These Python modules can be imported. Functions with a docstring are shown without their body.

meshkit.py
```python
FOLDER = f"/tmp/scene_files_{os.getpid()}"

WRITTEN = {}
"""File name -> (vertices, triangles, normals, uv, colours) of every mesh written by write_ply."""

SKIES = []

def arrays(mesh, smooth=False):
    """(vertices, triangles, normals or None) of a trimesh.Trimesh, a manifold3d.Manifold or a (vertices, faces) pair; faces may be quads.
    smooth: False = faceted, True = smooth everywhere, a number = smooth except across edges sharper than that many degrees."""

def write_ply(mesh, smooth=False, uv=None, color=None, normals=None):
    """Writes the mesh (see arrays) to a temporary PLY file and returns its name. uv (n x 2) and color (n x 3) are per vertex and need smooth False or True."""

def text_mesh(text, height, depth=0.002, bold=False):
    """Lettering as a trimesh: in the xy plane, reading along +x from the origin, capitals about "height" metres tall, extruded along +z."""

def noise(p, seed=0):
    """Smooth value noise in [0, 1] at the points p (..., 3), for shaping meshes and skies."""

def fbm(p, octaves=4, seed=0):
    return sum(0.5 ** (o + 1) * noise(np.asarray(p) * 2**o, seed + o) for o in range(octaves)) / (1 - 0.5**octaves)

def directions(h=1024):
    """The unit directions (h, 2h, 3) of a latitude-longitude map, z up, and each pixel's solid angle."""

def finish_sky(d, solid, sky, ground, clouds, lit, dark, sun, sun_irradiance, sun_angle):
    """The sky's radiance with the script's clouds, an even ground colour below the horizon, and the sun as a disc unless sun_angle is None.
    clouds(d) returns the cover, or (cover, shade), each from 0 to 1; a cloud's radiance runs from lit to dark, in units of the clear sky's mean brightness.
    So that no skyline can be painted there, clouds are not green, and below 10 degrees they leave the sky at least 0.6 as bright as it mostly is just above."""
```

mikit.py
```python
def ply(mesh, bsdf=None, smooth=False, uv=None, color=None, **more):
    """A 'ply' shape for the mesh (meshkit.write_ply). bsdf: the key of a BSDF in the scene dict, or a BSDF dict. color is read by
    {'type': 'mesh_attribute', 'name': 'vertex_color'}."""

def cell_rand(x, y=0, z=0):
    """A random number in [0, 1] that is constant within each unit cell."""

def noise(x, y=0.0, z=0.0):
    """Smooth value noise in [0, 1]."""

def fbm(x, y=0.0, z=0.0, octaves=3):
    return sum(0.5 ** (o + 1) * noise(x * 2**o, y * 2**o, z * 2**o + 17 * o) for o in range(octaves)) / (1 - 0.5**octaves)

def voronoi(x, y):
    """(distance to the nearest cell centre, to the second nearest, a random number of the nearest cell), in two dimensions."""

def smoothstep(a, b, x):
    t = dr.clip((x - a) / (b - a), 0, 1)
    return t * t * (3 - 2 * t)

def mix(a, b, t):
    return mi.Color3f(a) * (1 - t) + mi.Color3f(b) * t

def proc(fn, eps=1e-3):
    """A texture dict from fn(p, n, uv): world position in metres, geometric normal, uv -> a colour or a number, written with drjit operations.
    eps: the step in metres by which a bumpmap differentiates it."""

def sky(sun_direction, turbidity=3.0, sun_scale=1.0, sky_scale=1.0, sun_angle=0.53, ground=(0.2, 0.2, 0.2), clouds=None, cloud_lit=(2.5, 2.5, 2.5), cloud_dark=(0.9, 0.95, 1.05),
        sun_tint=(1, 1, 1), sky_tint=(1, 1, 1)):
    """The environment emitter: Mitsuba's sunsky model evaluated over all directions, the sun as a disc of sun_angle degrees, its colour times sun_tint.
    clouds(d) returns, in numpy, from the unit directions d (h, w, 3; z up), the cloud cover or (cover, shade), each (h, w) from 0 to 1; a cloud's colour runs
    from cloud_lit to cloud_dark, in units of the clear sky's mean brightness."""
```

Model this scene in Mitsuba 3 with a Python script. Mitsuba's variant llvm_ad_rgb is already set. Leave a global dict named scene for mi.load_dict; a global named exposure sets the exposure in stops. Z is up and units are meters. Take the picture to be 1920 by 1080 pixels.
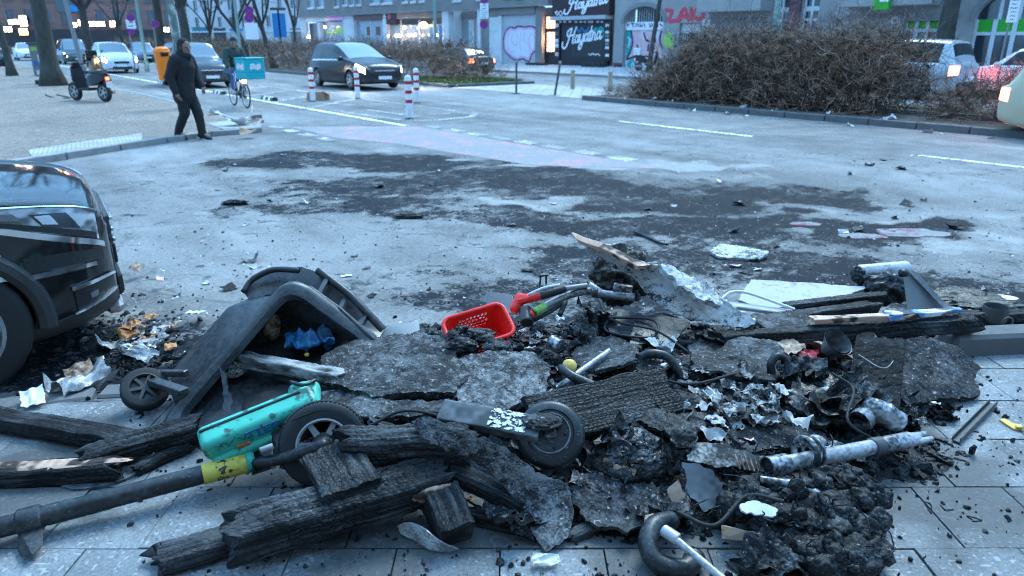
import math, random
import numpy as np, trimesh, mitsuba as mi, drjit as dr, mikit, meshkit
import manifold3d as m3
import shapely
from shapely.geometry import Polygon, LineString, Point, MultiPolygon
from shapely import affinity
from mikit import proc, noise, fbm, voronoi, cell_rand, smoothstep, mix
T = mi.ScalarTransform4f
A = np.array
R = np.random.default_rng(7)
# ------------------------------------------------------------------ camera, sky, exposure
F_PX, TILT, EYE = 1330.0, math.radians(19.12), 1.7      # focal length for a 1920 wide picture
scene, labels = {}, {}
scene['camera'] = {'type': 'thinlens', 'fov': 2 * math.degrees(math.atan(960 / F_PX)), 'fov_axis': 'x',
                   'to_world': T().look_at([0, 0, EYE], [0, math.cos(TILT), EYE - math.sin(TILT)], [0, 0, 1]),
                   'aperture_radius': 0.004, 'focus_distance': 3.1, 'near_clip': 0.05, 'far_clip': 2000.0}
scene['sky'] = mikit.sky((0.25, 0.62, 0.8), turbidity=4, sun_scale=0.26, sun_angle=26, clouds=lambda d: (1.0, np.clip(0.6 - 0.6 * d[..., 2], 0, 1)),
                         cloud_lit=(0.58, 1.27, 2.24), cloud_dark=(0.39, 0.93, 1.68), sun_tint=(0.65, 0.97, 1.35), ground=(0.1, 0.12, 0.15))
exposure = 3.62

CT, ST = math.cos(TILT), math.sin(TILT)
def ray(px, py):
    a, b = (px - 960) / F_PX, (py - 540) / F_PX
    return A([a, CT - b * ST, -ST - b * CT])
def G(px, py, z=0.0):
    "the point at height z that is seen at a place of the photograph"
    d = ray(px, py); return A([0, 0, EYE]) + d * (z - EYE) / d[2]
def at(px, py, Y):
    d = ray(px, py); return A([0, 0, EYE]) + d * Y / d[1]
# street frame: s runs along the street to the far left, n across it away from the camera
SA = math.radians(38)
SU, SN = A([-math.sin(SA), math.cos(SA), 0]), A([math.cos(SA), math.sin(SA), 0])
def S(s, n, z=0.0): return SU * s + SN * n + A([0, 0, z])
def sn(p): return float(p[:2] @ SU[:2]), float(p[:2] @ SN[:2])

# ------------------------------------------------------------------ entries, names and labels
used = {}
def key(name):
    k = used.get(name, 0); used[name] = k + 1
    return name if k == 0 else f'{name}_{k:03d}'
def lab(k, label=None, cat=None, group=None, kind=None):
    d = {a: b for a, b in (('label', label), ('category', cat), ('group', group), ('kind', kind)) if b}
    if d: labels[k] = d
def thing(name, label, cat, group=None):
    k = key(name); lab(k, label, cat, group); return k
def put(k, mesh, mat, smooth=False, uv=None, **more):
    if isinstance(mesh, list): mesh = cat(mesh)
    if isinstance(mesh, tuple) and len(mesh) == 3: uv = mesh[2]; mesh = mesh[:2]
    scene[k] = mikit.ply(mesh, 'm_' + mat, smooth, uv, **more); return k
def part(parent, name, mesh, mat, smooth=False, label=None, kind=None, **more):
    k = key(parent + '__' + name); lab(k, label, None, None, kind)
    return put(k, mesh, mat, smooth, **more)
def solo(name, mesh, mat, label, cat_, group=None, smooth=False, **more):
    k = key(name); lab(k, label, cat_, group); return put(k, mesh, mat, smooth, **more)
def struct(name, mesh, mat, smooth=False, label=None, kind='structure'):
    k = key(name); lab(k, label or name.replace('_', ' '), None, None, kind); return put(k, mesh, mat, smooth)
def stuff(name, mesh, mat, label, cat_, smooth=False):
    k = key(name); lab(k, label, cat_, None, 'stuff'); return put(k, mesh, mat, smooth)

# ------------------------------------------------------------------ mesh helpers: every one returns (vertices, triangles)
def vf(m):
    if isinstance(m, tuple): return np.asarray(m[0], float), np.asarray(m[1], int)
    if hasattr(m, 'to_mesh'):
        q = m.to_mesh(); return np.asarray(q.vert_properties[:, :3], float), np.asarray(q.tri_verts, int)
    return np.asarray(m.vertices, float), np.asarray(m.faces, int)
def cat(ms):
    vs, fs, k = [], [], 0
    for m in ms:
        v, f = vf(m)
        if f.shape[1] == 4: f = np.vstack([f[:, [0, 1, 2]], f[:, [0, 2, 3]]])
        vs.append(v); fs.append(f + k); k += len(v)
    return np.vstack(vs), np.vstack(fs)
def xf(m, M):
    v, f = vf(m); return v @ M[:3, :3].T + M[:3, 3], f
def frame(o, x, y, z):
    M = np.eye(4); M[:3, 0], M[:3, 1], M[:3, 2], M[:3, 3] = x, y, z, o; return M
def unit(v): v = np.asarray(v, float); return v / max(np.linalg.norm(v), 1e-12)
def rotz(a, o=(0, 0, 0)):
    c, s = math.cos(a), math.sin(a); return frame(o, (c, s, 0), (-s, c, 0), (0, 0, 1))
def rotx(a, o=(0, 0, 0)):
    c, s = math.cos(a), math.sin(a); return frame(o, (1, 0, 0), (0, c, s), (0, -s, c))
def roty(a, o=(0, 0, 0)):
    c, s = math.cos(a), math.sin(a); return frame(o, (c, 0, -s), (0, 1, 0), (s, 0, c))
CUBEV = A([[x, y, z] for x in (-1, 1) for y in (-1, 1) for z in (-1, 1)], float) * 0.5
CUBEF = A([[0, 1, 3], [0, 3, 2], [4, 6, 7], [4, 7, 5], [0, 4, 5], [0, 5, 1], [2, 3, 7], [2, 7, 6], [0, 2, 6], [0, 6, 4], [1, 5, 7], [1, 7, 3]])
def box(c, s, ang=0.0):
    return xf((CUBEV * A(s, float), CUBEF), rotz(ang, c))
def bev(c, s, b=0.01, ang=0.0, M=None):
    "box with chamfered edges"
    h = A(s, float) / 2; b = min(b, h.min() * 0.8)
    p = []
    for k in range(3):
        e = h - b; e[k] = h[k]
        p += [[i * e[0], j * e[1], l * e[2]] for i in (-1, 1) for j in (-1, 1) for l in (-1, 1)]
    m = vf(m3.Manifold.hull_points(A(p)))
    return xf(m, M if M is not None else rotz(ang, c))
def hull(p): return vf(m3.Manifold.hull_points(np.asarray(p, float)))
def beam_frame(p0, p1, up=(0, 0, 1), roll=0.0):
    x = unit(A(p1) - A(p0)); y = unit(np.cross(up, x)); z = np.cross(x, y)
    c, s = math.cos(roll), math.sin(roll)
    return frame((A(p0) + A(p1)) / 2, x, y * c + z * s, z * c - y * s)
def beam(p0, p1, w, h, up=(0, 0, 1), b=0.004, roll=0.0):
    L = np.linalg.norm(A(p1) - A(p0)); return bev(None, (L, w, h), b, M=beam_frame(p0, p1, up, roll))
def tube(pts, rad, n=8, closed=False, caps=True):
    pts = np.asarray(pts, float); k = len(pts)
    rad = np.broadcast_to(np.asarray(rad, float), k)
    tg = np.gradient(pts, axis=0) if not closed else np.roll(pts, -1, 0) - np.roll(pts, 1, 0)
    tg /= np.maximum(np.linalg.norm(tg, axis=1, keepdims=True), 1e-9)
    ref = A([0, 0, 1.0]) if abs(tg[0, 2]) < 0.9 else A([1.0, 0, 0])
    X = unit(np.cross(ref, tg[0])); xs = []
    for i in range(k):
        X = unit(X - tg[i] * (X @ tg[i])); xs.append(X)
    X = A(xs); Y = np.cross(tg, X); a = np.arange(n) * 2 * np.pi / n
    v = (pts[:, None] + rad[:, None, None] * (np.cos(a)[None, :, None] * X[:, None] + np.sin(a)[None, :, None] * Y[:, None])).reshape(-1, 3)
    f = []; kk = k if closed else k - 1; j = np.arange(n); j2 = (j + 1) % n
    for i in range(kk):
        a0, b0 = i * n, ((i + 1) % k) * n
        f += [np.stack([a0 + j, a0 + j2, b0 + j2], 1), np.stack([a0 + j, b0 + j2, b0 + j], 1)]
    if caps and not closed:
        v = np.vstack([v, pts[:1], pts[-1:]]); m = len(v)
        f += [np.stack([j2, j, j * 0 + m - 2], 1), np.stack([(k - 1) * n + j, (k - 1) * n + j2, j * 0 + m - 1], 1)]
    return v, np.vstack(f)
def cyl(p0, p1, r, n=16, r1=None, b=0.0):
    p0, p1 = A(p0, float), A(p1, float); r1 = r if r1 is None else r1
    if b:
        u = unit(p1 - p0); return tube([p0, p0 + u * 1e-5, p0 + u * b, p1 - u * b, p1 - u * 1e-5, p1], [r - b, r - b, r, r1, r1 - b, r1 - b], n)
    return tube([p0, p1], [r, r1], n)
def lathe(prof, n=24, M=None):
    "prof: (radius, height) from one end of the axis to the other, turned about z"
    prof = np.asarray(prof, float); a = np.arange(n) * 2 * np.pi / n; k = len(prof)
    v = np.stack([prof[:, :1] * np.cos(a), prof[:, :1] * np.sin(a), np.repeat(prof[:, 1:], n, 1)], -1).reshape(-1, 3)
    j = np.arange(n); j2 = (j + 1) % n; f = []
    for i in range(k - 1):
        f += [np.stack([i * n + j, i * n + j2, i * n + n + j2], 1), np.stack([i * n + j, i * n + n + j2, i * n + n + j], 1)]
    m = (v, np.vstack(f)); return m if M is None else xf(m, M)
def axis_frame(o, d):
    z = unit(d); x = unit(np.cross((0, 0, 1) if abs(z[2]) < 0.9 else (1, 0, 0), z)); return frame(o, x, np.cross(z, x), z)
def ball(c, r, n=2):
    m = trimesh.creation.icosphere(n); return np.asarray(m.vertices) * A(r) + A(c), np.asarray(m.faces)
def ring(c, d, R0, r, n=28, k=10, a0=0, a1=2 * math.pi):
    M = axis_frame(c, d); cl = abs(a1 - a0) > 6.28; a = np.linspace(a0, a1, n, endpoint=not cl)
    p = np.stack([R0 * np.cos(a), R0 * np.sin(a), a * 0], 1) @ M[:3, :3].T + M[:3, 3]
    return tube(p, r, k, closed=cl)
def extrude(poly, depth, M=None, z0=0.0):
    ms = []
    for g in getattr(poly, 'geoms', [poly]):
        if g.is_empty or g.area < 1e-9: continue
        m = trimesh.creation.extrude_polygon(g, depth, engine='earcut'); ms.append((np.asarray(m.vertices) + A([0, 0, z0]), np.asarray(m.faces)))
    m = cat(ms); return m if M is None else xf(m, M)
def strokes(lines, w):
    return shapely.union_all([LineString(l).buffer(w / 2, quad_segs=3) for l in lines])
def bez(p, n=10):
    "smooth open curve through the points (Catmull-Rom)"
    p = A(p, float); q = np.vstack([2 * p[0] - p[1], p, 2 * p[-1] - p[-2]]); o = []
    for i in range(len(p) - 1):
        t = np.linspace(0, 1, n, endpoint=False)[:, None]; a, b, c, d = q[i:i + 4]
        o.append(0.5 * (2 * b + (c - a) * t + (2 * a - 5 * b + 4 * c - d) * t ** 2 + (3 * b - a - 3 * c + d) * t ** 3))
    return np.vstack([*o, p[-1:]])
def fbn(p, s=1.0, o=4, seed=0): return meshkit.fbm(np.asarray(p) * s, o, seed) - 0.5
def grid_faces(a, b, wrap=False):
    i, j = np.meshgrid(np.arange(a - 1), np.arange(b if wrap else b - 1), indexing='ij'); j2 = (j + 1) % b
    q = np.stack([i * b + j, (i + 1) * b + j, (i + 1) * b + j2, i * b + j2], -1).reshape(-1, 4)
    return np.vstack([q[:, [0, 1, 2]], q[:, [0, 2, 3]]])
def rough_bar(p0, p1, w, h, up=(0, 0, 1), roll=0.0, seed=0, crack=0.0048, step=0.006, wob=0.011, ragged=0.075, cell=0.026, bend=0.0, taper=1.0):
    "a charred timber: a bar with worn corners, ragged ends and cracks of alligatored char cut into it; returns mesh with uv in metres"
    L = float(np.linalg.norm(A(p1) - A(p0))); M = beam_frame(p0, p1, up, roll)
    nu = max(8, int(L / step)); per = 2 * (w + h); nv = max(16, int(per / step))
    u = np.linspace(-L / 2, L / 2, nu); rc = min(w, h) * .16; A2, B2 = w / 2 - rc, h / 2 - rc
    cor = [(A2, B2, 0), (-A2, B2, 90), (-A2, -B2, 180), (A2, -B2, 270)]; ox, oy = [], []
    for i in range(4):
        x, y, a0 = cor[i]; x2, y2, a1 = cor[(i + 1) % 4]; ang = np.radians(a0 + np.array([0, 30, 60, 90])); cxs, cys = x + rc * np.cos(ang), y + rc * np.sin(ang)
        ex, ey = x2 + rc * math.cos(math.radians(a0 + 90)), y2 + rc * math.sin(math.radians(a0 + 90)); m = max(1, int(math.hypot(ex - cxs[-1], ey - cys[-1]) / step)); k_ = np.arange(1, m) / m
        ox += [*cxs, *(cxs[-1] + (ex - cxs[-1]) * k_)]; oy += [*cys, *(cys[-1] + (ey - cys[-1]) * k_)]
    Q2 = np.stack([ox, oy], 1); seg = np.linalg.norm(np.roll(Q2, -1, 0) - Q2, axis=1); per_v = np.concatenate([[0], np.cumsum(seg)[:-1]]); nv = len(Q2)
    yy, zz = Q2[:, 0] / (w / 2), Q2[:, 1] / (h / 2); nd = np.stack([np.roll(Q2, -1, 0)[:, 1] - np.roll(Q2, 1, 0)[:, 1], -(np.roll(Q2, -1, 0)[:, 0] - np.roll(Q2, 1, 0)[:, 0])], 1); nd /= np.linalg.norm(nd, axis=1, keepdims=True) + 1e-9
    UU, VV = np.meshgrid(u, per_v, indexing='ij')
    sc = 1 - (1 - taper) * (UU / L + 0.5)
    P = np.stack([UU, yy[None] * w / 2 * sc, zz[None] * h / 2 * sc], -1)
    o = seed * 13.7
    q = np.stack([UU * 1.0, P[..., 1], P[..., 2]], -1) + o
    P[..., 1] += fbn(q, 6, 3, seed) * wob * 2; P[..., 2] += fbn(q + 9, 6, 3, seed) * wob * 2 + bend * (1 - (2 * UU / L) ** 2)
    P[..., 0] += (fbn(np.stack([P[..., 1] * 22 + o, P[..., 2] * 22, UU * 0 + np.sign(UU) * 5], -1), 1, 3, seed)) * ragged * 2 * (np.abs(UU) / (L / 2)) ** 6
    # cracks: across the grain in staggered cells, and long ones along it
    wrp = 1.6 * fbn(q, 7, 3, seed + 5); row = np.floor(VV / cell + wrp); fv = VV / cell + wrp - row
    cu = UU / (cell * 1.5) + meshkit.noise(np.stack([row * 3.3 + o, row * 0, row * 0], -1)) * 3 + 2.0 * fbn(q, 9, 3, seed + 2)
    fu = cu - np.floor(cu)
    d = np.minimum(np.minimum(fu, 1 - fu) * 1.3, np.minimum(fv, 1 - fv)); c = np.clip(1 - d / 0.16, 0, 1)
    nrm = np.stack([UU * 0, np.broadcast_to(nd[:, 0], UU.shape), np.broadcast_to(nd[:, 1], UU.shape)], -1)
    P -= nrm * (c * crack * (0.35 + meshkit.noise(q * 5)) - fbn(q, 40, 3, seed) * 0.005 * (crack > 0.003))[..., None]
    v = P.reshape(-1, 3); f = grid_faces(nu, nv, True)[:, ::-1]
    c0, c1 = v[:nv].mean(0), v[-nv:].mean(0); j = np.arange(nv); j2 = (j + 1) % nv; m = len(v)
    v = np.vstack([v, [c0 + [0.008, 0, 0], c1 - [0.008, 0, 0]]])
    f = np.vstack([f, np.stack([j, j2, j * 0 + m], 1), np.stack([(nu - 1) * nv + j2, (nu - 1) * nv + j, j * 0 + m + 1], 1)])
    uv = np.vstack([np.stack([UU, VV], -1).reshape(-1, 2), [[-L / 2, 0], [L / 2, 0]]])
    return v @ M[:3, :3].T + M[:3, 3], f, uv
def slab_sheet(pts, th=0.02, step=0.012, amp=0.012, freq=14, seed=0, edge=0.012, sag=0.0):
    "an uneven board or sheet with its own thickness: pts is its outline in space; the inside is interpolated, roughened and thickened"
    pts = A(pts, float); c = pts.mean(0); U, s_, Vt = np.linalg.svd(pts - c); ex, ey, ez = Vt
    if ez[2] < 0: ez = -ez; ey = -ey
    if np.dot(np.cross(ex, ey), ez) < 0: ey = -ey
    q = np.stack([(pts - c) @ ex, (pts - c) @ ey], 1); hgt = (pts - c) @ ez
    poly = Polygon(q).buffer(0)
    if poly.geom_type != 'Polygon': poly = max(poly.geoms, key=lambda g: g.area)
    b = poly.exterior; n = int(b.length / step); B = A([b.interpolate(i / n, True).coords[0] for i in range(n)])
    jag = fbn(np.c_[B * 30, np.zeros(n) + seed], 1, 3, seed) * edge * 2 + fbn(np.c_[B * 120, np.zeros(n) + seed], 1, 2, seed) * edge
    nb = np.roll(B, -1, 0) - np.roll(B, 1, 0); nb = np.stack([nb[:, 1], -nb[:, 0]], 1); nb /= np.linalg.norm(nb, axis=1, keepdims=True) + 1e-9
    B = B + nb * jag[:, None]; poly = Polygon(B)
    x0, y0, x1, y1 = poly.bounds; gx, gy = np.meshgrid(np.arange(x0, x1, step), np.arange(y0, y1, step * 0.87)); gx = gx + (np.arange(len(gy)) % 2 * step / 2)[:, None]
    I = np.stack([gx.ravel(), gy.ravel()], 1); inner = poly.buffer(-step * 0.45)
    I = I[shapely.contains_xy(inner, I[:, 0], I[:, 1])]
    V2 = np.vstack([B, I])
    from scipy.spatial import Delaunay
    from scipy.interpolate import RBFInterpolator
    tri = Delaunay(V2).simplices; cc = V2[tri].mean(1); tri = tri[shapely.contains_xy(poly.buffer(0.001), cc[:, 0], cc[:, 1])]
    a, b_, c_ = V2[tri[:, 0]], V2[tri[:, 1]], V2[tri[:, 2]]; cr = (b_ - a)[:, 0] * (c_ - a)[:, 1] - (b_ - a)[:, 1] * (c_ - a)[:, 0]
    tri = np.where(cr[:, None] < 0, tri[:, ::-1], tri); tri = tri[np.abs(cr) > 1e-9]
    q2 = q + np.arange(len(q))[:, None] * 1e-6
    z = RBFInterpolator(q2, hgt, kernel='thin_plate_spline', smoothing=1e-4)(V2)
    p3 = np.c_[V2, np.full(len(V2), seed * 3.1)]
    z = z + fbn(p3, freq, 4, seed) * amp * 2 + fbn(p3, freq * 6, 2, seed + 3) * amp * 0.5
    top = c + V2[:, :1] * ex + V2[:, 1:] * ey + z[:, None] * ez
    thk = th * (0.7 + 0.6 * meshkit.noise(p3 * 9))
    bot = top - ez * thk[:, None]; k = len(V2); nB = len(B); j = np.arange(nB); j2 = (j + 1) % nB
    # outline edge direction: keep side faces outward
    area = Polygon(B).exterior.is_ccw
    side = np.vstack([np.stack([j, j + k, j2 + k], 1), np.stack([j, j2 + k, j2], 1)])
    if not area: side = side[:, ::-1]
    return np.vstack([top, bot]), np.vstack([tri, tri[:, ::-1] + k, side])
def lump(c, r, n=4, amp=0.25, freq=2.5, seed=0, flat=None, o=4, rg=0.0):
    m = trimesh.creation.icosphere(n); v = np.asarray(m.vertices); d = 1 + fbn(v + seed * 3.3, freq, o, seed) * 2 * amp + (ridged(v + seed, freq * 1.6, 4, seed) * rg if rg else 0)
    p = v * d[:, None] * A(r) + A(c)
    if flat is not None: p[:, 2] = np.maximum(p[:, 2], flat)
    return p, np.asarray(m.faces)
def ridged(v, f, o=4, seed=0): return sum(.5 ** i * (1 - np.abs(2 * meshkit.noise(np.asarray(v) * f * 2 ** i + 7 * i, seed + i) - 1) * 2) for i in range(o)) / 2
def crumple(c, size, seed, n=9, amp=0.5, tilt=None, thick=0.0012, curl=0.6):
    "a crumpled or curled scrap of paper, film or card"
    r = np.random.default_rng(seed); u = np.linspace(-0.5, 0.5, n); X, Y = np.meshgrid(u, u, indexing='ij')
    sx, sy = (size, size * r.uniform(0.5, 0.9)) if np.isscalar(size) else size
    o = r.uniform(0, 99); q = np.stack([X * 3 + o, Y * 3, X * 0], -1)
    Z = fbn(q, 1.0, 3, seed) * amp * sx + curl * sx * (X * r.uniform(-1, 1) + Y * r.uniform(-1, 1)) ** 2
    X = X * (1 + 0.5 * fbn(q + 3, 1.3, 2, seed)); Y = Y * (1 + 0.5 * fbn(q + 7, 1.3, 2, seed))
    P = np.stack([X * sx, Y * sy, Z], -1).reshape(-1, 3)
    a, b = (r.uniform(0, 6.28), r.uniform(-0.5, 0.5)) if tilt is None else tilt
    M = rotz(a) @ rotx(b); P = P @ M[:3, :3].T; P[:, 2] -= P[:, 2].min() * 0.8 + P[:, 2].mean() * 0.2
    f = grid_faces(n, n); k = len(P)
    return np.vstack([P, P - [0, 0, thick]]) + A(c), np.vstack([f, f[:, ::-1] + k])
def offset_out(m, d):
    t = trimesh.Trimesh(*vf(m), process=False); return np.asarray(t.vertices) + np.asarray(t.vertex_normals) * d, np.asarray(t.faces)
def smooth_union(parts, edge=0.03, it=8):
    u = m3.Manifold.batch_boolean(parts, m3.OpType.Add).refine_to_length(edge)
    v, f = vf(u); t = trimesh.Trimesh(v, f, process=False); t.merge_vertices()
    trimesh.smoothing.filter_taubin(t, 0.5, 0.53, it); return np.asarray(t.vertices), np.asarray(t.faces)
def bone(p, r, q, s, n=12):
    a, b = m3.Manifold.sphere(r, n).translate(list(map(float, p))), m3.Manifold.sphere(s, n).translate(list(map(float, q)))
    return m3.Manifold.batch_hull([a, b])
# ------------------------------------------------------------------ materials
def rgb(c): return {'type': 'rgb', 'value': [float(x) for x in (c if hasattr(c, '__len__') else (c, c, c))]}
def pr(name, col, rough=0.6, bump=None, bscale=1.0, spec=0.5, **kw):
    d = {'type': 'principled', 'base_color': col if isinstance(col, dict) else rgb(col), 'roughness': rough if not isinstance(rough, dict) else rough, 'specular': spec, **kw}
    if bump is not None: d = {'type': 'bumpmap', 'arbitrary': bump, 'scale': bscale, 'bsdf': d}
    scene['m_' + name] = {'type': 'twosided', 'bsdf': d}; return name
def glow(name, col, k):
    "a lamp: shape extras that make it give off light"
    return {'emitter': {'type': 'area', 'radiance': rgb(A(col, float) * k)}}
F = mi.Float
def ell(p, cx, cy, rx, ry, w=0.35):
    d = dr.sqrt(dr.square((p.x - cx) / rx) + dr.square((p.y - cy) / ry)); return 1 - smoothstep(1 - w, 1 + w, d)
DARK = [(520, 300, 1.1, 0.8, .95), (760, 305, 1.3, 0.8, .95), (960, 335, 1.6, 0.9, .95), (1230, 365, 1.6, 0.9, .9), (1480, 365, 1.0, 0.6, .9), (700, 350, 1.5, 0.75, .85), (880, 400, 1.1, 0.45, .9), (640, 385, 1.1, 0.45, .85),
        (1120, 420, 1.0, 0.5, .95), (1330, 425, 0.9, 0.5, .9), (1560, 425, 0.9, 0.5, 1.), (1690, 425, 0.6, 0.36, 1.1), (1420, 475, 1.2, 0.55, .9), (1200, 490, 1.2, 0.55, .85), (1600, 520, 1.1, 0.5, .9), (470, 400, 0.5, 0.2, .5),
        (1150, 560, 1.2, 0.5, .8), (1780, 560, 1.2, 0.5, .9), (700, 560, 0.5, 0.3, .5), (180, 680, 0.8, 0.5, .85), (60, 650, 1.3, 0.55, .9), (820, 520, 0.5, 0.25, .5), (1040, 330, .5, .25, .6)]
PALE = [(985, 380, 0.65, 0.3, .9), (1110, 372, 0.4, 0.2, .6), (650, 335, 0.55, 0.25, .6), (1230, 310, 1.6, 0.4, .8), (1420, 330, 0.9, 0.3, .4), (700, 280, 0.8, 0.3, .5), (1660, 400, 0.5, 0.2, .6), (1800, 450, 0.6, 0.3, .7), (1500, 425, 0.2, 0.1, .8),
        (1000, 310, .7, .2, .7), (560, 470, 0.9, 0.5, .45), (400, 560, 0.7, 0.4, .4), (850, 470, 0.7, 0.3, .35), (1860, 400, .5, .3, .5), (320, 480, .8, .5, .3), (860, 212, .8, .25, .6), (1300, 250, 2.5, .8, .25)]
def stain(p, lst, w=.35):
    wx, wy = (fbm(p.x * 1.6, p.y * 1.6, 3.0, 3) - .5) * 1.1, (fbm(p.x * 1.6, p.y * 1.6, 9.0, 3) - .5) * 1.1
    q = mi.Point3f(p.x + wx, p.y + wy, 0); m = F(0)
    for px, py, rx, ry, k in lst:
        c = G(px, py); m = dr.maximum(m, k * ell(q, float(c[0]), float(c[1]), rx, ry, w))
    return m
def asphalt(p, n, uv):
    big = fbm(p.x * .35, p.y * .35, 0, 3); fine = noise(p.x * 70, p.y * 70, 1); mid = fbm(p.x * 3, p.y * 3, 2, 4)
    base = 0.185 + 0.12 * (big - .5) + 0.10 * (fine - .5) + 0.12 * (mid - .5)
    ss, nn = p.x * SU[0] + p.y * SU[1], p.x * SN[0] + p.y * SN[1]; base = base * (1 + .55 * (fbm(ss * .22, nn * 2.6, 4, 3) - .5)); va, vb, vw = voronoi(p.x * .42 + .35 * mid, p.y * .42); base = base * (1 - .35 * (1 - smoothstep(.0, .018, vb - va)) * smoothstep(.45, .6, big + .1))
    hz_ = stain(p, DARK, .95); d0 = stain(p, DARK); br = fbm(p.x * 5, p.y * 5, 5, 4); l = stain(p, PALE); big2 = fbm(p.x * 1.9, p.y * 2.4, 6, 4) - .5; fr = fbm(p.x * 11, p.y * 11, 8, 4) - .5; ff = noise(p.x * 60, p.y * 60, 3) - .5
    base = base * (1 - .62 * hz_ * smoothstep(.2, .75, br + .15 * fr)); d = smoothstep(.26, .86, d0 * .95 + big2 * .9 + fr * .95 + ff * .55 + (fbm(p.x * 1.3 + p.y * 1.0, (p.y - p.x) * 9, 31, 3) - .5) * .5); d = dr.maximum(d, .75 * smoothstep(.70, .86, fbm(p.x * 6, p.y * 9, 21, 4) + .1 * d0)) * smoothstep(.03, .2, d0 + .35 * ell(p, 1.0, 7.5, 6.5, 5.0, .6))
    l = smoothstep(.42, .85, l + big2 * .8 + fr * .5); d = d * (1 - .65 * l)
    c = mix(mi.Color3f(1.03, 1.0, .97) * base, mi.Color3f(.36, .345, .325), l * .7)
    c = mix(c, mi.Color3f(.009, .012, .017) * (0.25 + .6 * fine + 1.0 * br), dr.minimum(d * (.86 + .3 * br), 1))
    sp = smoothstep(.93, .97, noise(p.x * 46, p.y * 46, 7)) * (0.12 + d * .35)      # specks of glass, chips and ash
    return mix(c, mi.Color3f(.55), sp)
pr('asphalt', proc(asphalt), 0.75, proc(lambda p, n, uv: fbm(p.x * 55, p.y * 55, 0, 3) * .006, 2e-3), spec=.12)
def worn(col, keep=.55):
    def fn(p, n, uv):
        w = smoothstep(keep - .18, keep + .12, fbm(p.x * 4, p.y * 4, 3, 4) * .6 + noise(p.x * 30, p.y * 30, 4) * .4 + .12)
        return mix(mi.Color3f(*col), mi.Color3f(.2, .2, .2), w)
    return fn
pr('road_paint', proc(worn((.85, .85, .83), .72)), .6)
pr('old_paint', proc(worn((.58, .58, .57), .5)), .6)
pr('red_coat', proc(worn((.40, .20, .235), .55)), .75)
pr('red_patch', proc(worn((.17, .045, .075), .55)), .8)
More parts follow.
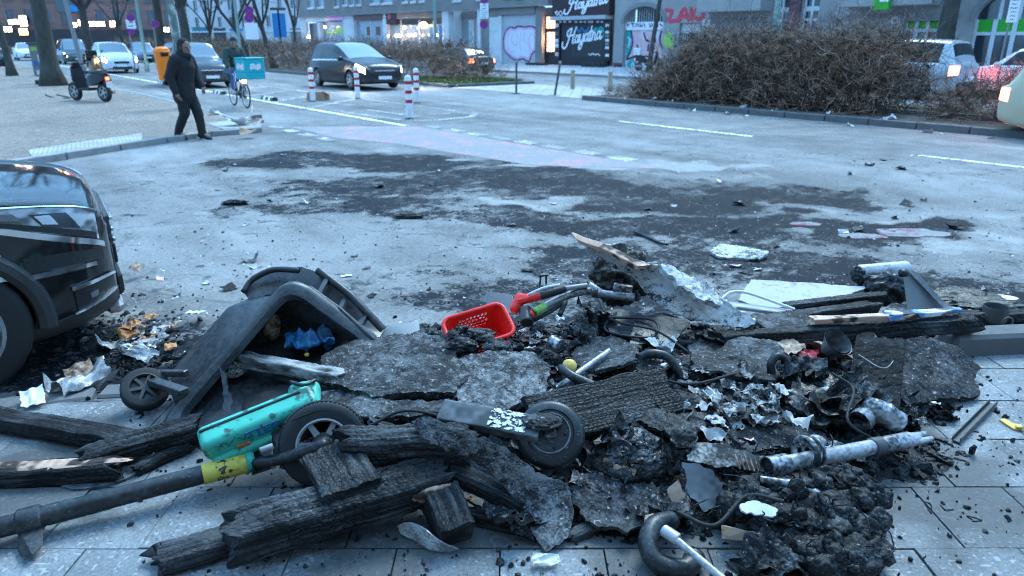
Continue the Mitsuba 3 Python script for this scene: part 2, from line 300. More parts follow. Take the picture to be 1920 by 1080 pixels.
def speck(tone):
    def fn(p, n, uv):
        a = noise(p.x * 160, p.y * 160, 0); b = fbm(p.x * 7, p.y * 7, 2, 4); s = smoothstep(.80, .88, noise(p.x * 85, p.y * 85, 9)); k = smoothstep(.80, .90, noise(p.x * 100, p.y * 100, 19))
        c = tone * (1 + .5 * (a - .5) + .55 * (b - .5)); soot = smoothstep(.52, .70, fbm(p.x * 2.2, p.y * 2.2, 4, 4) + .24 * ell(p, .35, 2.35, 1.1, .65, .5))
        col = mix(mi.Color3f(.95, 1, 1.04) * c, mi.Color3f(.45), s * .55); col = mix(col, mi.Color3f(.07), k * .5)
        return mix(col, mi.Color3f(.045), soot * .75)
    return fn
SB = proc(lambda p, n, uv: noise(p.x * 150, p.y * 150, 3) * .0016 + fbm(p.x * 30, p.y * 30, 3, 2) * .002, 1e-3)
for i, t in enumerate((.185, .21, .165)): pr(f'slab_stone_{i}', proc(speck(t)), .7, SB)
pr('bedding', (.11, .11, .11), .95)
def stone(t, f=8, warm=(1, 1, 1)):
    return proc(lambda p, n, uv: mi.Color3f(*warm) * t * (0.7 + .6 * fbm(p.x * f, p.y * f, p.z * f, 4)))
pr('kerb_stone', stone(.24), .8); pr('near_stone', stone(.15, 5), .8); pr('dark_kerb', stone(.115), .85)
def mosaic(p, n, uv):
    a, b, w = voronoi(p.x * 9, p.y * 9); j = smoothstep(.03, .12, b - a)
    return mix(mi.Color3f(.075, .062, .052), mi.Color3f(.21, .168, .138) * (.75 + .4 * w) * (.7 + .6 * fbm(p.x * .8, p.y * .8, 0, 3)), j)  # stones tinted warm to paint in the glow of a lamp out of view
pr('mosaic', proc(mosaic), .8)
def slabfar(p, n, uv):
    x, y = p.x * SU[0] + p.y * SU[1], p.x * SN[0] + p.y * SN[1]
    X, Y = (x + y) * 2.0, (x - y) * 2.0; j = dr.minimum(dr.minimum(X - dr.floor(X), 1 - X + dr.floor(X)), dr.minimum(Y - dr.floor(Y), 1 - Y + dr.floor(Y)))
    return mix(mi.Color3f(.13), mi.Color3f(.30, .29, .295) * (.75 + .5 * fbm(p.x * 1.2, p.y * 1.2, 0, 3)) * (.9 + .2 * cell_rand(X, Y)), smoothstep(.0, .07, j))
pr('far_slab', proc(slabfar), .8)
def ribbed(p, n, uv):
    x = (p.x * .87 + p.y * .5) * 16; w = dr.abs(x - dr.floor(x) - .5) * 2
    return mix(mi.Color3f(.25, .24, .225), mi.Color3f(.33, .32, .30), smoothstep(.2, .7, w)) * (.7 + .6 * fbm(p.x * 3, p.y * 3, 0, 3))
pr('tactile', proc(ribbed), .8)
pr('soil', proc(lambda p, n, uv: mix(mi.Color3f(.035, .028, .022), mi.Color3f(.12, .10, .085), fbm(p.x * 6, p.y * 6, 0, 4))), .95)
pr('grass', proc(lambda p, n, uv: mix(mi.Color3f(.07, .13, .03), mi.Color3f(.13, .17, .06), noise(p.x * 9, p.y * 9, 0))), .8)
for nm, c, r in (('black_plastic', .022, .42), ('dark_plastic', .032, .55), ('rubber', .02, .75), ('white_plastic', .72, .4), ('white_paper', .62, .8), ('steel', .32, .45), ('dark_metal', .06, .5), ('black', .008, .8), ('grey_paint', .2, .5)): pr(nm, (c, c, c), r)
pr('chrome', (.85, .86, .88), .12, metallic=1.0); pr('alloy', (.42, .43, .45), .35, metallic=.8)
pr('sign_white', (.7, .72, .74), .5); pr('sign_blue', (.02, .035, .35), .4); pr('sign_red', (.5, .015, .02), .4); pr('sign_violet', (.10, .02, .22), .4)
pr('bollard_red', (.45, .01, .022), .45)
pr('window_dark', (.03, .04, .05), .06, spec=.9); pr('window_pale', (.26, .30, .34), .12, spec=.8)
scene['m_glass'] = {'type': 'thindielectric'}
pr('skin', (.22, .12, .085), .55); pr('cloth_black', proc(lambda p, n, uv: mi.Color3f(.016, .017, .02) * (.6 + .8 * fbm(p.x * 40, p.y * 40, p.z * 40, 2))), .9)
pr('cloth_navy', (.02, .028, .05), .9); pr('cloth_green', (.035, .055, .052), .9); pr('jeans', (.05, .11, .26), .9); pr('shoe_white', (.6, .6, .6), .7)
pr('bark', proc(lambda p, n, uv: mix(mi.Color3f(.022, .020, .017), mi.Color3f(.085, .08, .068), fbm(p.x * 9, p.y * 9, p.z * 3, 4))), .95)
pr('pole_green', proc(lambda p, n, uv: mix(mi.Color3f(.16, .25, .22), mi.Color3f(.24, .34, .31), fbm(p.x * 4, p.y * 4, p.z * 2, 3))), .55)
pr('pole_mottled', proc(lambda p, n, uv: mix(mi.Color3f(.13, .17, .15), mi.Color3f(.45, .47, .44), smoothstep(.42, .6, fbm(p.x * 7, p.y * 7, p.z * 4, 3)))), .7)
pr('orange_plastic', (.95, .21, .008), .45); pr('turquoise', (.0, .36, .40), .5)
pr('twig', proc(lambda p, n, uv: mix(mi.Color3f(.042, .028, .022), mi.Color3f(.34, .215, .15), smoothstep(.25, .8, noise(p.x * 7, p.y * 7, p.z * 7)))), .9)
# ------------------------------------------------------------------ the ground
road = struct('road', (A([[-600, -300, 0], [600, -300, 0], [600, 900, 0], [-600, 900, 0]], float), A([[0, 1, 2], [0, 2, 3]])), 'asphalt')
def flat(poly, z0, z1):
    return extrude(Polygon([(p[0], p[1]) for p in poly]), z1 - z0, z0=z0)
def strip(s0, s1, n0, n1, z=.004):
    return flat([S(s0, n0), S(s1, n0), S(s1, n1), S(s0, n1)], z - .003, z)
def marking(name, m, mat, label): return struct(name, m, mat, label=label)
marking('lane_line', strip(13.6, 90, 7.7, 7.85), 'road_paint', 'solid white line beside the cycle lane')
marking('lane_line', cat([strip(a, a + 3.0, 10.5, 10.62) for a in np.arange(15.6, 80, 3.02)]), 'old_paint', 'white edge line of the hatched strip')
for a, b in ((8.0, 11.5), (1.5, 4.95), (-5, -1.6)): marking('lane_dash', strip(a, b, 12.0, 12.12), 'road_paint', 'white dash between the lanes')
for k in range(8): marking('crossing_block', strip(13.35 - k * .78, 13.35 - k * .78 - .5, 7.98, 8.26), 'old_paint', 'worn white block along the red cycle crossing')
for k in range(4): marking('crossing_block', strip(15.4 - k * .85, 15.4 - k * .85 - .5, 5.35, 5.6), 'old_paint', 'worn white block along the red cycle crossing')
for k in range(9): marking('hatch_line', flat([S(19 + k * 2.7, 7.9), S(19.25 + k * 2.7, 7.9), S(21.5 + k * 2.7, 10.45), S(21.25 + k * 2.7, 10.45)], .001, .004), 'old_paint', 'white diagonal hatch line on the road')
marking('island_line', extrude(strokes([[S(18.0, 8.1)[:2], S(14.7, 8.3)[:2], S(14.2, 8.9)[:2], S(14.4, 10.0)[:2], S(15.0, 10.55)[:2]], [S(17.5, 8.9)[:2], S(15.2, 9.0)[:2]], [S(20.6, 8.8)[:2], S(19.4, 9.3)[:2]]], .16), .003, z0=.001), 'old_paint', 'rounded white end of the hatched island')
marking('cycle_crossing', flat([S(15.0, 5.75), S(13.4, 7.9), S(6.6, 7.9), S(8.0, 6.6), S(11.3, 6.2), S(12.6, 5.7)], .0005, .0028), 'red_coat', 'faded red coating of the cycle crossing')
def blobpoly(px, py, rx, ry, seed, n=26):
    c = G(px, py); r = np.random.default_rng(seed); a = np.arange(n) * 2 * np.pi / n; k = 1 + .35 * (r.random(n) - .5)
    return Polygon([(c[0] + rx * k[i] * math.cos(a[i]), c[1] + ry * k[i] * math.sin(a[i])) for i in range(n)]).buffer(-.03).buffer(.03)
for i, (a, b, rx, ry) in enumerate(((1710, 437, .36, .16), (1615, 443, .22, .1), (1510, 420, .16, .08), (860, 300, .2, .12))):
    marking('red_patch', extrude(blobpoly(a, b, rx, ry, i), .003, z0=.001), 'red_patch', 'dull red patch left on the scorched road')
# corner pavement on the left
cp = [G(*q, .1) for q in ((-900, 345), (0, 305), (60, 297), (200, 275), (330, 255), (420, 243), (496, 239), (490, 231), (440, 221), (405, 208))] + [S(21, 5.3), S(140, 5.3), S(140, -60), S(20, -60)]
cpoly = Polygon([(p[0], p[1]) for p in cp]).buffer(0)
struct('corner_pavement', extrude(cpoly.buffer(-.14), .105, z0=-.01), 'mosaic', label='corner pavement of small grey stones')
rimp = [p for p in cp[1:12]]
line = LineString([(p[0], p[1]) for p in rimp]); Lk = line.length; kk = struct('corner_kerb', extrude(cpoly.difference(cpoly.buffer(-.14)).difference(line.buffer(.4)), .1, z0=-.01), 'kerb_stone', label='kerb of the corner pavement')
def kerbrun(parent, pts, w, h, z0, mat, L=1.0, maxn=60, side=1, gap=.012):
    "kerb stones set end to end along a line, each a piece of its own"
    ln = LineString([(p[0], p[1]) for p in pts]); n = min(maxn, int(ln.length / L))
    for i in range(n):
        a, b = A(ln.interpolate(i * L + gap).coords[0]), A(ln.interpolate((i + 1) * L - gap).coords[0]); t = unit(b - a); o = A([-t[1], t[0]]) * side * w / 2; c = (a + b) / 2 + o
        part(parent, 'kerbstone', bev((c[0], c[1], z0 + h / 2 + R.uniform(-.006, .006)), (np.linalg.norm(b - a), w, h), .012, math.atan2(t[1], t[0])), mat)
kerbrun(kk, rimp, .13, .125, -.02, 'kerb_stone', 1.0, 60)
tq = [G(*q, .1) for q in ((52, 281), (265, 250), (268, 263), (62, 296))]
struct('tactile_strip', flat(tq, .092, .104), 'tactile', label='pale ribbed paving strip along the kerb')
struct('kerb_ramp', flat([G(*q, .1) for q in ((385, 231), (440, 224), (487, 233), (490, 238), (420, 242))], .092, .103), 'tactile', label='pale worn stones at the pavement corner')
# median with its kerbs
def median(s0, s1, n0, n1, label, near=.4):
    m = struct('median_bed', extrude(Polygon([tuple(S(*q)[:2]) for q in ((s0, n0 + .12), (s1, n0 + .12), (s1, n1 - .12), (s0, n1 - .12))]).buffer(-.0), .11, z0=0), 'soil', label=label)
    kerbrun(m, [S(s0, n0), S(s1, n0)], .14, .16, -.02, 'dark_kerb', 1.0, 45, -1 if s1 > s0 else 1)
    kerbrun(m, [S(s0 if s0 > 20 else s1, n1), S(s0 if s0 > 20 else s1, n0)], .14, .15, -.02, 'dark_kerb', 1.0, 6, 1)
    return m
median(16.6, -8, 15.7, 19.9, 'bare soil bed under the right hedge')
median(24.4, 95, 15.85, 20.2, 'bare soil bed under the left hedge')
struct('bed_border', flat([S(9.6, 17.6), S(3.2, 17.35), S(3.2, 17.55), S(9.6, 17.8)], .1, .22), 'dark_kerb', label='low dark stone border in the median')
struct('median_crossing', flat([S(24.2, 15.9), S(16.9, 15.9), S(16.9, 20), S(24.2, 20)], .0, .02), 'far_slab', label='paved crossing through the median')
struct('far_pavement', flat([S(-60, 26.8), S(160, 26.8), S(160, 70), S(-60, 70)], 0, .12), 'far_slab', label='far pavement in front of the shops')
struct('far_kerb', flat([S(-60, 26.65), S(160, 26.65), S(160, 26.79), S(-60, 26.79)], 0, .126), 'kerb_stone', label='far kerb')
# foreground pavement: one stone slab after another
PZ = .08
kl = LineString([(-6, .75), (-2.6, 3.12), (2.97, 3.78), (8, 4.35)])
pav = struct('pavement', flat([(-6, -3), (8, -3), (8, 4.34), (2.97, 3.77), (-2.6, 3.11), (-6, .71)], -.02, PZ - .035), 'bedding', label='pavement of square grey stone slabs')
reg = Polygon([(-6, -3), (8, -3), (8, 4.21), (2.97, 3.64), (-2.6, 2.98), (-6, .58)])
D = .35
for j in range(-2, 9):
    for i in range(-11, 12):
        y = 1.28 + j * D; x = i * D + (.5 * D if j % 2 else 0) + .135
        sq = Polygon([(x, y), (x + D, y), (x + D, y + D), (x, y + D)]).intersection(reg).buffer(-.003, join_style='mitre')
        if sq.is_empty or sq.area < .004 or sq.geom_type != 'Polygon': continue
        dz = R.uniform(-.003, .003); m = extrude(sq, .03, z0=PZ - .03); t = R.uniform(-.004, .004, 2)
        v = m[0]; v[:, 2] += dz + t[0] * (v[:, 0] - x) + t[1] * (v[:, 1] - y); top = v[:, 2] > PZ - .015; c = v[top].mean(0); 
        part(pav, 'slab', (v, m[1]), f'slab_stone_{(i * 7 + j * 5 + (i * j) % 4) % 3}')
nk = struct('near_kerb', flat([(-6, .60), (-2.6, 3.0), (2.97, 3.66), (8, 4.23), (8, 4.33), (2.97, 3.76), (-2.6, 3.1), (-6, .70)], -.03, .03), 'near_stone', label='granite kerb of the near pavement')
kerbrun(nk, [(-6, .58), (-2.6, 2.985), (2.97, 3.645), (8, 4.22)], .13, .12, -.03, 'near_stone', .95, 20, 1)

# unseen houses behind the viewer, added to darken reflections and shade this side
hb = shapely.union_all([shapely.box(-19 + i * 3.2, 4 + j * 3.4, -17.6 + i * 3.2, 5.9 + j * 3.4) for i in range(13) for j in range(4)]); Mb_ = frame(A([0, -7.0, 0]), (1, 0, 0), (0, 0, 1), (0, -1, 0))
pr('rear_wall', stone(.2, 1.5), .9)
struct('rear_houses', cat([extrude(shapely.box(-20, 0, 23, 17).difference(hb), .4, Mb_), xf(box((1.5, 8.5, .6), (43, 17, .2)), Mb_)]), 'rear_wall', label='unseen houses added behind the viewer to darken reflections')
# ------------------------------------------------------------------ buildings across the street
FA = math.radians(43); FO = G(1068, 126); FU = A([math.sin(FA), -math.cos(FA), 0]); FN = A([-math.cos(FA), -math.sin(FA), 0])
class Facade:
    def __init__(s, o, u, n): s.o, s.u, s.n = o, u, n
    def p(s, px, py):
        d = ray(px, py); e = A([0, 0, EYE]); k = ((s.o - e) @ s.n) / (d @ s.n); q = e + d * k
        return float((q - s.o) @ s.u), float(q[2])
    def r(s, x0, y0, x1, y1):
        t0, t1 = s.p(x0, (y0 + y1) / 2)[0], s.p(x1, (y0 + y1) / 2)[0]
        return t0, t1, s.p((x0 + x1) / 2, y1)[1], s.p((x0 + x1) / 2, y0)[1]
    def box(s, t0, t1, z0, z1, d0, d1):
        M = frame(s.o * A([1, 1, 0]), s.u, s.n, (0, 0, 1)); v = CUBEV * A([t1 - t0, d1 - d0, z1 - z0]) + A([(t0 + t1) / 2, (d0 + d1) / 2, (z0 + z1) / 2])
        return xf((v, CUBEF[:, ::-1]), M)
    def b(s, x0, y0, x1, y1, d0, d1, g=0.0):
        t0, t1, z0, z1 = s.r(x0, y0, x1, y1); return s.box(t0 + g, t1 - g, z0 + g, z1 - g, d0, d1)
    def ex(s, poly, d0, d1):
        "poly in (t, z) raised from d0 to d1 in front of the wall plane"
        M = frame(s.o * A([1, 1, 0]) + s.n * d0, s.u, (0, 0, 1), s.n); return extrude(poly, d1 - d0, M)
    def pix(s, pts): return [s.p(*q) for q in pts]
    def st(s, lines, w, d0, d1): return s.ex(strokes([bez(s.pix(l), 5) if len(l) > 2 else s.pix(l) for l in lines], w), d0, d1)
FC = Facade(FO, FU, FN)
def plaster(c, f=1.5, g=(1, 1, 1)):
    return proc(lambda p, n, uv: mi.Color3f(*g) * c * (.72 + .42 * fbm(p.x * f, p.y * f, p.z * f * .6, 4) + .14 * noise(p.x * 18, p.y * 18, p.z * 18)))
pr('wall_brown', plaster(.20, 1.5, (1.05, .98, .93)), .85); pr('wall_grey', plaster(.30, 1.2, (1.04, 1.0, .96)), .85); pr('wall_pale', plaster(.5, .6), .85); pr('wall_white', plaster(.55, .8), .8)
def tiles(p, n, uv):
    x = p.x * FU[0] + p.y * FU[1]; a, b = x * 7, p.z * 9; f = dr.minimum(dr.minimum(a - dr.floor(a), 1 - a + dr.floor(a)), dr.minimum(b - dr.floor(b), 1 - b + dr.floor(b)))
    return mix(mi.Color3f(.05, .03, .035), mi.Color3f(.13, .045, .065) * (.6 + .8 * cell_rand(a, b)), smoothstep(.02, .12, f))
pr('purple_tile', proc(tiles), .5)
pr('brick_red', proc(lambda p, n, uv: mi.Color3f(.20, .115, .10) * (.7 + .6 * fbm(p.x * .7, p.y * .7, p.z * 1.5, 4))), .9)
pr('shutter_grey', proc(lambda p, n, uv: mi.Color3f(.40, .42, .44) * (.72 + .28 * smoothstep(.1, .3, p.z * 9 - dr.floor(p.z * 9))) * (.85 + .3 * fbm(p.x, p.y, p.z, 3))), .6)
pr('shop_black', (.018, .018, .022), .4); pr('shop_maroon', (.035, .012, .018), .5); pr('lettering', (.75, .77, .8), .5)
for nm, c in dict(graf_pink=(.72, .36, .56), graf_dark=(.03, .03, .07), graf_white=(.62, .64, .68), graf_red=(.55, .06, .10), graf_lime=(.30, .52, .12), graf_teal=(.0, .36, .36), graf_blue=(.02, .16, .36), graf_rose=(.66, .42, .44), shop_green=(.02, .36, .02), stone_trim=(.2, .2, .21), blue_panel=(.02, .20, .48), frame_white=(.55, .58, .6), brown_board=(.14, .085, .08), teal_board=(.02, .16, .18)).items(): pr(nm, c, .6)
def lit(parent_or_name, mesh, col, k, label=None, cat_=None, group=None, base='white_plastic', part_name=None):
    if part_name: return part(parent_or_name, part_name, mesh, base, label=label, **glow(0, col, k))
    return solo(parent_or_name, mesh, base, label, cat_, group, **glow(0, col, k))
WARM, COOL, RED = (1.0, .62, .28), (.85, .95, 1.1), (1.0, .06, .03)
a = thing('shop_building', 'grey brown apartment block with a row of shopfronts and a roller shutter', 'building')
tL, tR = FC.p(563, 60)[0], FC.p(1150, 60)[0]
zl = FC.p(800, 19)[1]; zg = .0
holes = []; wins = []
for x0, x1, ys in ((582, 594, 14), (600, 612, 13), (633, 640, 12), (648, 656, 9), (661, 669, 9), (674, 682, 8), (700, 716, 6), (721, 740, 5), (760, 769, 3), (776, 784, 2), (792, 801, 1), (855, 870, 0), (900, 915, -3), (950, 962, -6), (972, 984, -7)):
    t0, t1 = FC.p(x0, ys)[0], FC.p(x1, ys)[0]; z0 = FC.p((x0 + x1) / 2, ys)[1]
    wins.append((t0, t1, z0)); holes.append(shapely.box(t0, z0, t1, z0 + 1.5)); holes.append(shapely.box(t0, z0 + 3.1, t1, z0 + 4.6)); wins.append((t0, t1, z0 + 3.1))
part(a, 'wall', FC.ex(shapely.box(tL, zl, FC.p(1032, 10)[0], 15.5).difference(shapely.union_all(holes)), -.3, .25), 'wall_brown', label='grey brown upper wall')
part(a, 'ledge', FC.box(tL - .1, FC.p(1032, 10)[0], zl - .12, zl - .004, -.3, .34), 'stone_trim')
for t0, t1, z0 in wins:
    w = part(a, 'window', [FC.box(t0, t0 + .06, z0, z0 + 1.5, .02, .12), FC.box(t1 - .06, t1, z0, z0 + 1.5, .02, .12), FC.box(t0 + .06, t1 - .06, z0, z0 + .06, .02, .12), FC.box(t0 + .06, t1 - .06, z0 + 1.44, z0 + 1.5, .02, .12)], 'frame_white')
    part(w, 'pane', FC.box(t0 + .06, t1 - .06, z0 + .06, z0 + 1.44, .05, .07), 'window_pale'); part(w, 'sill', FC.box(t0 - .08, t1 + .08, z0 - .2, z0 - .003, .253, .36), 'wall_white')
part(a, 'back_wall', FC.box(tL, tR, zg, zl - .12, -2.2, -2.0), 'wall_brown')
def piece(nm, rect, d0, d1, mat, par=None, **kw): return part(par or a, nm, FC.b(*rect, d0, d1), mat, **kw)
piece('pillar', (565, 30, 574, 76), -.3, .05, 'wall_white'); piece('shop_sign', (574, 29, 615, 41), -.3, .1, 'wall_white')
d_ = piece('shop_door', (575, 43, 597, 90), -.5, -.4, 'window_dark'); piece('pillar', (597, 42, 603, 90), -.3, .05, 'wall_white')
sg = piece('shop_sign', (615, 26, 645, 38), -.3, .12, 'graf_pink', label='pinkish shop sign board'); 
w_ = piece('shop_window', (603, 41, 645, 90), -.35, -.3, 'window_pale'); piece('display', (606, 58, 644, 63), -.295, -.27, 'graf_lime', w_, label='lime green display strip'); piece('display', (625, 51, 643, 57), -.295, -.27, 'graf_lime', w_)
piece('pillar', (645, 25, 665, 90), -.3, .06, 'wall_white'); piece('shop_sign', (665, 24, 719, 37), -.3, .1, 'brown_board', label='brown shop sign board')
w_ = piece('shop_window', (665, 39, 719, 92), -.35, -.3, 'window_pale'); piece('poster', (683, 50, 690, 66), -.297, -.28, 'brown_board', w_); piece('poster', (700, 50, 708, 66), -.297, -.28, 'brown_board', w_); piece('frame', (690.5, 40, 692, 92), -.298, -.25, 'frame_white', w_)
piece('pillar', (719, 22, 726, 92), -.3, .06, 'frame_white'); sg = piece('shop_sign', (726, 23, 745, 45), -.3, .14, 'shop_maroon', label='dark sign board with a red emblem'); part(sg, 'emblem', FC.ex(Point(FC.p(732, 31)).buffer(.26), .141, .155), 'graf_red')
piece('shop_sign', (745, 19, 832, 34), -.3, .1, 'wall_brown'); w_ = piece('shop_window', (726, 46, 832, 95), -.38, -.33, 'window_pale')
for x in (747, 781, 808): piece('frame', (x, 38, x + 2, 95), -.329, -.25, 'frame_white', w_)
piece('poster', (800, 50, 808, 73), -.327, -.31, 'blue_panel', w_); piece('poster', (818, 48, 829, 74), -.327, -.31, 'graf_blue', w_)
piece('pillar', (832, 15, 844, 100), -.3, .16, 'wall_white'); piece('pillar', (898, 13, 903, 105), -.3, .16, 'wall_white'); piece('lintel', (844, 15, 898, 21), -.3, .18, 'wall_white')
pt = piece('entrance', (844, 22, 898, 108), -1.3, -1.2, 'window_pale', label='recessed entrance with pale door panels'); piece('transom', (845, 23, 897, 35), -1.19, -1.1, 'graf_blue' if 0 else 'stone_trim', pt)
for x in (860, 882): piece('panel', (x, 37, x + 10, 108), -1.19, -1.1, 'wall_white', pt)
piece('side_wall', (844, 22, 846, 108), -1.19, -.3, 'wall_white')
piece('wall_panel', (903, 12, 917, 112), -.3, .0, 'wall_brown'); pn = piece('white_door', (917, 32, 936, 122), -.3, -.02, 'wall_white'); piece('rail', (918, 53, 935, 58), -.019, .03, 'frame_white', pn); piece('lintel', (917, 11, 940, 31), -.3, .0, 'wall_brown')
piece('frame', (936, 30, 941, 125), -.3, .06, 'wall_white'); piece('shutter_box', (940, 12, 1004, 27), -.3, .1, 'wall_brown')
sh = piece('roller_shutter', (941, 27.5, 1003, 125), -.3, -.1, 'shutter_grey', label='grey roller shutter')
bub = FC.pix([(944, 95), (942, 78), (946, 60), (955, 51), (963, 53), (971, 49), (982, 51), (992, 49), (1003, 54), (1004, 70), (1003, 92), (995, 103), (990, 115), (978, 110), (968, 113), (957, 108)])
P_ = Polygon(bez(bub + bub[:1], 4)).buffer(0)
part(sh, 'graffiti', FC.ex(P_.buffer(.06), -.099, -.094), 'graf_dark', label='bubble letter graffiti outline'); part(sh, 'graffiti', FC.ex(P_.buffer(-.05), -.093, -.089), 'graf_pink'); part(sh, 'graffiti', FC.ex(P_.buffer(-.22), -.088, -.084), 'graf_white', label='whitish fill of the pink bubble letters')
part(sh, 'graffiti', FC.st([[(955, 60), (950, 72), (951, 90), (958, 98), (963, 95)], [(962, 62), (958, 75), (964, 85), (969, 78), (968, 64)], [(975, 62), (973, 80), (976, 98)], [(983, 60), (980, 75), (988, 80), (992, 95)], [(996, 62), (990, 75), (994, 92)]], .07, -.083, -.079), 'graf_pink')
piece('pillar', (1004, 12, 1016, 127), -.3, .02, 'wall_brown')
dr_ = piece('door', (1016, 29, 1041, 127), -.5, -.38, 'shop_black', label='dark door with warm light behind its panes')
lit(dr_, FC.b(1018, 31, 1039, 53, -.379, -.36), (1.0, .33, .07), .30, part_name='lit_pane'); lit(dr_, FC.b(1019, 60, 1039, 97, -.379, -.36), (1.0, .33, .07), .26, part_name='lit_pane')
lit('door_lamp', vf(ball(FC.o * 0 + A([*(FC.o + FC.u * FC.p(1026, 74)[0] + FC.n * -.3)[:2], FC.p(1026, 74)[1]]), .12, 1)), WARM, 12, 'small warm lamp glowing inside the orange lit door', 'lamp')
# the eatery with the script lettering
GL = dict(H=([[(-.42, .18), (-.4, -.12), (-.1, -.22), (.12, .1), (.28, .6), (.42, 1.02), (.22, .98), (.02, .85), (.0, .62), (.12, .55)], [(.86, 1.05), (.72, .75), (.62, .3), (.62, .05), (.74, .05)], [(.18, .5), (.4, .56), (.75, .6)]], .86),
          a=([[(.30, .42), (.14, .5), (.0, .28), (.08, .03), (.24, .12), (.33, .46)], [(.35, .5), (.3, .15), (.38, .0), (.5, .12)]], .47), y=([[(.0, .5), (.01, .18), (.12, .02), (.28, .15), (.36, .5)], [(.36, .5), (.28, -.15), (.12, -.45), (-.04, -.38), (.08, -.15), (.47, .12)]], .46),
          t=([[(.14, .92), (.05, .2), (.12, .0), (.28, .12)], [(-.06, .56), (.1, .58), (.28, .62)]], .26), n=([[(.03, .5), (.0, .0)], [(.02, .25), (.14, .48), (.27, .42), (.26, .1), (.34, .0), (.47, .12)]], .46))
def script(word, px0, px1, ybase, ytop, w=.13):
    t0, t1, z0, z1 = FC.r(px0, ytop, px1, ybase); x = .42; L = []
    tot = .42 + sum(GL[c][1] for c in word)
    for c in word:
        for l in GL[c][0]: L.append([((q[0] + x + q[1] * .12), q[1]) for q in bez(l, 6)])
        x += GL[c][1]
    return affinity.affine_transform(strokes(L, w), [(t1 - t0) / tot, .0, (t1 - t0) / tot * .12, (z1 - z0), t0, z0])
e = thing('eatery_front', 'black and maroon eatery front with white script lettering on sign and shutter', 'shopfront')
b_ = part(e, 'sign_board', FC.b(1041, -40, 1149, 29.5, -.3, .3), 'shop_maroon', label='dark maroon sign board'); part(b_, 'lettering', FC.ex(script('Hayatna', 1064, 1144, 21, -2), .301, .33), 'lettering', label='white script lettering')
part(b_, 'emblem', FC.ex(strokes([bez(FC.pix([(1047, 22), (1050, 29), (1053, 25), (1057, 21), (1060, 27), (1057, 30), (1053, 25), (1049, 21), (1047, 25)]), 5)], .05), .301, .32), 'lettering')
part(e, 'awning_box', FC.b(1041, 30, 1145, 37, -.2, .55), 'shutter_grey')
pn = part(e, 'shutter', FC.b(1051, 38, 1139, 126, -.3, -.05), 'shop_black', label='closed black shutter'); part(pn, 'lettering', FC.ex(script('Hayatna', 1054, 1127, 85, 57), -.049, -.03), 'lettering', label='white script lettering')
part(pn, 'panel', FC.b(1071, 52, 1134, 107, -.0495, -.044), 'dark_plastic'); part(pn, 'graffiti', FC.st([[(1079, 50), (1086, 60), (1090, 52), (1096, 60), (1104, 51)], [(1087, 66), (1094, 68), (1100, 64), (1106, 67)]], .12, -.043, -.038), 'graf_blue'); part(pn, 'graffiti', FC.st([[(1113, 60), (1116, 53), (1121, 60), (1124, 52), (1130, 54), (1126, 60), (1134, 58), (1131, 68)]], .16, -.043, -.038), 'graf_teal')
part(pn, 'fine_print', FC.st([[(1103, 101), (1107, 103), (1111, 100), (1115, 103), (1120, 101), (1124, 104)]], .08, -.043, -.038), 'graf_white')
lp = part(e, 'menu_strip', FC.b(1041, 38.5, 1050, 118, -.25, .05), 'shop_black'); rp = part(e, 'menu_strip', FC.b(1134, 38, 1146, 114, -.049, .12), 'shop_black'); tp = part(e, 'menu_strip', FC.b(1050, 38.5, 1134, 43.5, -.049, .12), 'shop_black')
for i, y in enumerate((44, 59, 73, 82, 98)): part(lp, 'picture', FC.b(1041.8, y, 1048, y + 7, .051, .06), ('graf_white', 'brown_board', 'graf_white', 'white_plastic', 'graf_rose')[i])
for i, y in enumerate((45, 58, 65, 73, 80, 87, 101)): part(rp, 'picture', FC.b(1137, y, 1144, y + 5, .121, .13), ('wall_white', 'graf_white', 'wall_brown', 'graf_white', 'wall_brown', 'graf_white', 'white_plastic')[i])
for i, x in enumerate((1053, 1061, 1071, 1082, 1091, 1099, 1107, 1112, 1123, 1131)): part(tp, 'picture', FC.b(x - 2.4, 39.3, x + 2.4, 42.7, .121, .13), 'graf_white')
for x0, x1, lb in ((1012, 1042, 'low dark planter trough beside the orange lit door'), (1117, 1153, 'low grey planter trough right of the black shutter')):
    k = thing('planter', lb, 'planter', None); part(k, 'box', FC.b(x0, 117, x1, 131, .8, 1.5), 'dark_plastic')
    for i in range(5): part(k, 'slat', FC.b(x0 + 1 + i * (x1 - x0) / 5, 118, x0 - 1 + (i + 1) * (x1 - x0) / 5, 130, 1.5, 1.54), 'black_plastic')
# grey plastered building with the arched gate
g = thing('gate_building', 'pale grey plastered building with an arched gate, graffiti and green shop windows', 'building')
t0 = FC.p(1151, 60)[0]; t1 = t0 + 50; zt = 15.0
ar = FC.r(1168, 42, 1241, 133); cx, rad = (ar[0] + ar[1]) / 2, (ar[1] - ar[0]) / 2
arch = shapely.union_all([shapely.box(ar[0], -.1, ar[1], FC.p(1205, 42)[1]), affinity.scale(Point(cx, FC.p(1205, 42)[1]).buffer(rad), 1, .62)])
H = [arch]; bars = []
def hole(x0, y0, x1, y1): q = FC.r(x0, y0, x1, y1); H.append(shapely.box(q[0], q[2], q[1], q[3])); return q
wq = hole(1273, 43, 1312, 82); w1 = hole(1449, -60, 1482, 62); w2 = hole(1505, -60, 1538, 60); w3 = hole(1692, 39, 1756, 84)
big = FC.r(1822, 36, 2060, 100); cb = (big[0] + big[1]) / 2; rb = (big[1] - big[0]) / 2
arch2 = shapely.union_all([shapely.box(big[0], .2, big[1], big[3]), affinity.scale(Point(cb, big[3]).buffer(rb), 1, .62)]); H.append(arch2)
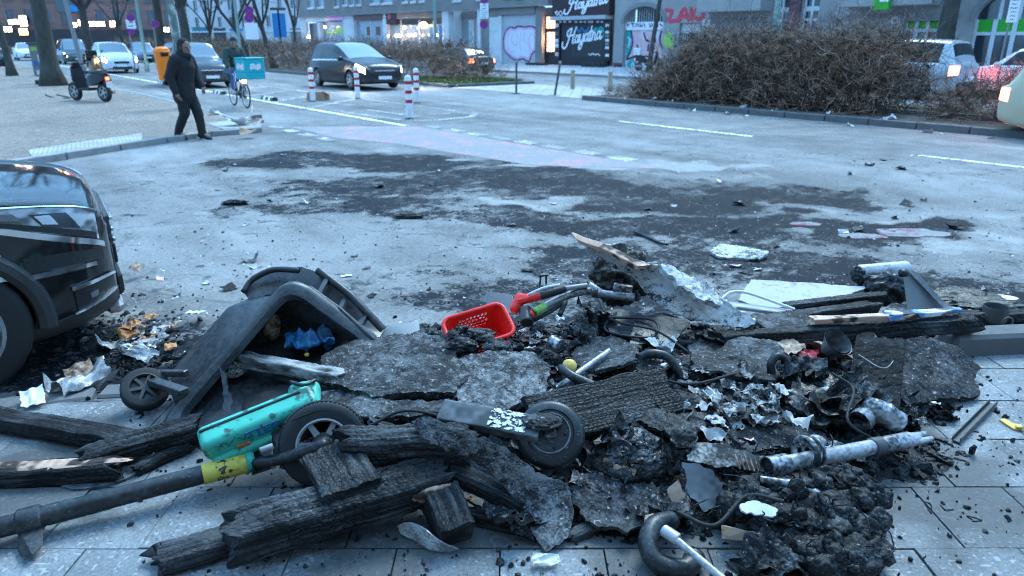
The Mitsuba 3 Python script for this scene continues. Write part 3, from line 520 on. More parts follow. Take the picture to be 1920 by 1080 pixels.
part(g, 'wall', FC.ex(shapely.box(t0, -.1, t1, zt).difference(shapely.union_all(H)), -.4, 0), 'wall_grey')
part(g, 'arch_moulding', FC.ex(affinity.scale(Point(cx, FC.p(1205, 42)[1]).buffer(rad * 1.16), 1, .66).intersection(shapely.box(-99, FC.p(1205, 42)[1], 99, 99)).difference(arch), .001, .09), 'stone_trim')
part(g, 'arch_moulding', FC.ex(affinity.scale(Point(cb, big[3]).buffer(rb * 1.1), 1, .66).intersection(shapely.box(-99, big[3], 99, 99)).difference(arch2), .001, .09), 'stone_trim')
part(g, 'backing', FC.box(t0, t1, -.1, zt, -2.6, -2.5), 'shop_black')
gt = part(g, 'gate', FC.b(1168, 56, 1241, 133, -.4, -.3), 'graf_white', label='gate painted with large pale pink letters'); gm = part(g, 'gate_band', FC.b(1168, 41, 1241, 56, -.35, -.2), 'sign_white', label='white band with faint letters above the gate')
part(gm, 'lettering', FC.st([[(1172, 44), (1174, 49), (1176, 45)], [(1180, 44), (1186, 44)], [(1183, 44), (1183, 50)], [(1188, 50), (1191, 44), (1194, 50)], [(1197, 44), (1197, 50), (1200, 47), (1200, 50)], [(1203, 44), (1206, 50)], [(1215, 44), (1215, 50), (1219, 48), (1219, 44)], [(1223, 44), (1223, 50), (1226, 50)], [(1230, 44), (1230, 50)], [(1234, 45), (1238, 49)]], .07, -.199, -.19), 'graf_dark')
for i in range(17): part(g, 'gate_bar', FC.ex(shapely.box(ar[0] + (i + .3) * (ar[1] - ar[0]) / 17, FC.p(1205, 42)[1], ar[0] + (i + .6) * (ar[1] - ar[0]) / 17, 99).intersection(arch.buffer(-.01)), -.35, -.3), 'shutter_grey')
gp = shapely.box(*[FC.r(1169, 57, 1240, 132)[i] for i in (0, 2, 1, 3)])
pk = Polygon(FC.pix([(1180, 57), (1196, 57), (1201, 78), (1205, 57), (1222, 57), (1226, 80), (1232, 57), (1240, 57), (1237, 100), (1241, 118), (1228, 108), (1216, 132), (1208, 120), (1196, 106), (1180, 106), (1171, 111), (1177, 95)])).buffer(0).intersection(gp)
part(gt, 'graffiti', FC.ex(Polygon(FC.pix([(1169, 57), (1182, 57), (1178, 96), (1169, 110)])).buffer(0), -.299, -.296), 'graf_teal', label='teal graffiti shading'); part(gt, 'graffiti', FC.ex(pk, -.2955, -.292), 'graf_rose', label='pale pink graffiti letters')
part(gt, 'graffiti', FC.ex(Polygon(bez(FC.pix([(1170, 131), (1171, 118), (1180, 110), (1190, 107), (1197, 116), (1203, 131)]), 4)).buffer(0).intersection(gp), -.291, -.288), 'graf_teal'); part(gt, 'graffiti', FC.st([[(1176, 130), (1181, 118), (1186, 130), (1190, 116), (1195, 130)], [(1172, 70), (1176, 75), (1173, 88)]], .1, -.2875, -.284), 'graf_white')
part(gt, 'graffiti', FC.st([[(1178, 58), (1181, 78), (1177, 97), (1170, 111), (1185, 106), (1197, 107), (1207, 120), (1214, 131)], [(1189, 85), (1195, 98), (1197, 107)], [(1202, 62), (1206, 74), (1212, 78)], [(1221, 60), (1224, 78)], [(1211, 84), (1210, 95)], [(1235, 60), (1232, 76), (1239, 96)], [(1226, 108), (1234, 112), (1240, 112)]], .13, -.283, -.279), 'graf_dark'); part(gt, 'graffiti', FC.st([[(1183, 75), (1186, 80), (1190, 70), (1193, 80)]], .07, -.283, -.279), 'graf_pink')
part(g, 'graffiti', FC.st([[(1249, 19), (1260, 22), (1255, 39), (1276, 38)], [(1271, 38), (1283, 17), (1291, 37)], [(1277, 31), (1288, 30)], [(1296, 17), (1297, 37)], [(1308, 17), (1298, 28), (1309, 36)], [(1316, 16), (1319, 31), (1310, 37)]], .26, .001, .008), 'graf_red', label='red sprayed letters')
lb = [FC.p(1254 + (10.5 + (i % 2) * 1.2) * math.cos(i * .7) * .95, 76 + (14 + (i % 2) * 1.5) * math.sin(i * .7)) for i in range(9)]
part(g, 'graffiti', FC.ex(Polygon(bez(lb + lb[:1], 4)).buffer(0), .001, .008), 'graf_lime', label='lime green sprayed blob')
bw = part(g, 'barred_window', FC.b(1274, 43.5, 1311, 82, -.3, -.2), 'wall_white', label='white panel with dark bars'); [part(bw, 'bar', FC.b(1275 + i * 4, 62, 1276.6 + i * 4, 82, -.199, -.15), 'shop_black') for i in range(9)]
for x, y in ((1325, 42), (1678, 38)): part(g, 'number_plate', FC.b(x - 6, y - 6, x + 7, y + 6, .001, .06), 'sign_white', label='small white house number plate'); part(g, 'digit', FC.st([[(x - 1, y - 3), (x - 2.5, y + 2), (x + .5, y + 3), (x + 2, y), (x - .5, y - 3)]], .06, .061, .066), 'graf_dark')
pi_ = FC.r(1483, -60, 1504, 75); part(g, 'pilaster', FC.box(pi_[0], pi_[1], -.1, zt - .01, .001, .18), 'purple_tile', label='purple tiled pilaster')
pi_ = FC.r(1149, 118, 1167, 133); part(g, 'plinth', FC.box(pi_[0] + .1, pi_[1] - .05, -.1, pi_[3], .001, .07), 'purple_tile')
for q in (w1, w2):
    w = part(g, 'window', FC.box(q[0], q[1], q[2], q[3], -.35, -.33), 'window_dark'); tm = (q[0] + q[1]) / 2
    for u in (q[0] + .06, tm, q[1] - .06): part(w, 'frame', FC.box(u - .06, u + .06, q[2], q[3], -.329, -.26), 'frame_white')
    for y in (17, 37, 57): z = FC.p(1490, y)[1]; part(w, 'frame', FC.box(q[0] + .12, q[1] - .12, z - (.12 if y == 17 else .06), z + (.12 if y == 17 else .06), -.328, -.27), 'frame_white')
zz = FC.p(1450, 37)[1]; part(g, 'cornice', FC.box(FC.p(1325, 40)[0], w1[0] - .1, zz - .12, zz + .12, .001, .06), 'stone_trim'); part(g, 'cornice', FC.box(w2[1] + .1, FC.p(1800, 33)[0], zz - .12, zz + .12, .001, .06), 'stone_trim')
for q, n_ in ((w3, 3), (big, 6)):
    z1_ = q[3] if n_ == 3 else big[3]; zb = FC.p(1850, 60)[1] if n_ == 6 else FC.p(1720, 54)[1]; zt_ = FC.p(1850, 36)[1] if n_ == 6 else FC.p(1720, 40)[1]
    w = part(g, 'shop_window', FC.box(q[0], q[1], q[2] if n_ == 3 else .2, zb, -.36, -.33), 'window_dark'); part(g, 'green_band', FC.box(q[0] + .003, q[1] - .003, zb, zt_, -.36, -.31), 'shop_green', label='bright green band above the window')
    for i in range(n_ + 1): u = q[0] + (q[1] - q[0]) * i / n_; part(w, 'frame', FC.box(u - .09, u + .09, q[2] if n_ == 3 else .2, zt_, -.309, -.24), 'frame_white')
    part(w, 'frame', FC.box(q[0], q[1], zb - .14, zb, -.3095, -.25), 'frame_white')
fan = part(g, 'fan_light', FC.ex(affinity.scale(Point(cb, big[3]).buffer(rb), 1, .62).intersection(shapely.box(-99, big[3] + .02, 99, 99)), -.36, -.33), 'window_dark'); [part(fan, 'frame', FC.box(cb + u - .07, cb + u + .07, big[3] + .02, big[3] + rb * .5, -.329, -.27), 'frame_white') for u in (-rb * .62, -.3 * rb, 0, .3 * rb)]
for x0, x1, y in ((1330, 1448, 22), (1592, 1765, 12)):
    q = FC.r(x0, 0, x1, y); part(g, 'bay', FC.box(q[0], q[1], FC.p((x0 + x1) / 2, y)[1], zt - .02, .001, 1.3), 'wall_grey', label='bay jutting out over the pavement')
h_ = thing('hanging_sign', 'green and white shop sign jutting out from the grey building', 'sign'); q = FC.r(1664, -14, 1692, 20)
part(h_, 'panel', FC.box(q[0], q[1], q[2], q[3], 1.35, 1.6), 'shop_green'); part(h_, 'white_field', FC.box(q[0] + .25, q[1] - .03, q[2] + .35, q[3] - .06, 1.601, 1.62), 'sign_white')
# buildings at the far end
FD = Facade(G(420, 96) * A([1, 1, 0]), A([math.sin(math.radians(20)), -math.cos(math.radians(20)), 0]) * 0 + unit(A([.86, -.5, 0])), unit(A([-.5, -.86, 0])))
FE = Facade(A([-75.0, 112.0, 0]), unit(A([.97, .24, 0])), unit(A([.24, -.97, 0])))
def far_house(F_, nm, label, x0, x1, zt, mat, rows, cols, pane='window_dark', trim='frame_white', ytop0=62):
    k = thing(nm, label, 'building'); t0, t1 = F_.p(x0, 60)[0], F_.p(x1, 60)[0]; ho = []; pos = []
    for r in range(rows):
        for c in range(cols):
            u = t0 + (t1 - t0) * (c + .5) / cols; z = 4.4 + r * 3.1
            pos.append((u, z)); ho.append(shapely.box(u - .55, z, u + .55, z + 1.9))
    part(k, 'wall', F_.ex(shapely.box(t0, -1, t1, zt).difference(shapely.union_all(ho)), -.4, 0), mat)
    part(k, 'cornice', F_.box(t0, t1, 3.5, 3.75, .001, .25), trim)
    for u, z in pos:
        w = part(k, 'window', F_.box(u - .55, u + .55, z, z + 1.9, -.25, -.2), pane); part(w, 'frame', F_.box(u - .05, u + .05, z, z + 1.9, -.199, -.15), trim); part(w, 'sill', F_.box(u - .7, u + .7, z - .15, z - .003, .001, .15), trim)
    return k, t0, t1
k, t0, t1 = far_house(FD, 'pale_building', 'pale old apartment house with rows of dark windows beyond the bare trees', 322, 566, 19, 'wall_pale', 4, 11)
part(k, 'shop_sign', FD.b(362, 51, 392, 60, .001, .2), 'teal_board', label='teal shop sign'); part(k, 'shop_window', FD.b(360, 61, 395, 80, .001, .05), 'shop_black'); part(k, 'shop_window', FD.b(402, 52, 424, 78, .001, .06), 'shop_black'); part(k, 'shop_window', FD.b(545, 53, 565, 80, .001, .06), 'wall_brown')
for x in (437, 452, 478): part(k, 'sign', FD.b(x - 4, 54, x + 4, 60, .05, .25), 'graf_blue')
k, t0, t1 = far_house(FE, 'brick_building', 'dusky red brick building at the far end of the street with glowing shop signs', -130, 335, 22, 'brick_red', 4, 14, 'window_dark', 'brown_board')
part(k, 'glass_front', FE.b(100, -60, 152, 22, .001, .3), 'window_dark', label='tall dark glazed front'); part(k, 'blue_sign', FE.b(133, 10, 147, 22, .3, .5), 'blue_panel'); part(k, 'ground_floor', FE.b(-120, 56, 335, 84, .001, .3), 'shop_black')
for i, (x0, y0, x1, y1, c, kk, lb) in enumerate(((171, 41, 198, 49, (1, .55, .45), 5, 'wide white red glowing shop sign between the two bare trunks'), (209, 40, 218, 50, (1, .25, .16), 4, 'small red glowing sign right of the wide white one'), (150, 38, 160, 48, (1, .4, .1), 3, 'orange red glowing sign left of the bare trunk'), (136, 43, 146, 51, (1, .85, .8), 5, 'round white glowing sign with a pink edge beside the lamp post'), (41, 30, 53, 49, (1, .95, .98), 5, 'tall white glowing sign at the far left'), (20, 38, 28, 46, (.3, 1, .45), 1.6, 'green glowing sign at the far left'), (29, 37, 38, 45, (1, .3, .5), 1.6, 'pink glowing sign at the far left'), (12, 51, 25, 59, (1, .75, .55), 5, 'warm white glowing sign low at the far left'), (40, 54, 55, 65, (1, .3, .05), 4.5, 'orange glowing lamp above the pale far car'), (303, 52, 319, 59, (1, .95, .75), 2.5, 'pale yellow glowing window beyond the mottled post'))):
    s_ = thing('glowing_sign', lb, 'sign'); part(s_, 'housing', FE.b(x0 - .5, y0 - .5, x1 + .5, y1 + .5, .5, .7), 'grey_paint'); lit(s_, FE.b(x0, y0, x1, y1, .701, .75), c, kk, part_name='face')
k = thing('advertising_column', 'dark advertising column with two bright blue panels behind the left hedge', 'column'); c = at(527, 79, 58); ax = unit(A([c[0], c[1], 0])); rt = A([ax[1], -ax[0], 0])
for i, s_ in enumerate((-1, 1)): part(k, 'panel', xf(box((0, 0, 0), (.42, .25, 1.75)), frame(c * A([1, 1, 0]) + rt * s_ * .27 + A([0, 0, 2.9]), rt, ax, (0, 0, 1))), 'blue_panel', label='bright blue poster panel')
part(k, 'core', xf(bev((0, 0, 0), (.12, .22, 4.0), .02), frame(c * A([1, 1, 0]) + A([0, 0, 2.0]), rt, ax, (0, 0, 1))), 'black'); part(k, 'cap', xf(bev((0, 0, 0), (1.15, .4, .18), .03), frame(c * A([1, 1, 0]) + A([0, 0, 4.09]), rt, ax, (0, 0, 1))), 'dark_metal')
SL = ((736, 67, .8), (750, 67, 1), (756, 67, 1), (760, 67, .7), (774, 66, .9), (786, 65, 1), (766, 52, 1.2), (827, 66, .9), (586, 69, 1.4), (617, 51, 1.1))
for i, (x, y, r) in enumerate(SL):
    t, z = FC.p(x, y); p_ = FC.o * A([1, 1, 0]) + FC.u * t + FC.n * .45 + A([0, 0, z])
    lit('window_lamp', ball(p_, .11 * r, 1), WARM if i not in (6, 7) else (1, .8, .7), 4.5, None, 'lamp', None); lab(f'window_lamp_{i:03d}' if i else 'window_lamp', 'small warm lamp glowing in a shop window' if i < 8 else ('small lamp glowing low in the leftmost shop door' if i == 8 else 'small lamp above the lime green shop display'), 'lamp', 'warm lamps along the shop windows' if i < 8 else None)
t, z = FC.p(798, 47); lit('yellow_lamp', ball(FC.o * A([1, 1, 0]) + FC.u * t + FC.n * .2 + A([0, 0, z]), (.34, .34, .28), 2), (1, .66, .15), .8, 'large yellow paper lamp in a shop window beside the green pole', 'lamp')
# ------------------------------------------------------------------ trees, poles, signs, hedges
def base_at(px, D): p = at(px, 79, D); return A([p[0], p[1], 0.1])
def bare_tree(base, r0, label, seed, fork=3.2, nb=5, H=9, lean=(0, 0), spread=.55, levels=2, bend=.25, name='bare_tree', group=None):
    r = np.random.default_rng(seed); k = thing(name, label, 'tree', group); b = A(base, float)
    n = 9; z = np.linspace(0, 1, n); tp = b + np.stack([lean[0] * z ** 1.5 + bend * .3 * np.sin(z * 4 + seed), lean[1] * z ** 1.5 + bend * .3 * np.sin(z * 3 + 2 * seed), z * fork], 1)
    rad = r0 * (1 - .25 * z) * (1 + .7 * np.exp(-z * fork / .35)); part(k, 'trunk', tube(tp, rad, 12), 'bark', True)
    tw = []; tip = tp[-1]
    def limb(p, d, L, r_, lev):
        m = 7; pts = [p]; q = A(p, float); dd = unit(d)
        for i in range(m):
            dd = unit(dd + r.normal(0, .13, 3) + A([0, 0, .06])); q = q + dd * L / m; pts.append(q)
        pts = A(pts); me = tube(pts, r_ * np.linspace(1, .45, m + 1), 7 if lev == 0 else 5, caps=False); out = [me]
        if lev < levels:
            for c in range(3 + lev * 2):
                i = r.integers(2, m + 1); nd = unit(pts[i] - pts[i - 1]); s_ = unit(np.cross(nd, r.normal(0, 1, 3)))
                o = limb(pts[i], nd * .75 + s_ * .75, L * r.uniform(.45, .7), r_ * .5 * r.uniform(.7, 1), lev + 1)
                if lev == 0: out += o
                else: tw.extend(o)
        return out
    a0 = r.uniform(0, 6)
    for i in range(nb):
        an = a0 + i * 6.283 / nb + r.uniform(-.4, .4); d = A([math.cos(an) * spread, math.sin(an) * spread, 1.0 if i else 1.6])
        part(k, 'limb', cat(limb(tip - A([0, 0, r.uniform(0, .4)]), d, (H - fork) * r.uniform(.75, 1), r0 * (.7 if i == 0 else r.uniform(.35, .55)), 0)), 'bark', True)
    if tw: part(k, 'twigs', cat(tw), 'bark', kind='stuff')
    return k
bare_tree(G(101, 160, .1), .31, 'thick dark bare tree trunk beside the grey box at the left pavement edge', 3, 5.2, 5, 11, (0, .2), bend=.1)
bare_tree(G(27, 142, .1), .17, 'slim leaning bare tree at the far left edge of the pavement', 5, 4.5, 4, 9, (-.9, .3))
bare_tree(base_at(167, 52), .30, 'dark bare tree behind the cars, forking low in front of the brick building', 8, 4.0, 5, 11, spread=.8)
bare_tree(base_at(303, 50), .30, 'dark bare tree left of the mottled post', 11, 5.0, 5, 11)
bare_tree(base_at(347, 46), .33, 'broad dark bare tree right of the mottled post', 12, 3.6, 6, 11, spread=.7)
bare_tree(base_at(395, 62), .16, 'slim many stemmed bare tree in front of the pale building', 15, 2.4, 7, 9, spread=.35)
bare_tree(base_at(462, 50), .2, 'leaning bare tree beside the green pole above the left hedge', 18, 2.6, 4, 9, (-.7, 0), spread=.8)
bare_tree(base_at(508, 48), .17, 'bare tree right of the two round no stopping signs', 21, 2.6, 4, 9, (-.5, 0), spread=.5)
bare_tree(base_at(552, 58), .13, 'thin bare tree at the corner of the grey brown apartment block', 24, 2.8, 4, 9, spread=.4)
bare_tree(base_at(230, 70), .18, 'small bare tree far behind the white car', 26, 3.0, 5, 9, spread=.7)
bare_tree(base_at(1768, 34), .42, 'large dark bare tree in front of the green banded windows', 27, 4.1, 5, 11, (.2, 0), spread=.9)
bare_tree(G(1219, 136, .12), .13, 'young slanting tree in front of the graffiti gate', 30, 6.5, 4, 9, (.55, .2), spread=.35)
def post(name, label, px, py, D, r, h, mat, lean=(0, 0), cat_='pole', r1=None):
    b = G(px, py, .1) if D is None else base_at(px, D); k = thing(name, label, cat_)
    part(k, 'shaft', cyl(b, b + A([lean[0], lean[1], h]), r, 14, r1 or r * .75), mat, True); part(k, 'foot', cyl(b - A([0, 0, .05]), b + A([0, 0, .5]), r * 1.35, 14), mat, 40); return b
post('lamp_post', 'slim pale blue grey leaning lamp post in front of the dark van', 146, 79, 37, .11, 9, 'grey_paint', (-.6, 0), 'lamp post')
post('lamp_post', 'slim green grey lamp post right of the white car', 268, 79, 44, .1, 9, 'pole_green', cat_='lamp post')
MP = base_at(334, 18.6); post('lamp_post', 'pale mottled post carrying the orange bin', 334, 79, 18.6, .105, 7, 'pole_mottled', (-.15, 0), 'lamp post')
post('lamp_post', 'grey green lamp post above the left hedge near the violet round signs', 449, 79, 45, .1, 9, 'pole_green', cat_='lamp post')
post('lamp_post', 'pale green lamp post in front of the shop windows', 817, 79, 43, .1, 9, 'pole_green', cat_='lamp post')
post('lamp_post', 'thick pale green lamp post beside the purple tiled pilaster', 1452, 79, 27, .1, 8, 'pole_green', cat_='lamp post')
def facing(c): a = unit(A([c[0], c[1], 0])); return frame(c, A([a[1], -a[0], 0]), A([0, 0, 1]), -a)   # x right, y up, z towards the camera
def round_sign(parent, c, r):
    M = facing(c); part(parent, 'disc', lathe([(0, -.012), (r, -.012), (r, .012), (0, .012)], 24, M), 'sign_red', label='round red rimmed sign'); part(parent, 'field', lathe([(0, .0125), (r * .8, .0125), (r * .8, .017), (0, .017)], 24, M), 'sign_blue')
    part(parent, 'cross', xf(cat([extrude(LineString([(-r * .57, -r * .57), (r * .57, r * .57)]).buffer(r * .09), .003, z0=.0175), extrude(LineString([(-r * .57, r * .57), (r * .57, -r * .57)]).buffer(r * .09), .003, z0=.0212)]), M), 'sign_red')
def sign_post(label, px, D, rounds=(), plates=(), top=-20, mat='pole_green', h=None):
    b = base_at(px, D); k = thing('sign_post', label, 'sign'); z = h or at(px, top, D)[2]; a = unit(A([b[0], b[1], 0]))
    part(k, 'pole', cyl(b + a * .07, A([b[0], b[1], z]) + a * .07, .035, 10), 'grey_paint', True)
    for (x, y, r) in rounds: round_sign(k, at(x, y, D), r)
    for (x0, y0, x1, y1, n) in plates:
        p0, p1 = at(x0, y1, D), at(x1, y0, D); M = facing((p0 + p1) / 2); w, hh = abs(p1[0] - p0[0]), p1[2] - p0[2]
        q = part(k, 'plate', bev(None, (w, hh, .02), .004, M=M), 'sign_white')
        for i in range(n):
            yy = hh * (.5 - (i + .7) / (n + .4)); part(q, 'print_line', xf(box((R.uniform(-.05, .05) * w, yy, .0125), (w * R.uniform(.4, .72), hh * .2 / n, .003)), M), 'dark_plastic')
    return k
sign_post('no stopping sign with two white plates between the portal and the roller shutter', 908, 44, [(907, 46, .235), (908, -1, .235)], [(900, 6, 916, 20, 2), (900, 20.5, 916, 35, 3)])
sign_post('no stopping sign with a white plate left of the slim green lamp post', 245, 42, [(245, 33, .2), (246, 58, .2)], [(239, 37, 252, 54, 2)], 20)
sign_post('round no stopping sign above a small blue plate left of the mottled post', 292, 42, [(292, 45, .2)], [], 36)
sign_post('two round no stopping signs one above the other over a long white panel', 467, 40, [(467, 20, .23), (467, 34, .23)], [(462, 43, 482, 74, 0)], 10)
sign_post('white sign plate with lines of print on a slanting pole at the right edge', 1884, 27, [], [(1887, -5, 1914, 42, 6)], -10)
# bare hedges: tangles of twigs
def twigs(n, start, seed, length=(.5, 1.1), r=(.004, .009), up=.5, wig=.45, seg=6):
    g = np.random.default_rng(seed); p = start(g, n); d = g.normal(0, 1, (n, 3)); d[:, 2] = np.abs(d[:, 2]) * .6 + up * g.uniform(-.4, 1.6, n); d /= np.linalg.norm(d, axis=1, keepdims=True)
    L = g.uniform(*length, n) / seg; P = [p]
    for i in range(seg):
        d = d + g.normal(0, wig, (n, 3)); d /= np.linalg.norm(d, axis=1, keepdims=True); P.append(P[-1] + d * L[:, None])
    P = np.stack(P, 1); rad = g.uniform(*r, n)[:, None] * np.linspace(1, .5, seg + 1)[None]
    x = g.normal(0, 1, (n, 3)); t = np.gradient(P, axis=1); t /= np.linalg.norm(t, axis=2, keepdims=True) + 1e-9
    x = x[:, None] - t * (t * x[:, None]).sum(2, keepdims=True); x /= np.linalg.norm(x, axis=2, keepdims=True) + 1e-9; y = np.cross(t, x)
    V = np.stack([P + rad[..., None] * (math.cos(a) * x + math.sin(a) * y) for a in (0, 2.094, 4.189)], 2).reshape(n, -1, 3)
    f = grid_faces(seg + 1, 3, True); m = (seg + 1) * 3
    return V.reshape(-1, 3), (f[None] + np.arange(n)[:, None, None] * m).reshape(-1, 3)
def hedge_start(s0, s1, n0, n1, hf):
    def fn(g, n):
        s, u = g.uniform(s0, s1, n), g.beta(.75, .95, n); h = hf(s); z = h * g.beta(1.25, 1.0, n) * .93; nn = n0 + (n1 - n0) * u
        edge = (z / np.maximum(h, .01)) ** 2 * .25; nn = n0 + (n1 - n0) * (edge * .5 + (1 - edge) * u)
        return np.stack([s, nn], 1) @ np.stack([SU, SN]) + np.stack([s * 0, s * 0, z + .1], 1)
    return fn
hr = lambda s: 1.78 * np.clip((14.7 - s) / 1.1, .08, 1) ** .75 * np.clip((s - 7.6) / .5, .3, 1) ** .4 + .08 * np.sin(s * 3)
k = thing('right_hedge', 'large brown tangled leafless hedge on the right of the median', 'hedge')
part(k, 'twigs', twigs(8800, hedge_start(7.8, 15.3, 16.5, 19.3, hr), 1, (.5, 1.25), (.004, .011)), 'twig', kind='stuff')
part(k, 'stems', twigs(420, lambda g, n: np.stack([g.uniform(8, 14.5, n), g.uniform(16.4, 18.5, n)], 1) @ np.stack([SU, SN]) + A([0, 0, .1]), 2, (.9, 1.9), (.010, .018), 1.2, .3), 'twig', kind='stuff')
part(k, 'runners', twigs(160, hedge_start(8.0, 14.5, 16.35, 16.8, hr), 12, (1.0, 2.0), (.008, .013), .2, .5, 9), 'twig', kind='stuff')
hl = lambda s: (1.55 + .1 * np.sin(s * 1.7) + .25 * np.clip((s - 45) / 30, 0, 1)) * np.clip((s - 24.9) / 2.4, .12, 1) ** .6
k = thing('left_hedge', 'long brown leafless hedge along the median behind the dark hatchback', 'hedge')
part(k, 'twigs', twigs(9500, hedge_start(25.0, 62, 16.4, 19.4, hl), 3, (.4, .9), (.005, .013), 1.3, .3, 5), 'twig', kind='stuff')
part(k, 'dead_leaves', twigs(2500, hedge_start(62, 95, 16.4, 19.4, hl), 4, (.5, 1.0), (.010, .018), 1.3, .3, 4), 'twig', kind='stuff')
hs = lambda s: .25 + 1.15 * np.clip((7.0 - s) / 2.0, .05, 1)
k = thing('small_hedge', 'small leafless bush beside the pale taxi at the right edge', 'bush'); part(k, 'twigs', twigs(1500, hedge_start(3.4, 7.0, 16.6, 18.4, hs), 5, (.4, .9), (.004, .009)), 'twig', kind='stuff')
lo = lambda s: .22 + 0 * s
stuff('ground_cover', twigs(800, hedge_start(14.6, 16.4, 16.2, 19.2, lo), 6, (.2, .4), (.004, .008), .8), 'twig', 'low dry ground cover at the left end of the right bed', 'ground cover')
def blades(n, s0, s1, n0, n1, seed, h=(.08, .2)):
    g = np.random.default_rng(seed); b = np.stack([g.uniform(s0, s1, n), g.uniform(n0, n1, n)], 1) @ np.stack([SU, SN]) + A([0, 0, .1]); a = g.uniform(0, 6.28, n); hh = g.uniform(*h, n); w = .012
    x = np.stack([np.cos(a), np.sin(a), a * 0], 1) * w; tip = b + np.stack([g.normal(0, .05, n), g.normal(0, .05, n), hh], 1)
    return np.stack([b - x, b + x, tip], 1).reshape(-1, 3), np.arange(3 * n).reshape(-1, 3)
stuff('grass', cat([blades(9000, 24.6, 29.5, 15.95, 20.0, 1), blades(2500, 5.5, 9, 17.9, 19.6, 2, (.05, .13))]), 'grass', 'green grass at the end of the median bed', 'grass')
g_ = np.random.default_rng(5)
scr = [((s, n), z) for s, n, z in zip(g_.uniform(7.0, 15, 16), g_.uniform(15.8, 16.5, 16), g_.uniform(.1, .14, 16))] + [((s, n), z) for s, n, z in zip(g_.uniform(8.2, 13.5, 7), g_.uniform(16.5, 17.2, 7), [.5, .9, 1.3, .4, 1.7, 1.0, .7])] + [((s, 15.3), .0) for s in g_.uniform(4, 14, 8)]
for i, ((s, n), z) in enumerate(scr): solo('paper_scrap', crumple(S(s, n, z), .09 + .06 * (i % 3), 700 + i, 5), 'white_paper', 'small white paper scrap caught in or below the right hedge', 'paper scrap', 'white scraps around the right hedge', True)
# ------------------------------------------------------------------ bollards and small street furniture
def bollard(px, py, label):
    b = G(px, py); k = thing('bollard', label, 'bollard', 'red and white bollards on the hatched road strip'); H_ = .98; r = .078
    part(k, 'post', lathe([(0, 0), (r, 0), (r, H_ - .05), (r * .85, H_ - .02), (r * .5, H_), (0, H_ + .005)], 20, frame(b, *np.eye(3))), 'white_plastic', 40)
    for z in (.40, .61, .82): part(k, 'red_band', lathe([(r + .0005, z - .036), (r + .003, z - .036), (r + .003, z + .036), (r + .0005, z + .036)], 20, frame(b, *np.eye(3))), 'bollard_red', 40)
    part(k, 'foot', lathe([(0, .002), (r * 1.35, .002), (r * 1.3, .02), (r + .001, .03)], 20, frame(b, *np.eye(3))), 'dark_plastic', 40)
bollard(587, 190, 'red and white bollard in front of the cardboard box, leftmost of four'); bollard(671, 185, 'red and white bollard in front of the dark hatchback'); bollard(768, 223, 'red and white bollard standing nearest to the camera'); bollard(782, 193, 'red and white bollard just behind the nearest one')
c = G(598, 188); k = thing('cardboard_box', 'crushed brown cardboard box behind the leftmost bollard', 'box')
pr('cardboard', proc(lambda p, n, uv: mi.Color3f(.30, .19, .125) * (.75 + .5 * fbm(p.x * 9, p.y * 9, p.z * 9, 3))), .85)
part(k, 'body', hull([c + A(q) for q in ((-.36, -.1, 0), (.22, -.16, 0), (.3, .2, 0), (-.3, .24, 0), (-.33, -.06, .24), (.2, -.12, .27), (.28, .18, .22), (-.28, .22, .28))]), 'cardboard'); part(k, 'flap', hull([c + A(q) for q in ((.2, -.125, .27), (.34, -.2, .2), (.42, .1, .2), (.29, .18, .225), (.35, -.2, .19), (.43, .1, .19))]), 'cardboard')
for px, py, lb in ((968, 176, 'short dark metal post, left of the pair at the median crossing'), (1040, 180, 'short dark metal post leaning right at the median crossing')):
    b = G(px, py); k = thing('metal_post', lb, 'post'); ln = .0 if px < 1000 else .16
    part(k, 'shaft', cyl(b, b + A([ln, 0, 1.05]), .038, 10), 'dark_metal', True); part(k, 'base_plate', bev(b + A([0, 0, .015]), (.3, .2, .03), .008, .6), 'dark_metal'); part(k, 'cap', ball(b + A([ln, 0, 1.06]), .055, 2), 'grey_paint', True)
pr('old_wood', proc(lambda p, n, uv: mi.Color3f(.33, .27, .19) * (.6 + .8 * fbm(p.x * 14, p.y * 14, p.z * 3, 3))), .85)
for px, py, lb in ((1073, 168, 'short wooden bollard, left of the two by the right hedge'), (1143, 172, 'short wooden bollard nearest to the right hedge')):
    b = G(px, py); k = thing('wooden_bollard', lb, 'bollard'); part(k, 'post', lathe([(0, 0), (.085, 0), (.085, .56), (.068, .57), (.068, .61), (.092, .62), (.09, .69), (.05, .73), (0, .735)], 14, frame(b, *np.eye(3))), 'old_wood', 30)
for px, py, lb in ((505, 188, 'black and white striped lane divider on the road right of the cyclist'), (412, 176, 'black and white striped lane divider left of the cyclist'), (305, 157, 'black and white striped lane divider beside the orange bin')):
    c = G(px, py); k = thing('lane_divider', lb, 'lane divider')
    for i in range(5):
        q = c + SU * (i - 2) * .2 * (-1); part(k, 'segment', hull([q + SU * a * .098 + SN * b * w + A([0, 0, z]) for a in (-1, 1) for b in (-1, 1) for w, z in ((.1, .002), (.06, .11))]), 'black_plastic' if i % 2 == 0 else 'white_plastic')
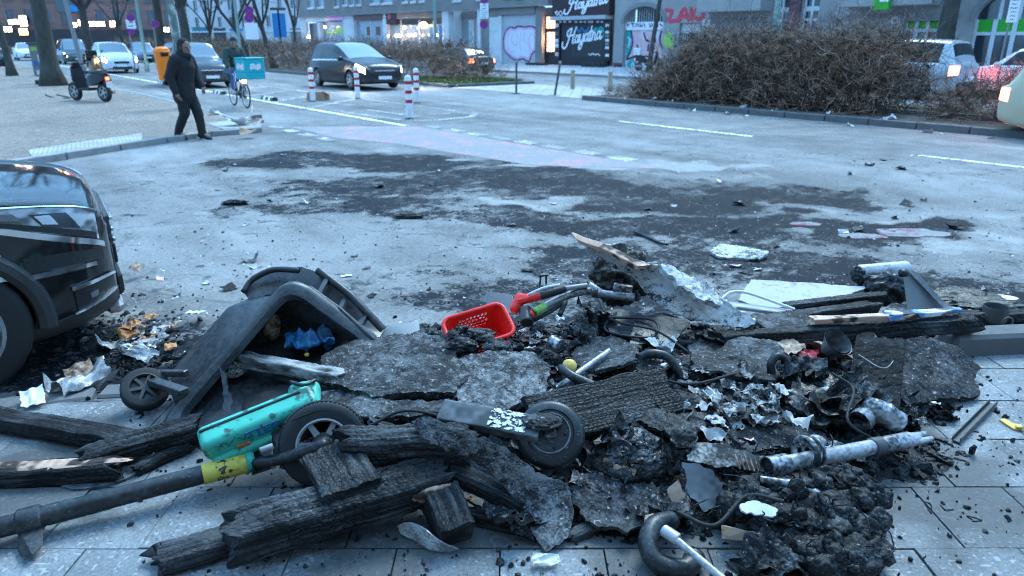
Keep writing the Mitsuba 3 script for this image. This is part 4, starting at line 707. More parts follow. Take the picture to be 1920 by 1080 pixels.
# orange bin on the mottled post
k = thing('litter_bin', 'bright orange litter bin fixed to the mottled post', 'bin'); c = MP + A([-.42, -.05, 0]); c[2] = at(305, 150, 18.6)[2]
zz = at(305, 88, 18.6)[2] - c[2]
part(k, 'body', lathe([(0, 0), (.14, 0), (.155, .02), (.19, zz * .86), (.19, zz * .86 + .002), (.17, zz * .95), (.11, zz), (0, zz + .01)], 24, frame(c, *np.eye(3))), 'orange_plastic', 40); part(k, 'mouth', hull([c + A(q) for q in ((.06, -.2, zz * .72), (.19, -.08, zz * .72), (.06, -.2, zz * .83), (.19, -.08, zz * .83), (.05, -.1, zz * .77))]), 'black')
part(k, 'rib', lathe([(.1935, zz * .84), (.204, zz * .85), (.204, zz * .875), (.1935, zz * .885)], 24, frame(c, *np.eye(3))), 'orange_plastic', 40); part(k, 'bracket', box(c + A([.27, .02, zz * .6]), (.2, .06, .05)), 'dark_metal')
# grey box with stickers beside the thick trunk
b = G(82, 157, .1); M = facing(b); k = thing('utility_box', 'narrow grey box covered with stickers beside the thick tree', 'utility box'); hz = at(82, 83, b[1])[2] - b[2]
part(k, 'body', xf(bev((0, hz / 2 + .15, 0), (.52, hz - .3, .5), .02), M), 'grey_paint'); part(k, 'roof', xf(bev((0, hz + .03, 0), (.66, .07, .62), .02), M), 'dark_metal'); part(k, 'plinth', xf(bev((0, .0, 0), (.56, .3, .54), .01), M), 'dark_plastic')
for x, y, w_, h_, c in ((-.1, 1.35, .2, .14, 'graf_lime'), (.08, 1.0, .2, .3, 'white_plastic'), (-.12, .8, .16, .2, 'graf_blue'), (.1, .55, .22, .26, 'graf_white'), (-.1, .45, .12, .18, 'white_paper')): part(k, 'sticker', xf(box((x, y, .252), (w_, h_, .004)), M), c)
# litter on the pavement corner
for i, (px, py, sz, m_, lb) in enumerate(((455, 234, .55, 'white_paper', 'crumpled white sheet on the pavement corner'), (402, 214, .3, 'white_paper', 'white scrap at the edge of the left pavement'), (478, 229, .35, 'black_plastic', 'dark crumpled film beside the white sheet on the corner'), (465, 249, .3, 'cardboard', 'brown scrap lying in front of the pavement corner'))): solo('litter', crumple(G(px, py, .105), sz, 40 + i, 9, .35), m_, lb, 'litter', None, True)
# ------------------------------------------------------------------ vehicles
pr('car_glass', (.008, .010, .013), .05, spec=.4); pr('car_glass_light', (.20, .25, .29), .08, spec=.9)
def paint(nm, c, metal=.35): pr(nm, proc(lambda p, n, uv: mi.Color3f(*c) * (.85 + .3 * fbm(p.x * 2, p.y * 2, p.z * 3, 3))), .22, spec=.25, clearcoat=.35, clearcoat_gloss=.95, metallic=metal)
paint('paint_black', (.006, .0065, .008), .0); pr('paint_gloss', (.004, .0045, .006), .09, spec=.5, clearcoat=1.0, clearcoat_gloss=1.0); paint('paint_grey', (.07, .08, .09)); paint('paint_white', (.62, .64, .66), .0); paint('paint_silver', (.42, .45, .48), .4); paint('paint_blue', (.13, .18, .24), .3); paint('paint_beige', (.50, .44, .30), .0); paint('paint_dark', (.022, .025, .030), .2); paint('paint_teal', (.05, .085, .10), .2)
pr('headlamp_off', (.45, .48, .52), .12, spec=.9); pr('taillamp', (.40, .01, .012), .2)
HEAD = dict(big=dict(L=4.67, W=1.86, H=1.68, hood=.62, cowl=.14, roof0=-.02, roof1=-.42, rear=-.48, hz=.635, belt=.60), hatch=dict(L=4.6, W=1.78, H=1.58, hood=.62, cowl=.27, roof0=-.04, roof1=-.40, rear=-.475, hz=.66, belt=.60), suv=dict(L=4.7, W=1.92, H=1.7, hood=.62, cowl=.17, roof0=.04, roof1=-.42, rear=-.48, hz=.64, belt=.60),
            sedan=dict(L=4.7, W=1.82, H=1.46, hood=.60, cowl=.20, roof0=.04, roof1=-.24, rear=-.40, hz=.64, belt=.62), van=dict(L=5.0, W=1.95, H=1.95, hood=.58, cowl=.27, roof0=.13, roof1=-.46, rear=-.49, hz=.56, belt=.55))
class Car:
    def __init__(s, kind, NS=72):
        q = HEAD[kind]; s.q = q; L, W, H = q['L'], q['W'], q['H']; s.L, s.W, s.H = L, W, H
        xs = A([-.5, -.497, -.48, q['rear'] if q['rear'] > -.478 else -.475, q['roof1'], (q['roof1'] + q['roof0']) / 2, q['roof0'], q['cowl'], .36, .455, .49, .5]) * L
        zt = A([.55, .60, .62, .64, .965, 1.0, .985, q['hz'] + .01, q['hz'] - .05, q['hz'] - .12, q['hz'] - .20, q['hz'] - .26]) * H
        if kind == 'sedan': zt[2:4] = [.66 * H, .70 * H]; zt[4] = .955 * H
        if kind == 'big': zt[7:] = A([.632, .595, .562, .52, .445]) * H
        o = np.argsort(xs); from scipy.interpolate import PchipInterpolator as PI
        s.zt = PI(xs[o], zt[o]); s.wf = PI(A([-.5, -.48, -.4, -.2, .2, .38, .46, .49, .5]) * L, A([.70, .86, .96, 1, 1, .96, .86, .72, .60]) * W / 2)
        s.zb = PI(A([-.5, -.42, -.3, .3, .42, .5]) * L, A([.36, .24, .19, .19, .22, .30]))
        s.xs = np.concatenate([np.linspace(-.5, -.46, 9), np.linspace(-.45, .44, NS), np.linspace(.45, .5, 10)]) * L
    def ring(s, x, v):
        "x along the car, v from 0 (sill) over 3 (belt line) and 5 (roof edge) to 7 (middle of the roof): position of the left side"
        H = s.H; w = s.wf(x); zt = s.zt(x); zb = s.zb(x); bz = np.minimum(s.q['belt'] * H + .02 * x, zt - .05); g = np.clip((zt - bz) / (H * (1 - s.q['belt'])), 0, 1)
        K = [(w * .90, zb), (w * .985, zb + .10), (w * 1.0, zb + (bz - zb) * .52), (w * (.975 - .02 * g), bz), (w * (.87 - .04 * g), bz + (zt - bz) * .55), (w * (.80 - .10 * g), zt - .035 - .03 * g), (w * .52, zt - .008), (w * 0, zt + .012)]
        from scipy.interpolate import PchipInterpolator as PI
        Y, Z = np.stack([np.broadcast_to(a, np.shape(x)) for a, b in K]), np.stack([np.broadcast_to(b, np.shape(x)) for a, b in K]); i = np.arange(8)
        return PI(i, Y, axis=0)(v), PI(i, Z, axis=0)(v)
    def grid(s, xs, vs, off=0.0, side=1):
        Y, Z = s.ring(xs, vs); P = np.stack([np.broadcast_to(xs, Y.shape), Y * side, Z], -1)
        f = grid_faces(len(vs), len(xs)); m = (P.reshape(-1, 3), f if side > 0 else f[:, ::-1])
        return m if not off else offset_out((m[0], m[1]), off)
    def patch(s, x0, x1, v0, v1, off, side=1, nx=14, nv=8, skew=0.0, thick=0.012):
        "a piece lying on the body between x0..x1 and v0..v1, raised by off; skew shifts its upper edge along x"
        t = np.linspace(0, 1, nx); P = np.zeros((nv, nx, 3)); a0, a1 = v0 if hasattr(v0, '__len__') else (v0, v0), v1 if hasattr(v1, '__len__') else (v1, v1)
        for i in range(nv):
            w = i / (nv - 1); x = x0 + (x1 - x0) * t + skew * w; vv = (a0[0] * (1 - w) + a1[0] * w) * (1 - t) + (a0[1] * (1 - w) + a1[1] * w) * t
            if a0[0] == a0[1] and a1[0] == a1[1]: y, z = s.ring(x, vv[:1]); P[i] = np.stack([x, y[0] * side, z[0]], -1)
            else:
                for j in range(nx): y, z = s.ring(x[j:j + 1], vv[j:j + 1]); P[i, j] = x[j], y[0, 0] * side, z[0, 0]
        P = P.reshape(-1, 3)
        v, f = P, grid_faces(nv, nx); f = f if side > 0 else f[:, ::-1]; t_ = trimesh.Trimesh(v, f, process=False); n = np.asarray(t_.vertex_normals); k = len(v)
        c = np.vstack([v + n * off, v + n * (off - thick)]); i0 = np.arange(nx); rim = np.concatenate([i0, (np.arange(1, nv) + 1) * nx - 1, (nv - 1) * nx + i0[::-1][1:], (np.arange(nv - 2, 0, -1)) * nx]); r2 = np.roll(rim, -1)
        sd = np.vstack([np.stack([rim, rim + k, r2 + k], 1), np.stack([rim, r2 + k, r2], 1)]); sd = sd[:, ::-1] if side > 0 else sd
        return c, np.vstack([f, f[:, ::-1] + k, sd[:, ::-1]])
    def body(s, wheels, rw):
        vs = np.linspace(0, 7, 36); Y, Z = s.ring(s.xs, vs); n, m = Y.shape
        P = np.concatenate([np.stack([np.broadcast_to(s.xs, Y.shape), Y, Z], -1), np.stack([np.broadcast_to(s.xs, Y.shape), -Y, Z], -1)[::-1][1:]]).transpose(1, 0, 2); k = P.shape[1]
        v = P.reshape(-1, 3); f = grid_faces(m, k, True)
        c0, c1 = P[0].mean(0), P[-1].mean(0); j = np.arange(k); j2 = (j + 1) % k; N = len(v)
        v = np.vstack([v, c0 - [.02, 0, 0], c1 + [.03, 0, 0]]); f = np.vstack([f, np.stack([j, j2, j * 0 + N], 1), np.stack([(m - 1) * k + j2, (m - 1) * k + j, j * 0 + N + 1], 1)])
        t = trimesh.Trimesh(v, f, process=True); t.fix_normals(); M = m3.Manifold(m3.Mesh(np.asarray(t.vertices, np.float32), np.asarray(t.faces, np.uint32)))
        for x, y in wheels: M = M - m3.Manifold.cylinder(.6, rw * 1.13, rw * 1.13, 40, True).rotate([90, 0, 0]).translate([x, y + (.12 if y > 0 else -.12), rw])
        return vf(M)
def wheel(parent, c, rw, ax, wd=.2, rim='alloy', spokes=5, n=28):
    w = part(parent, 'wheel', lathe([(rw * .62, -wd / 2), (rw * .9, -wd / 2), (rw * .985, -wd * .38), (rw, -wd * .2), (rw, wd * .2), (rw * .985, wd * .38), (rw * .9, wd / 2), (rw * .62, wd / 2)], n, axis_frame(c, ax)), 'rubber', 50)
    M = axis_frame(c, ax); ms = [lathe([(rw * .63, wd * .30), (rw * .67, wd * .5), (rw * .62, wd * .52), (rw * .58, wd * .3)], n, M), lathe([(0, wd * .42), (rw * .17, wd * .42), (rw * .17, wd * .3), (0, wd * .3)], 16, M)]
    for i in range(spokes):
        a = i * 6.283 / spokes; ms += [xf(hull([(rw * .12, -rw * .1, wd * .28), (rw * .12, rw * .1, wd * .28), (rw * .12, -rw * .08, wd * .42), (rw * .12, rw * .08, wd * .42), (rw * .62, -rw * .075, wd * .3), (rw * .62, rw * .075, wd * .3), (rw * .62, -rw * .06, wd * .44), (rw * .62, rw * .06, wd * .44)]), M @ rotz(a))]
    part(w, 'rim', cat(ms), rim, 35); part(w, 'brake_disc', lathe([(0, wd * .12), (rw * .6, wd * .12), (rw * .6, wd * .05), (0, wd * .05)], 20, M), 'dark_metal')
def car(name, label, kind, pos, head, mat, lights=True, cat_='car', scale=1.0, glassm='car_glass', plate=True, hl=7.0, tl=0.0, rl=(), group=None, roof_sign=False):
    C = Car(kind); L, W, H = C.L, C.W, C.H; k = thing(name, label, cat_, group); M = rotz(math.atan2(head[1], head[0]), pos) @ np.diag([scale, scale, scale, 1]); rw = .33 if kind != 'suv' else .36
    wh = [(x * L, s_ * (W / 2 - .10)) for x in (.305, -.29) for s_ in (1, -1)]; q = C.q
    P = lambda nm, m, mt, sm=35, par=None, **kw: part(par or k, nm, xf(m, M), mt, sm, **kw)
    P('body', C.body(wh, rw), mat, 40)
    both = lambda *a, **kw: [C.patch(*a, side=sd, **kw) for sd in (1, -1)]
    xr, xf_ = q['roof1'] * L, q['roof0'] * L; xc = q['cowl'] * L
    P('windscreen', cat(both(xf_ + .06, xc - .06, 5.0, 7.0, .004, nx=16)), glassm)
    P('rear_window', cat(both(max(q['rear'] * L + .10, -.47 * L), xr - .06, 5.0, 7.0, .004)), 'car_glass')
    B = (xf_ + xr) / 2 + .12
    for sd in (1, -1):
        P('side_window', C.patch(B + .05, xf_ + .5 * (xc - xf_), 3.2, 4.85, .004, sd, skew=-.38), 'car_glass'); P('side_window', C.patch(xr + .16, B - .05, 3.2, 4.85, .004, sd, skew=-.02), 'car_glass')
        P('headlight', C.patch(.40 * L, .482 * L, 2.3, 2.98, .008, sd), 'headlamp_off', **(glow(0, (1, .96, .86), hl) if lights else {}))
        P('taillight', C.patch(-.497 * L, -.455 * L, 2.2, 3.0, .008, sd), 'taillamp', **(glow(0, RED, tl) if tl else {}))
        P('belt_trim', C.patch(xr + .14, xf_ + .5 * (xc - xf_), 3.06, 3.16, .008, sd, nv=3), 'chrome'); P('door_seam', C.patch(B - .012, B + .012, .9, 3.0, .0035, sd, nx=3, thick=.003), 'black'); P('door_seam', C.patch(xc - .42, xc - .396, .9, 3.0, .0035, sd, nx=3, thick=.003), 'black'); P('door_handle', C.patch(B - .28, B - .1, 2.66, 2.76, .02, sd, nx=4, nv=3), mat); P('door_handle', C.patch(B + .1, B + .28, 2.66, 2.76, .02, sd, nx=4, nv=3), mat)
        P('mirror', ball((xc - .32, sd * (W / 2 + .06), q['belt'] * H + .09), (.07, .11, .075), 2), mat); P('sill', C.patch(-.2 * L, .22 * L, .1, .8, .006, sd), 'black_plastic')
    gz = float(C.zt(.49 * L)) - .15
    P('grille', bev((L * .5 + .004, 0, gz), (.06, W * .40, .13), .02), 'black_plastic', False); P('bumper_grille', bev((L * .5 + .004, 0, .33), (.07, W * .52, .12), .02), 'black_plastic', False); P('rear_bumper', bev((-L * .5 - .0, 0, .42), (.09, W * .72, .2), .03), 'black_plastic', False)
    P('chrome_strip', bev((L * .5 + .012, 0, gz + .075), (.05, W * .42, .03), .008), 'chrome', False)
    if plate: P('number_plate', bev((L * .5 + .045, 0, .43), (.012, .5, .11), .003), 'white_plastic', False); P('number_plate', bev((-L * .5 - .052, 0, .62), (.012, .5, .11), .003), 'white_plastic', False)
    for c in wh: wheel_at(k, c, rw, M)
    return k, M, C
def wheel_at(k, c, rw, M):
    s_ = 1 if c[1] > 0 else -1; p = M[:3, :3] @ A([c[0], c[1], rw]) + M[:3, 3]; wheel(k, p, rw, M[:3, :3] @ A([0, s_, 0]))
HD = -SU
def place_front(px, py, L, head): p = G(px, py); return p - A(head) * L / 2
TU = unit(HD + A([.05, .05, 0]))
car('hatchback', 'dark hatchback with bright headlights driving past the bollards', 'hatch', place_front(722, 170, 4.9, HD), HD, 'paint_dark', glassm='car_glass_light', hl=22, scale=1.08)
car('parked_car', 'dark grey car with a lit headlight behind the walking man', 'suv', place_front(402, 166, 4.7, HD) , HD, 'paint_grey', glassm='car_glass_light', hl=7)
car('white_car', 'white car waiting in the queue between the thick tree and the orange bin', 'suv', place_front(232, 138, 4.7, HD), HD, 'paint_white', glassm='car_glass_light', hl=5)
car('blue_car', 'blue grey car behind and right of the white car', 'suv', place_front(266, 118, 4.7, HD) + SN * .6, HD, 'paint_blue', glassm='car_glass_light', lights=False)
car('dark_van', 'dark teal van behind the white car', 'van', place_front(150, 121, 5.0, HD), HD, 'paint_teal', glassm='car_glass_light', hl=3, cat_='van')
car('pale_car', 'pale beige car far down the street left of the thick tree', 'sedan', place_front(58, 114, 4.7, HD), HD, 'paint_white', glassm='car_glass_light', scale=1.12, lights=False)
car('edge_car', 'dark car with a lit lamp at the far left edge of the street', 'sedan', place_front(-8, 128, 4.7, HD), HD, 'paint_black', hl=6)
k, M, C = car('tail_lit_car', 'dark car with glowing red tail lights driving away behind the left hedge', 'sedan', G(905, 141) + SU * 2.2, SU, 'paint_grey', lights=False, tl=4, glassm='car_glass_light')
car('silver_car', 'silver estate car with a glowing tail light behind the right hedge', 'suv', at(1815, 90, 22.6) * A([1, 1, 0]) + SU * 2.3, SU, 'paint_silver', lights=False, tl=4, scale=1.05)
car('pale_grey_car', 'whitish saloon with tinted side windows at the right edge beyond the median', 'sedan', at(1806, 90, 25.0) * A([1, 1, 0]) - SU * 2.1, SU, 'paint_white', lights=False, scale=1.05)
k, M, C = car('taxi', 'pale beige taxi cut off by the right edge of the picture', 'hatch', G(1818, 256) - SU * 2.55 + SN * .95, HD, 'paint_beige', lights=False, tl=5, cat_='taxi')
# ------------------------------------------------------------------ the dark off-roader parked on the left
def offroader():
    C = Car('big', 110); L, W = C.L, C.W; k = thing('parked_suv', 'black off-road car parked at the left edge with chrome trimmed headlight and grille', 'car')
    yaw = math.radians(33); Rz = rotz(yaw); fw = A([1.56, -.82, 0]); M = rotz(yaw, A([-2.78, 3.24, 0]) - Rz[:3, :3] @ fw); rw = .35
    wh = [(1.56, .82), (1.56, -.82), (-1.28, .82), (-1.28, -.82)]
    P = lambda nm, m, mt, sm=35, par=None, **kw: part(par or k, nm, xf(m, M), mt, sm, **kw)
    P('body', C.body(wh, rw * 1.04), 'paint_gloss', 50)
    both = lambda *a, **kw: cat([C.patch(*a, side=sd, **kw) for sd in (1, -1)])
    P('windscreen', both(-.02 * L + .05, .14 * L - .05, 5.0, 7.0, .004, nx=16), 'car_glass')
    for sd in (1, -1):
        P('side_window', C.patch(-.3, .3, 3.2, 4.85, .004, sd, skew=-.3), 'car_glass')
        h = P('headlight', C.patch(.352 * L, .487 * L, (2.72, 2.40), (2.88, 3.06), .006, sd, nx=28, nv=10), 'lamp_glass', label='clear headlight with chrome edges')
        P('trim', C.patch(.33 * L, .489 * L, (2.88, 3.06), (2.93, 3.16), .014, sd, nx=24, nv=4), 'chrome', par=h); P('trim', C.patch(.36 * L, .49 * L, (2.66, 2.27), (2.73, 2.36), .014, sd, nx=24, nv=4), 'chrome', par=h)
        P('lamp_unit', C.patch(.372 * L, .484 * L, (2.70, 2.40), (2.755, 2.50), .011, sd, nx=20, nv=4), 'black_plastic', par=h); P('lamp_unit', C.patch(.436 * L, .470 * L, (2.60, 2.56), (2.80, 2.84), .010, sd, nx=12, nv=6, skew=-.05), 'headlamp_dark', par=h)
        P('projector', C.patch(.436 * L, .450 * L, (2.64, 2.63), (2.77, 2.79), .016, sd, nx=8, nv=6, skew=-.03), 'lamp_bright', par=h); P('projector', C.patch(.400 * L, .418 * L, (2.72, 2.70), (2.83, 2.83), .014, sd, nx=8, nv=6, skew=-.03), 'lid_chrome', par=h)
        P('day_lamp', C.patch(.405 * L, .478 * L, 1.93, 2.02, .016, sd, nx=16, nv=4), 'chrome'); P('day_lamp', C.patch(.385 * L, .41 * L, 1.98, 2.34, .015, sd, nx=8, nv=6, skew=-.08), 'chrome')
        P('air_slot', C.patch(.412 * L, .488 * L, 2.04, 2.24, .008, sd, nx=16, nv=5), 'black_plastic')
        P('fog_housing', C.patch(.452 * L, .494 * L, 1.0, 1.55, .010, sd, nx=14, nv=6), 'black_plastic'); P('fog_trim', C.patch(.450 * L, .495 * L, 1.55, 1.63, .018, sd, nx=14, nv=4), 'chrome'); P('fog_trim', C.patch(.448 * L, .494 * L, .92, 1.0, .018, sd, nx=14, nv=4), 'chrome'); P('fog_lamp', C.patch(.466 * L, .474 * L, 1.2, 1.35, .016, sd, nx=6, nv=5), 'lid_chrome')
        P('lower_cladding', C.patch(.40 * L, .497 * L, .0, .9, .010, sd, nx=20, nv=6), 'dark_plastic'); P('lower_cladding', C.patch(-.2 * L, .2 * L, .0, .9, .010, sd, nx=20, nv=6), 'dark_plastic')
        a = np.linspace(-.12, math.pi + .12, 28); e = [A([1.56 + rw * 1.17 * math.cos(t), sd * (C.wf(1.56 + rw * 1.17 * math.cos(t)) + .004 - (.012 if math.sin(t) < .5 else 0)), rw + rw * 1.17 * math.sin(t)]) for t in a]
        P('arch_cladding', tube(e, .048, 8), 'dark_plastic'); P('hood_seam', C.patch(.15 * L, .475 * L, 3.22, 3.30, .0035, sd, nx=30, nv=3, thick=.004), 'black')
        P('mirror', ball((.45, sd * 1.02, 1.08), (.09, .13, .09), 2), 'paint_gloss')
    P('grille', bev((L * .5 - .012, 0, .67), (.06, .86, .21), .03), 'black_plastic', False)
    g = labels and k
    for z in (.61, .67, .735): P('grille_bar', bev((L * .5 + .026, 0, z), (.02, .82, .026), .006), 'chrome', False)
    P('number_plate', bev((L * .5 + .02, 0, .49), (.03, .53, .12), .006), 'black_plastic', False); P('bumper_grille', bev((L * .5 - .0, 0, .36), (.06, 1.0, .14), .03), 'black', False); P('skid_plate', bev((L * .5 - .04, 0, .235), (.1, 1.1, .07), .025), 'alloy', False)
    for c in wh: wheel_at(k, c, rw, M)
pr('lid_chrome', (.25, .27, .3), .2, metallic=.8); pr('headlamp_dark', (.05, .055, .06), .15); pr('lamp_bright', (.6, .63, .66), .15, spec=.9); pr('lamp_glass', proc(lambda p, n, uv: mix(mi.Color3f(.08, .09, .10), mi.Color3f(.48, .52, .55), smoothstep(.35, .65, fbm(p.x * 14, p.y * 14, p.z * 22, 2)))), .10, spec=1.0, clearcoat=1.0)
offroader()
# ------------------------------------------------------------------ people and two wheelers
def limb(js): return [bone(js[i][0], js[i][1], js[i + 1][0], js[i + 1][1]) for i in range(len(js) - 1)]
def hand(p, d, palm, s=1.0):
    "palm with five bent fingers; p wrist, d towards the fingertips, palm the way the palm faces"
    d, n = unit(d), unit(palm); w = unit(np.cross(d, n)); o = limb([(p, .026 * s), (p + d * .045 * s, .032 * s), (p + d * .085 * s, .03 * s)]); 
    for i, l in enumerate((.066, .076, .072, .056)):
        r = p + d * .088 * s + w * (i - 1.5) * .019 * s; q = r + d * l * .5 * s + n * .012 * s; o += limb([(r, .0095 * s), (q, .0088 * s), (q + unit(d + n * .9) * l * .55 * s, .0075 * s)])
    t = p + d * .03 * s + w * -.028 * s; o += limb([(t, .012 * s), (t + (d * .6 - w * .7) * .04 * s, .011 * s), (t + (d * .6 - w * .7) * .04 * s + unit(d + n * .6) * .03 * s, .009 * s)]); return o
def person(label, base, fwd, J, top, legs, hat, edge=.03, shoe='shoe_white', hood=False, hairmat=None):
    "J: joints (forward, left, up) in metres from the point on the ground; one continuous body, with clothes as closed shells over it"
    f = unit(A([*fwd[:2], 0])); l = A([-f[1], f[0], 0]); W_ = lambda q: A(base, float) + f * q[0] + l * q[1] + A([0, 0, q[2]])
    j = {a: W_(b) for a, b in J.items()}; k = thing('person', label, 'person'); hd = j['head']; hf = unit(j['look'] - hd); up = A([0, 0, 1.0]); hl = unit(np.cross(up, hf))
    B = limb([(j['hip'], .13), (j['chest'], .14), (j['neck'], .06), (hd - up * .05, .06)]) + [bone(hd - up * .06 + hf * .02, .072, hd + up * .045 - hf * .01, .095)]
    B += [bone(hd + hf * .085 + up * .015, .016, hd + hf * .112 - up * .025, .018), bone(hd + hf * .07 - up * .085, .035, hd + hf * .05 - up * .06, .05), bone(hd + hf * .088 - up * .056 - hl * .018, .010, hd + hf * .088 - up * .056 + hl * .018, .010)]
    for s_ in (1, -1): B += [bone(hd + hl * s_ * .088 + up * .02 - hf * .01, .016, hd + hl * s_ * .086 - up * .03 - hf * .005, .012), bone(hd + hf * .082 + hl * s_ * .034 + up * .03, .016, hd + hf * .078 + hl * s_ * .05 + up * .028, .014)]
    for s_, n in ((1, 'l'), (-1, 'r')):
        B += limb([(j['chest'] + up * .08 + l * s_ * .1, .09), (j[n + 'sh'], .07), (j[n + 'el'], .048), (j[n + 'wr'], .032)]) + hand(j[n + 'wr'], j[n + 'wr'] - j[n + 'el'], f * .3 - l * s_, 1.0)
        B += limb([(j['hip'] + l * s_ * .07, .115), (j[n + 'kn'], .068), (j[n + 'an'], .045), (j[n + 'an'] + f * .12 - up * .05, .035)])
    part(k, 'body', smooth_union(B, edge, 4), 'skin', True, label='bare face and hands')
    for s_ in (1, -1): part(k, 'eye', ball(hd + hf * .092 + hl * s_ * .034 + up * .016, (.011,) * 3, 1), 'black', True)
    Tp = limb([(j['hip'] - up * .15, .205), (j['hip'] + up * .1, .20), (j['chest'], .21), (j['neck'] - up * .05, .10), (j['neck'] + up * .02, .085)])
    for s_, n in ((1, 'l'), (-1, 'r')): Tp += limb([(j['chest'] + up * .07 + l * s_ * .08, .12), (j[n + 'sh'], .108), (j[n + 'el'], .085), (j[n + 'wr'] + (j[n + 'el'] - j[n + 'wr']) * .08, .064)])
    v, t = smooth_union(Tp, edge, 6); v = v + fbn(v, 9, 3, 3)[:, None] * .03; part(k, 'jacket', (v, t), top, True)
    Lg = [bone(j['hip'] - up * .02, .15, j['hip'] - up * .1, .15)]
    for s_, n in ((1, 'l'), (-1, 'r')): Lg += limb([(j['hip'] + l * s_ * .075 - up * .04, .135), (j[n + 'kn'], .092), (j[n + 'an'] + up * .05, .075), (j[n + 'an'] - up * .02, .075)])
    v, t = smooth_union(Lg, edge, 5); v = v + fbn(v, 11, 3, 5)[:, None] * .022; part(k, 'trousers', (v, t), legs, True)
    for s_, n in ((1, 'l'), (-1, 'r')):
        a = j[n + 'an']; ft = j[n + 'toe'] - a; ft = unit(ft); a0 = a - up * .045
        part(k, 'shoe', smooth_union(limb([(a0 - ft * .06, .045), (a0 + ft * .03 + up * .02, .052), (a0 + ft * .17 - up * .01, .036)]), .02, 3), 'cloth_navy', True)
        part(k, 'sole', hull([a0 + ft * x + np.cross(ft, up) * y - up * z for x, w in ((-.1, .035), (.05, .048), (.19, .03)) for y in (-w, w) for z in (.028, .052)]), shoe)
    if hood: part(k, 'hood', smooth_union([bone(hd + up * .05 - hf * .035, .112, hd - up * .1 - hf * .05, .10), bone(hd - up * .1 - hf * .05, .10, j['neck'] - hf * .02, .12), bone(hd - up * .13 + hf * .05, .07, j['neck'] + hf * .04, .09)], .03, 4), hat, True)
    else: part(k, 'hat', smooth_union([bone(hd + up * .075 - hf * .015, .098, hd + up * .055 - hf * .02, .102)], .03, 3), hat, True)
    return k
person('person in a black hooded jacket and dark trousers walking past the pavement corner', G(358, 262, .0), (1, -.22), dict(hip=(0, 0, .93), chest=(.05, 0, 1.30), neck=(.09, 0, 1.48), head=(.15, 0, 1.61), look=(.6, -.14, 1.53), lsh=(.06, .19, 1.40), rsh=(.05, -.19, 1.40), lel=(.10, .26, 1.14), rel=(-.05, -.27, 1.12), lwr=(.26, .16, .93), rwr=(.03, -.25, .86),
       lkn=(.16, .09, .50), lan=(.19, .09, .10), ltoe=(.40, .09, .05), rkn=(.02, -.09, .49), ran=(-.16, -.09, .13), rtoe=(.03, -.09, .03)), 'cloth_black', 'cloth_black', 'cloth_black', hood=True)
# the delivery rider on a bicycle
def bicycle(name, label, P0, fwd, frame_m='dark_metal', r=.34, tyre='rubber', lean=0.0, lamp=False, wb=1.08, spokes=14):
    k = thing(name, label, 'bicycle'); f = unit(A([*fwd[:2], 0])); l = A([-f[1], f[0], 0]); W_ = lambda x, z, y=0: A(P0, float) + f * x + l * (y + lean * z) + A([0, 0, z])
    for x in (-wb / 2, wb / 2):
        c = W_(x, r); w = part(k, 'wheel', ring(c, l, r - .02, .02, 36, 8), tyre, True); part(w, 'rim', ring(c, l, r - .047, .011, 36, 6), 'alloy', True); part(w, 'hub', cyl(c - l * .04, c + l * .04, .024, 10), 'alloy', True)
        M = axis_frame(c, l); part(w, 'spokes', cat([cyl(c, c + M[:3, 0] * math.cos(a) * (r - .05) + M[:3, 1] * math.sin(a) * (r - .05), .0022, 4) for a in np.arange(spokes) * 6.283 / spokes]), 'alloy', True)
    bb, st, hd_, sa = W_(-.08, .30), W_(-.22, .82), W_(.36, .86), W_(-.25, .92); re_, fr = W_(-wb / 2, r), W_(wb / 2, r)
    part(k, 'frame', cat([tube([a, b], rr, 8) for a, b, rr in ((bb, st, .016), (bb, W_(.38, .76), .02), (st - A([0, 0, .08]), hd_, .017), (W_(.35, .92), W_(.40, .68), .02), (re_ + l * .05, bb + l * .03, .010), (re_ - l * .05, bb - l * .03, .010), (re_ + l * .05, st - A([0, 0, .1]), .009), (re_ - l * .05, st - A([0, 0, .1]), .009))]), frame_m, True)
    part(k, 'fork', cat([tube([W_(.40, .70), W_(.43, .62, s_ * .05), fr + l * s_ * .05], .012, 8) for s_ in (1, -1)]), frame_m, True)
    part(k, 'saddle', hull([sa + f * x + l * y + A([0, 0, z]) for x, w in ((-.13, .08), (0, .05), (.14, .02)) for y in (-w, w) for z in (.0, .05)]), 'black_plastic')
    part(k, 'seat_post', tube([st - A([0, 0, .02]), sa], .013, 8), 'alloy', True)
    part(k, 'handlebar', tube(bez([W_(.24, 1.0, .3), W_(.34, 1.02, .2), W_(.35, .99, 0), W_(.34, 1.02, -.2), W_(.24, 1.0, -.3)], 5), .013, 8), 'dark_metal', True)
    part(k, 'crank', cat([tube([bb + l * .07, bb + l * .08 + f * .12 - A([0, 0, .12])], .012, 6), tube([bb - l * .07, bb - l * .08 - f * .12 + A([0, 0, .12])], .012, 6), lathe([(0, -.005), (.09, -.005), (.09, .005), (0, .005)], 20, axis_frame(bb + l * .045, l))]), 'dark_metal', 35)
    if lamp: part(k, 'lamp', ball(W_(.55, .70), (.05, .05, .05), 2), 'white_plastic', True, **glow(0, (1, .95, .85), 14))
    return k, W_
cp_ = (G(437, 197) + G(467, 204)) / 2
bk, W_ = bicycle('bicycle', 'bicycle with a lit front lamp under the delivery rider', cp_, HD, lamp=True)
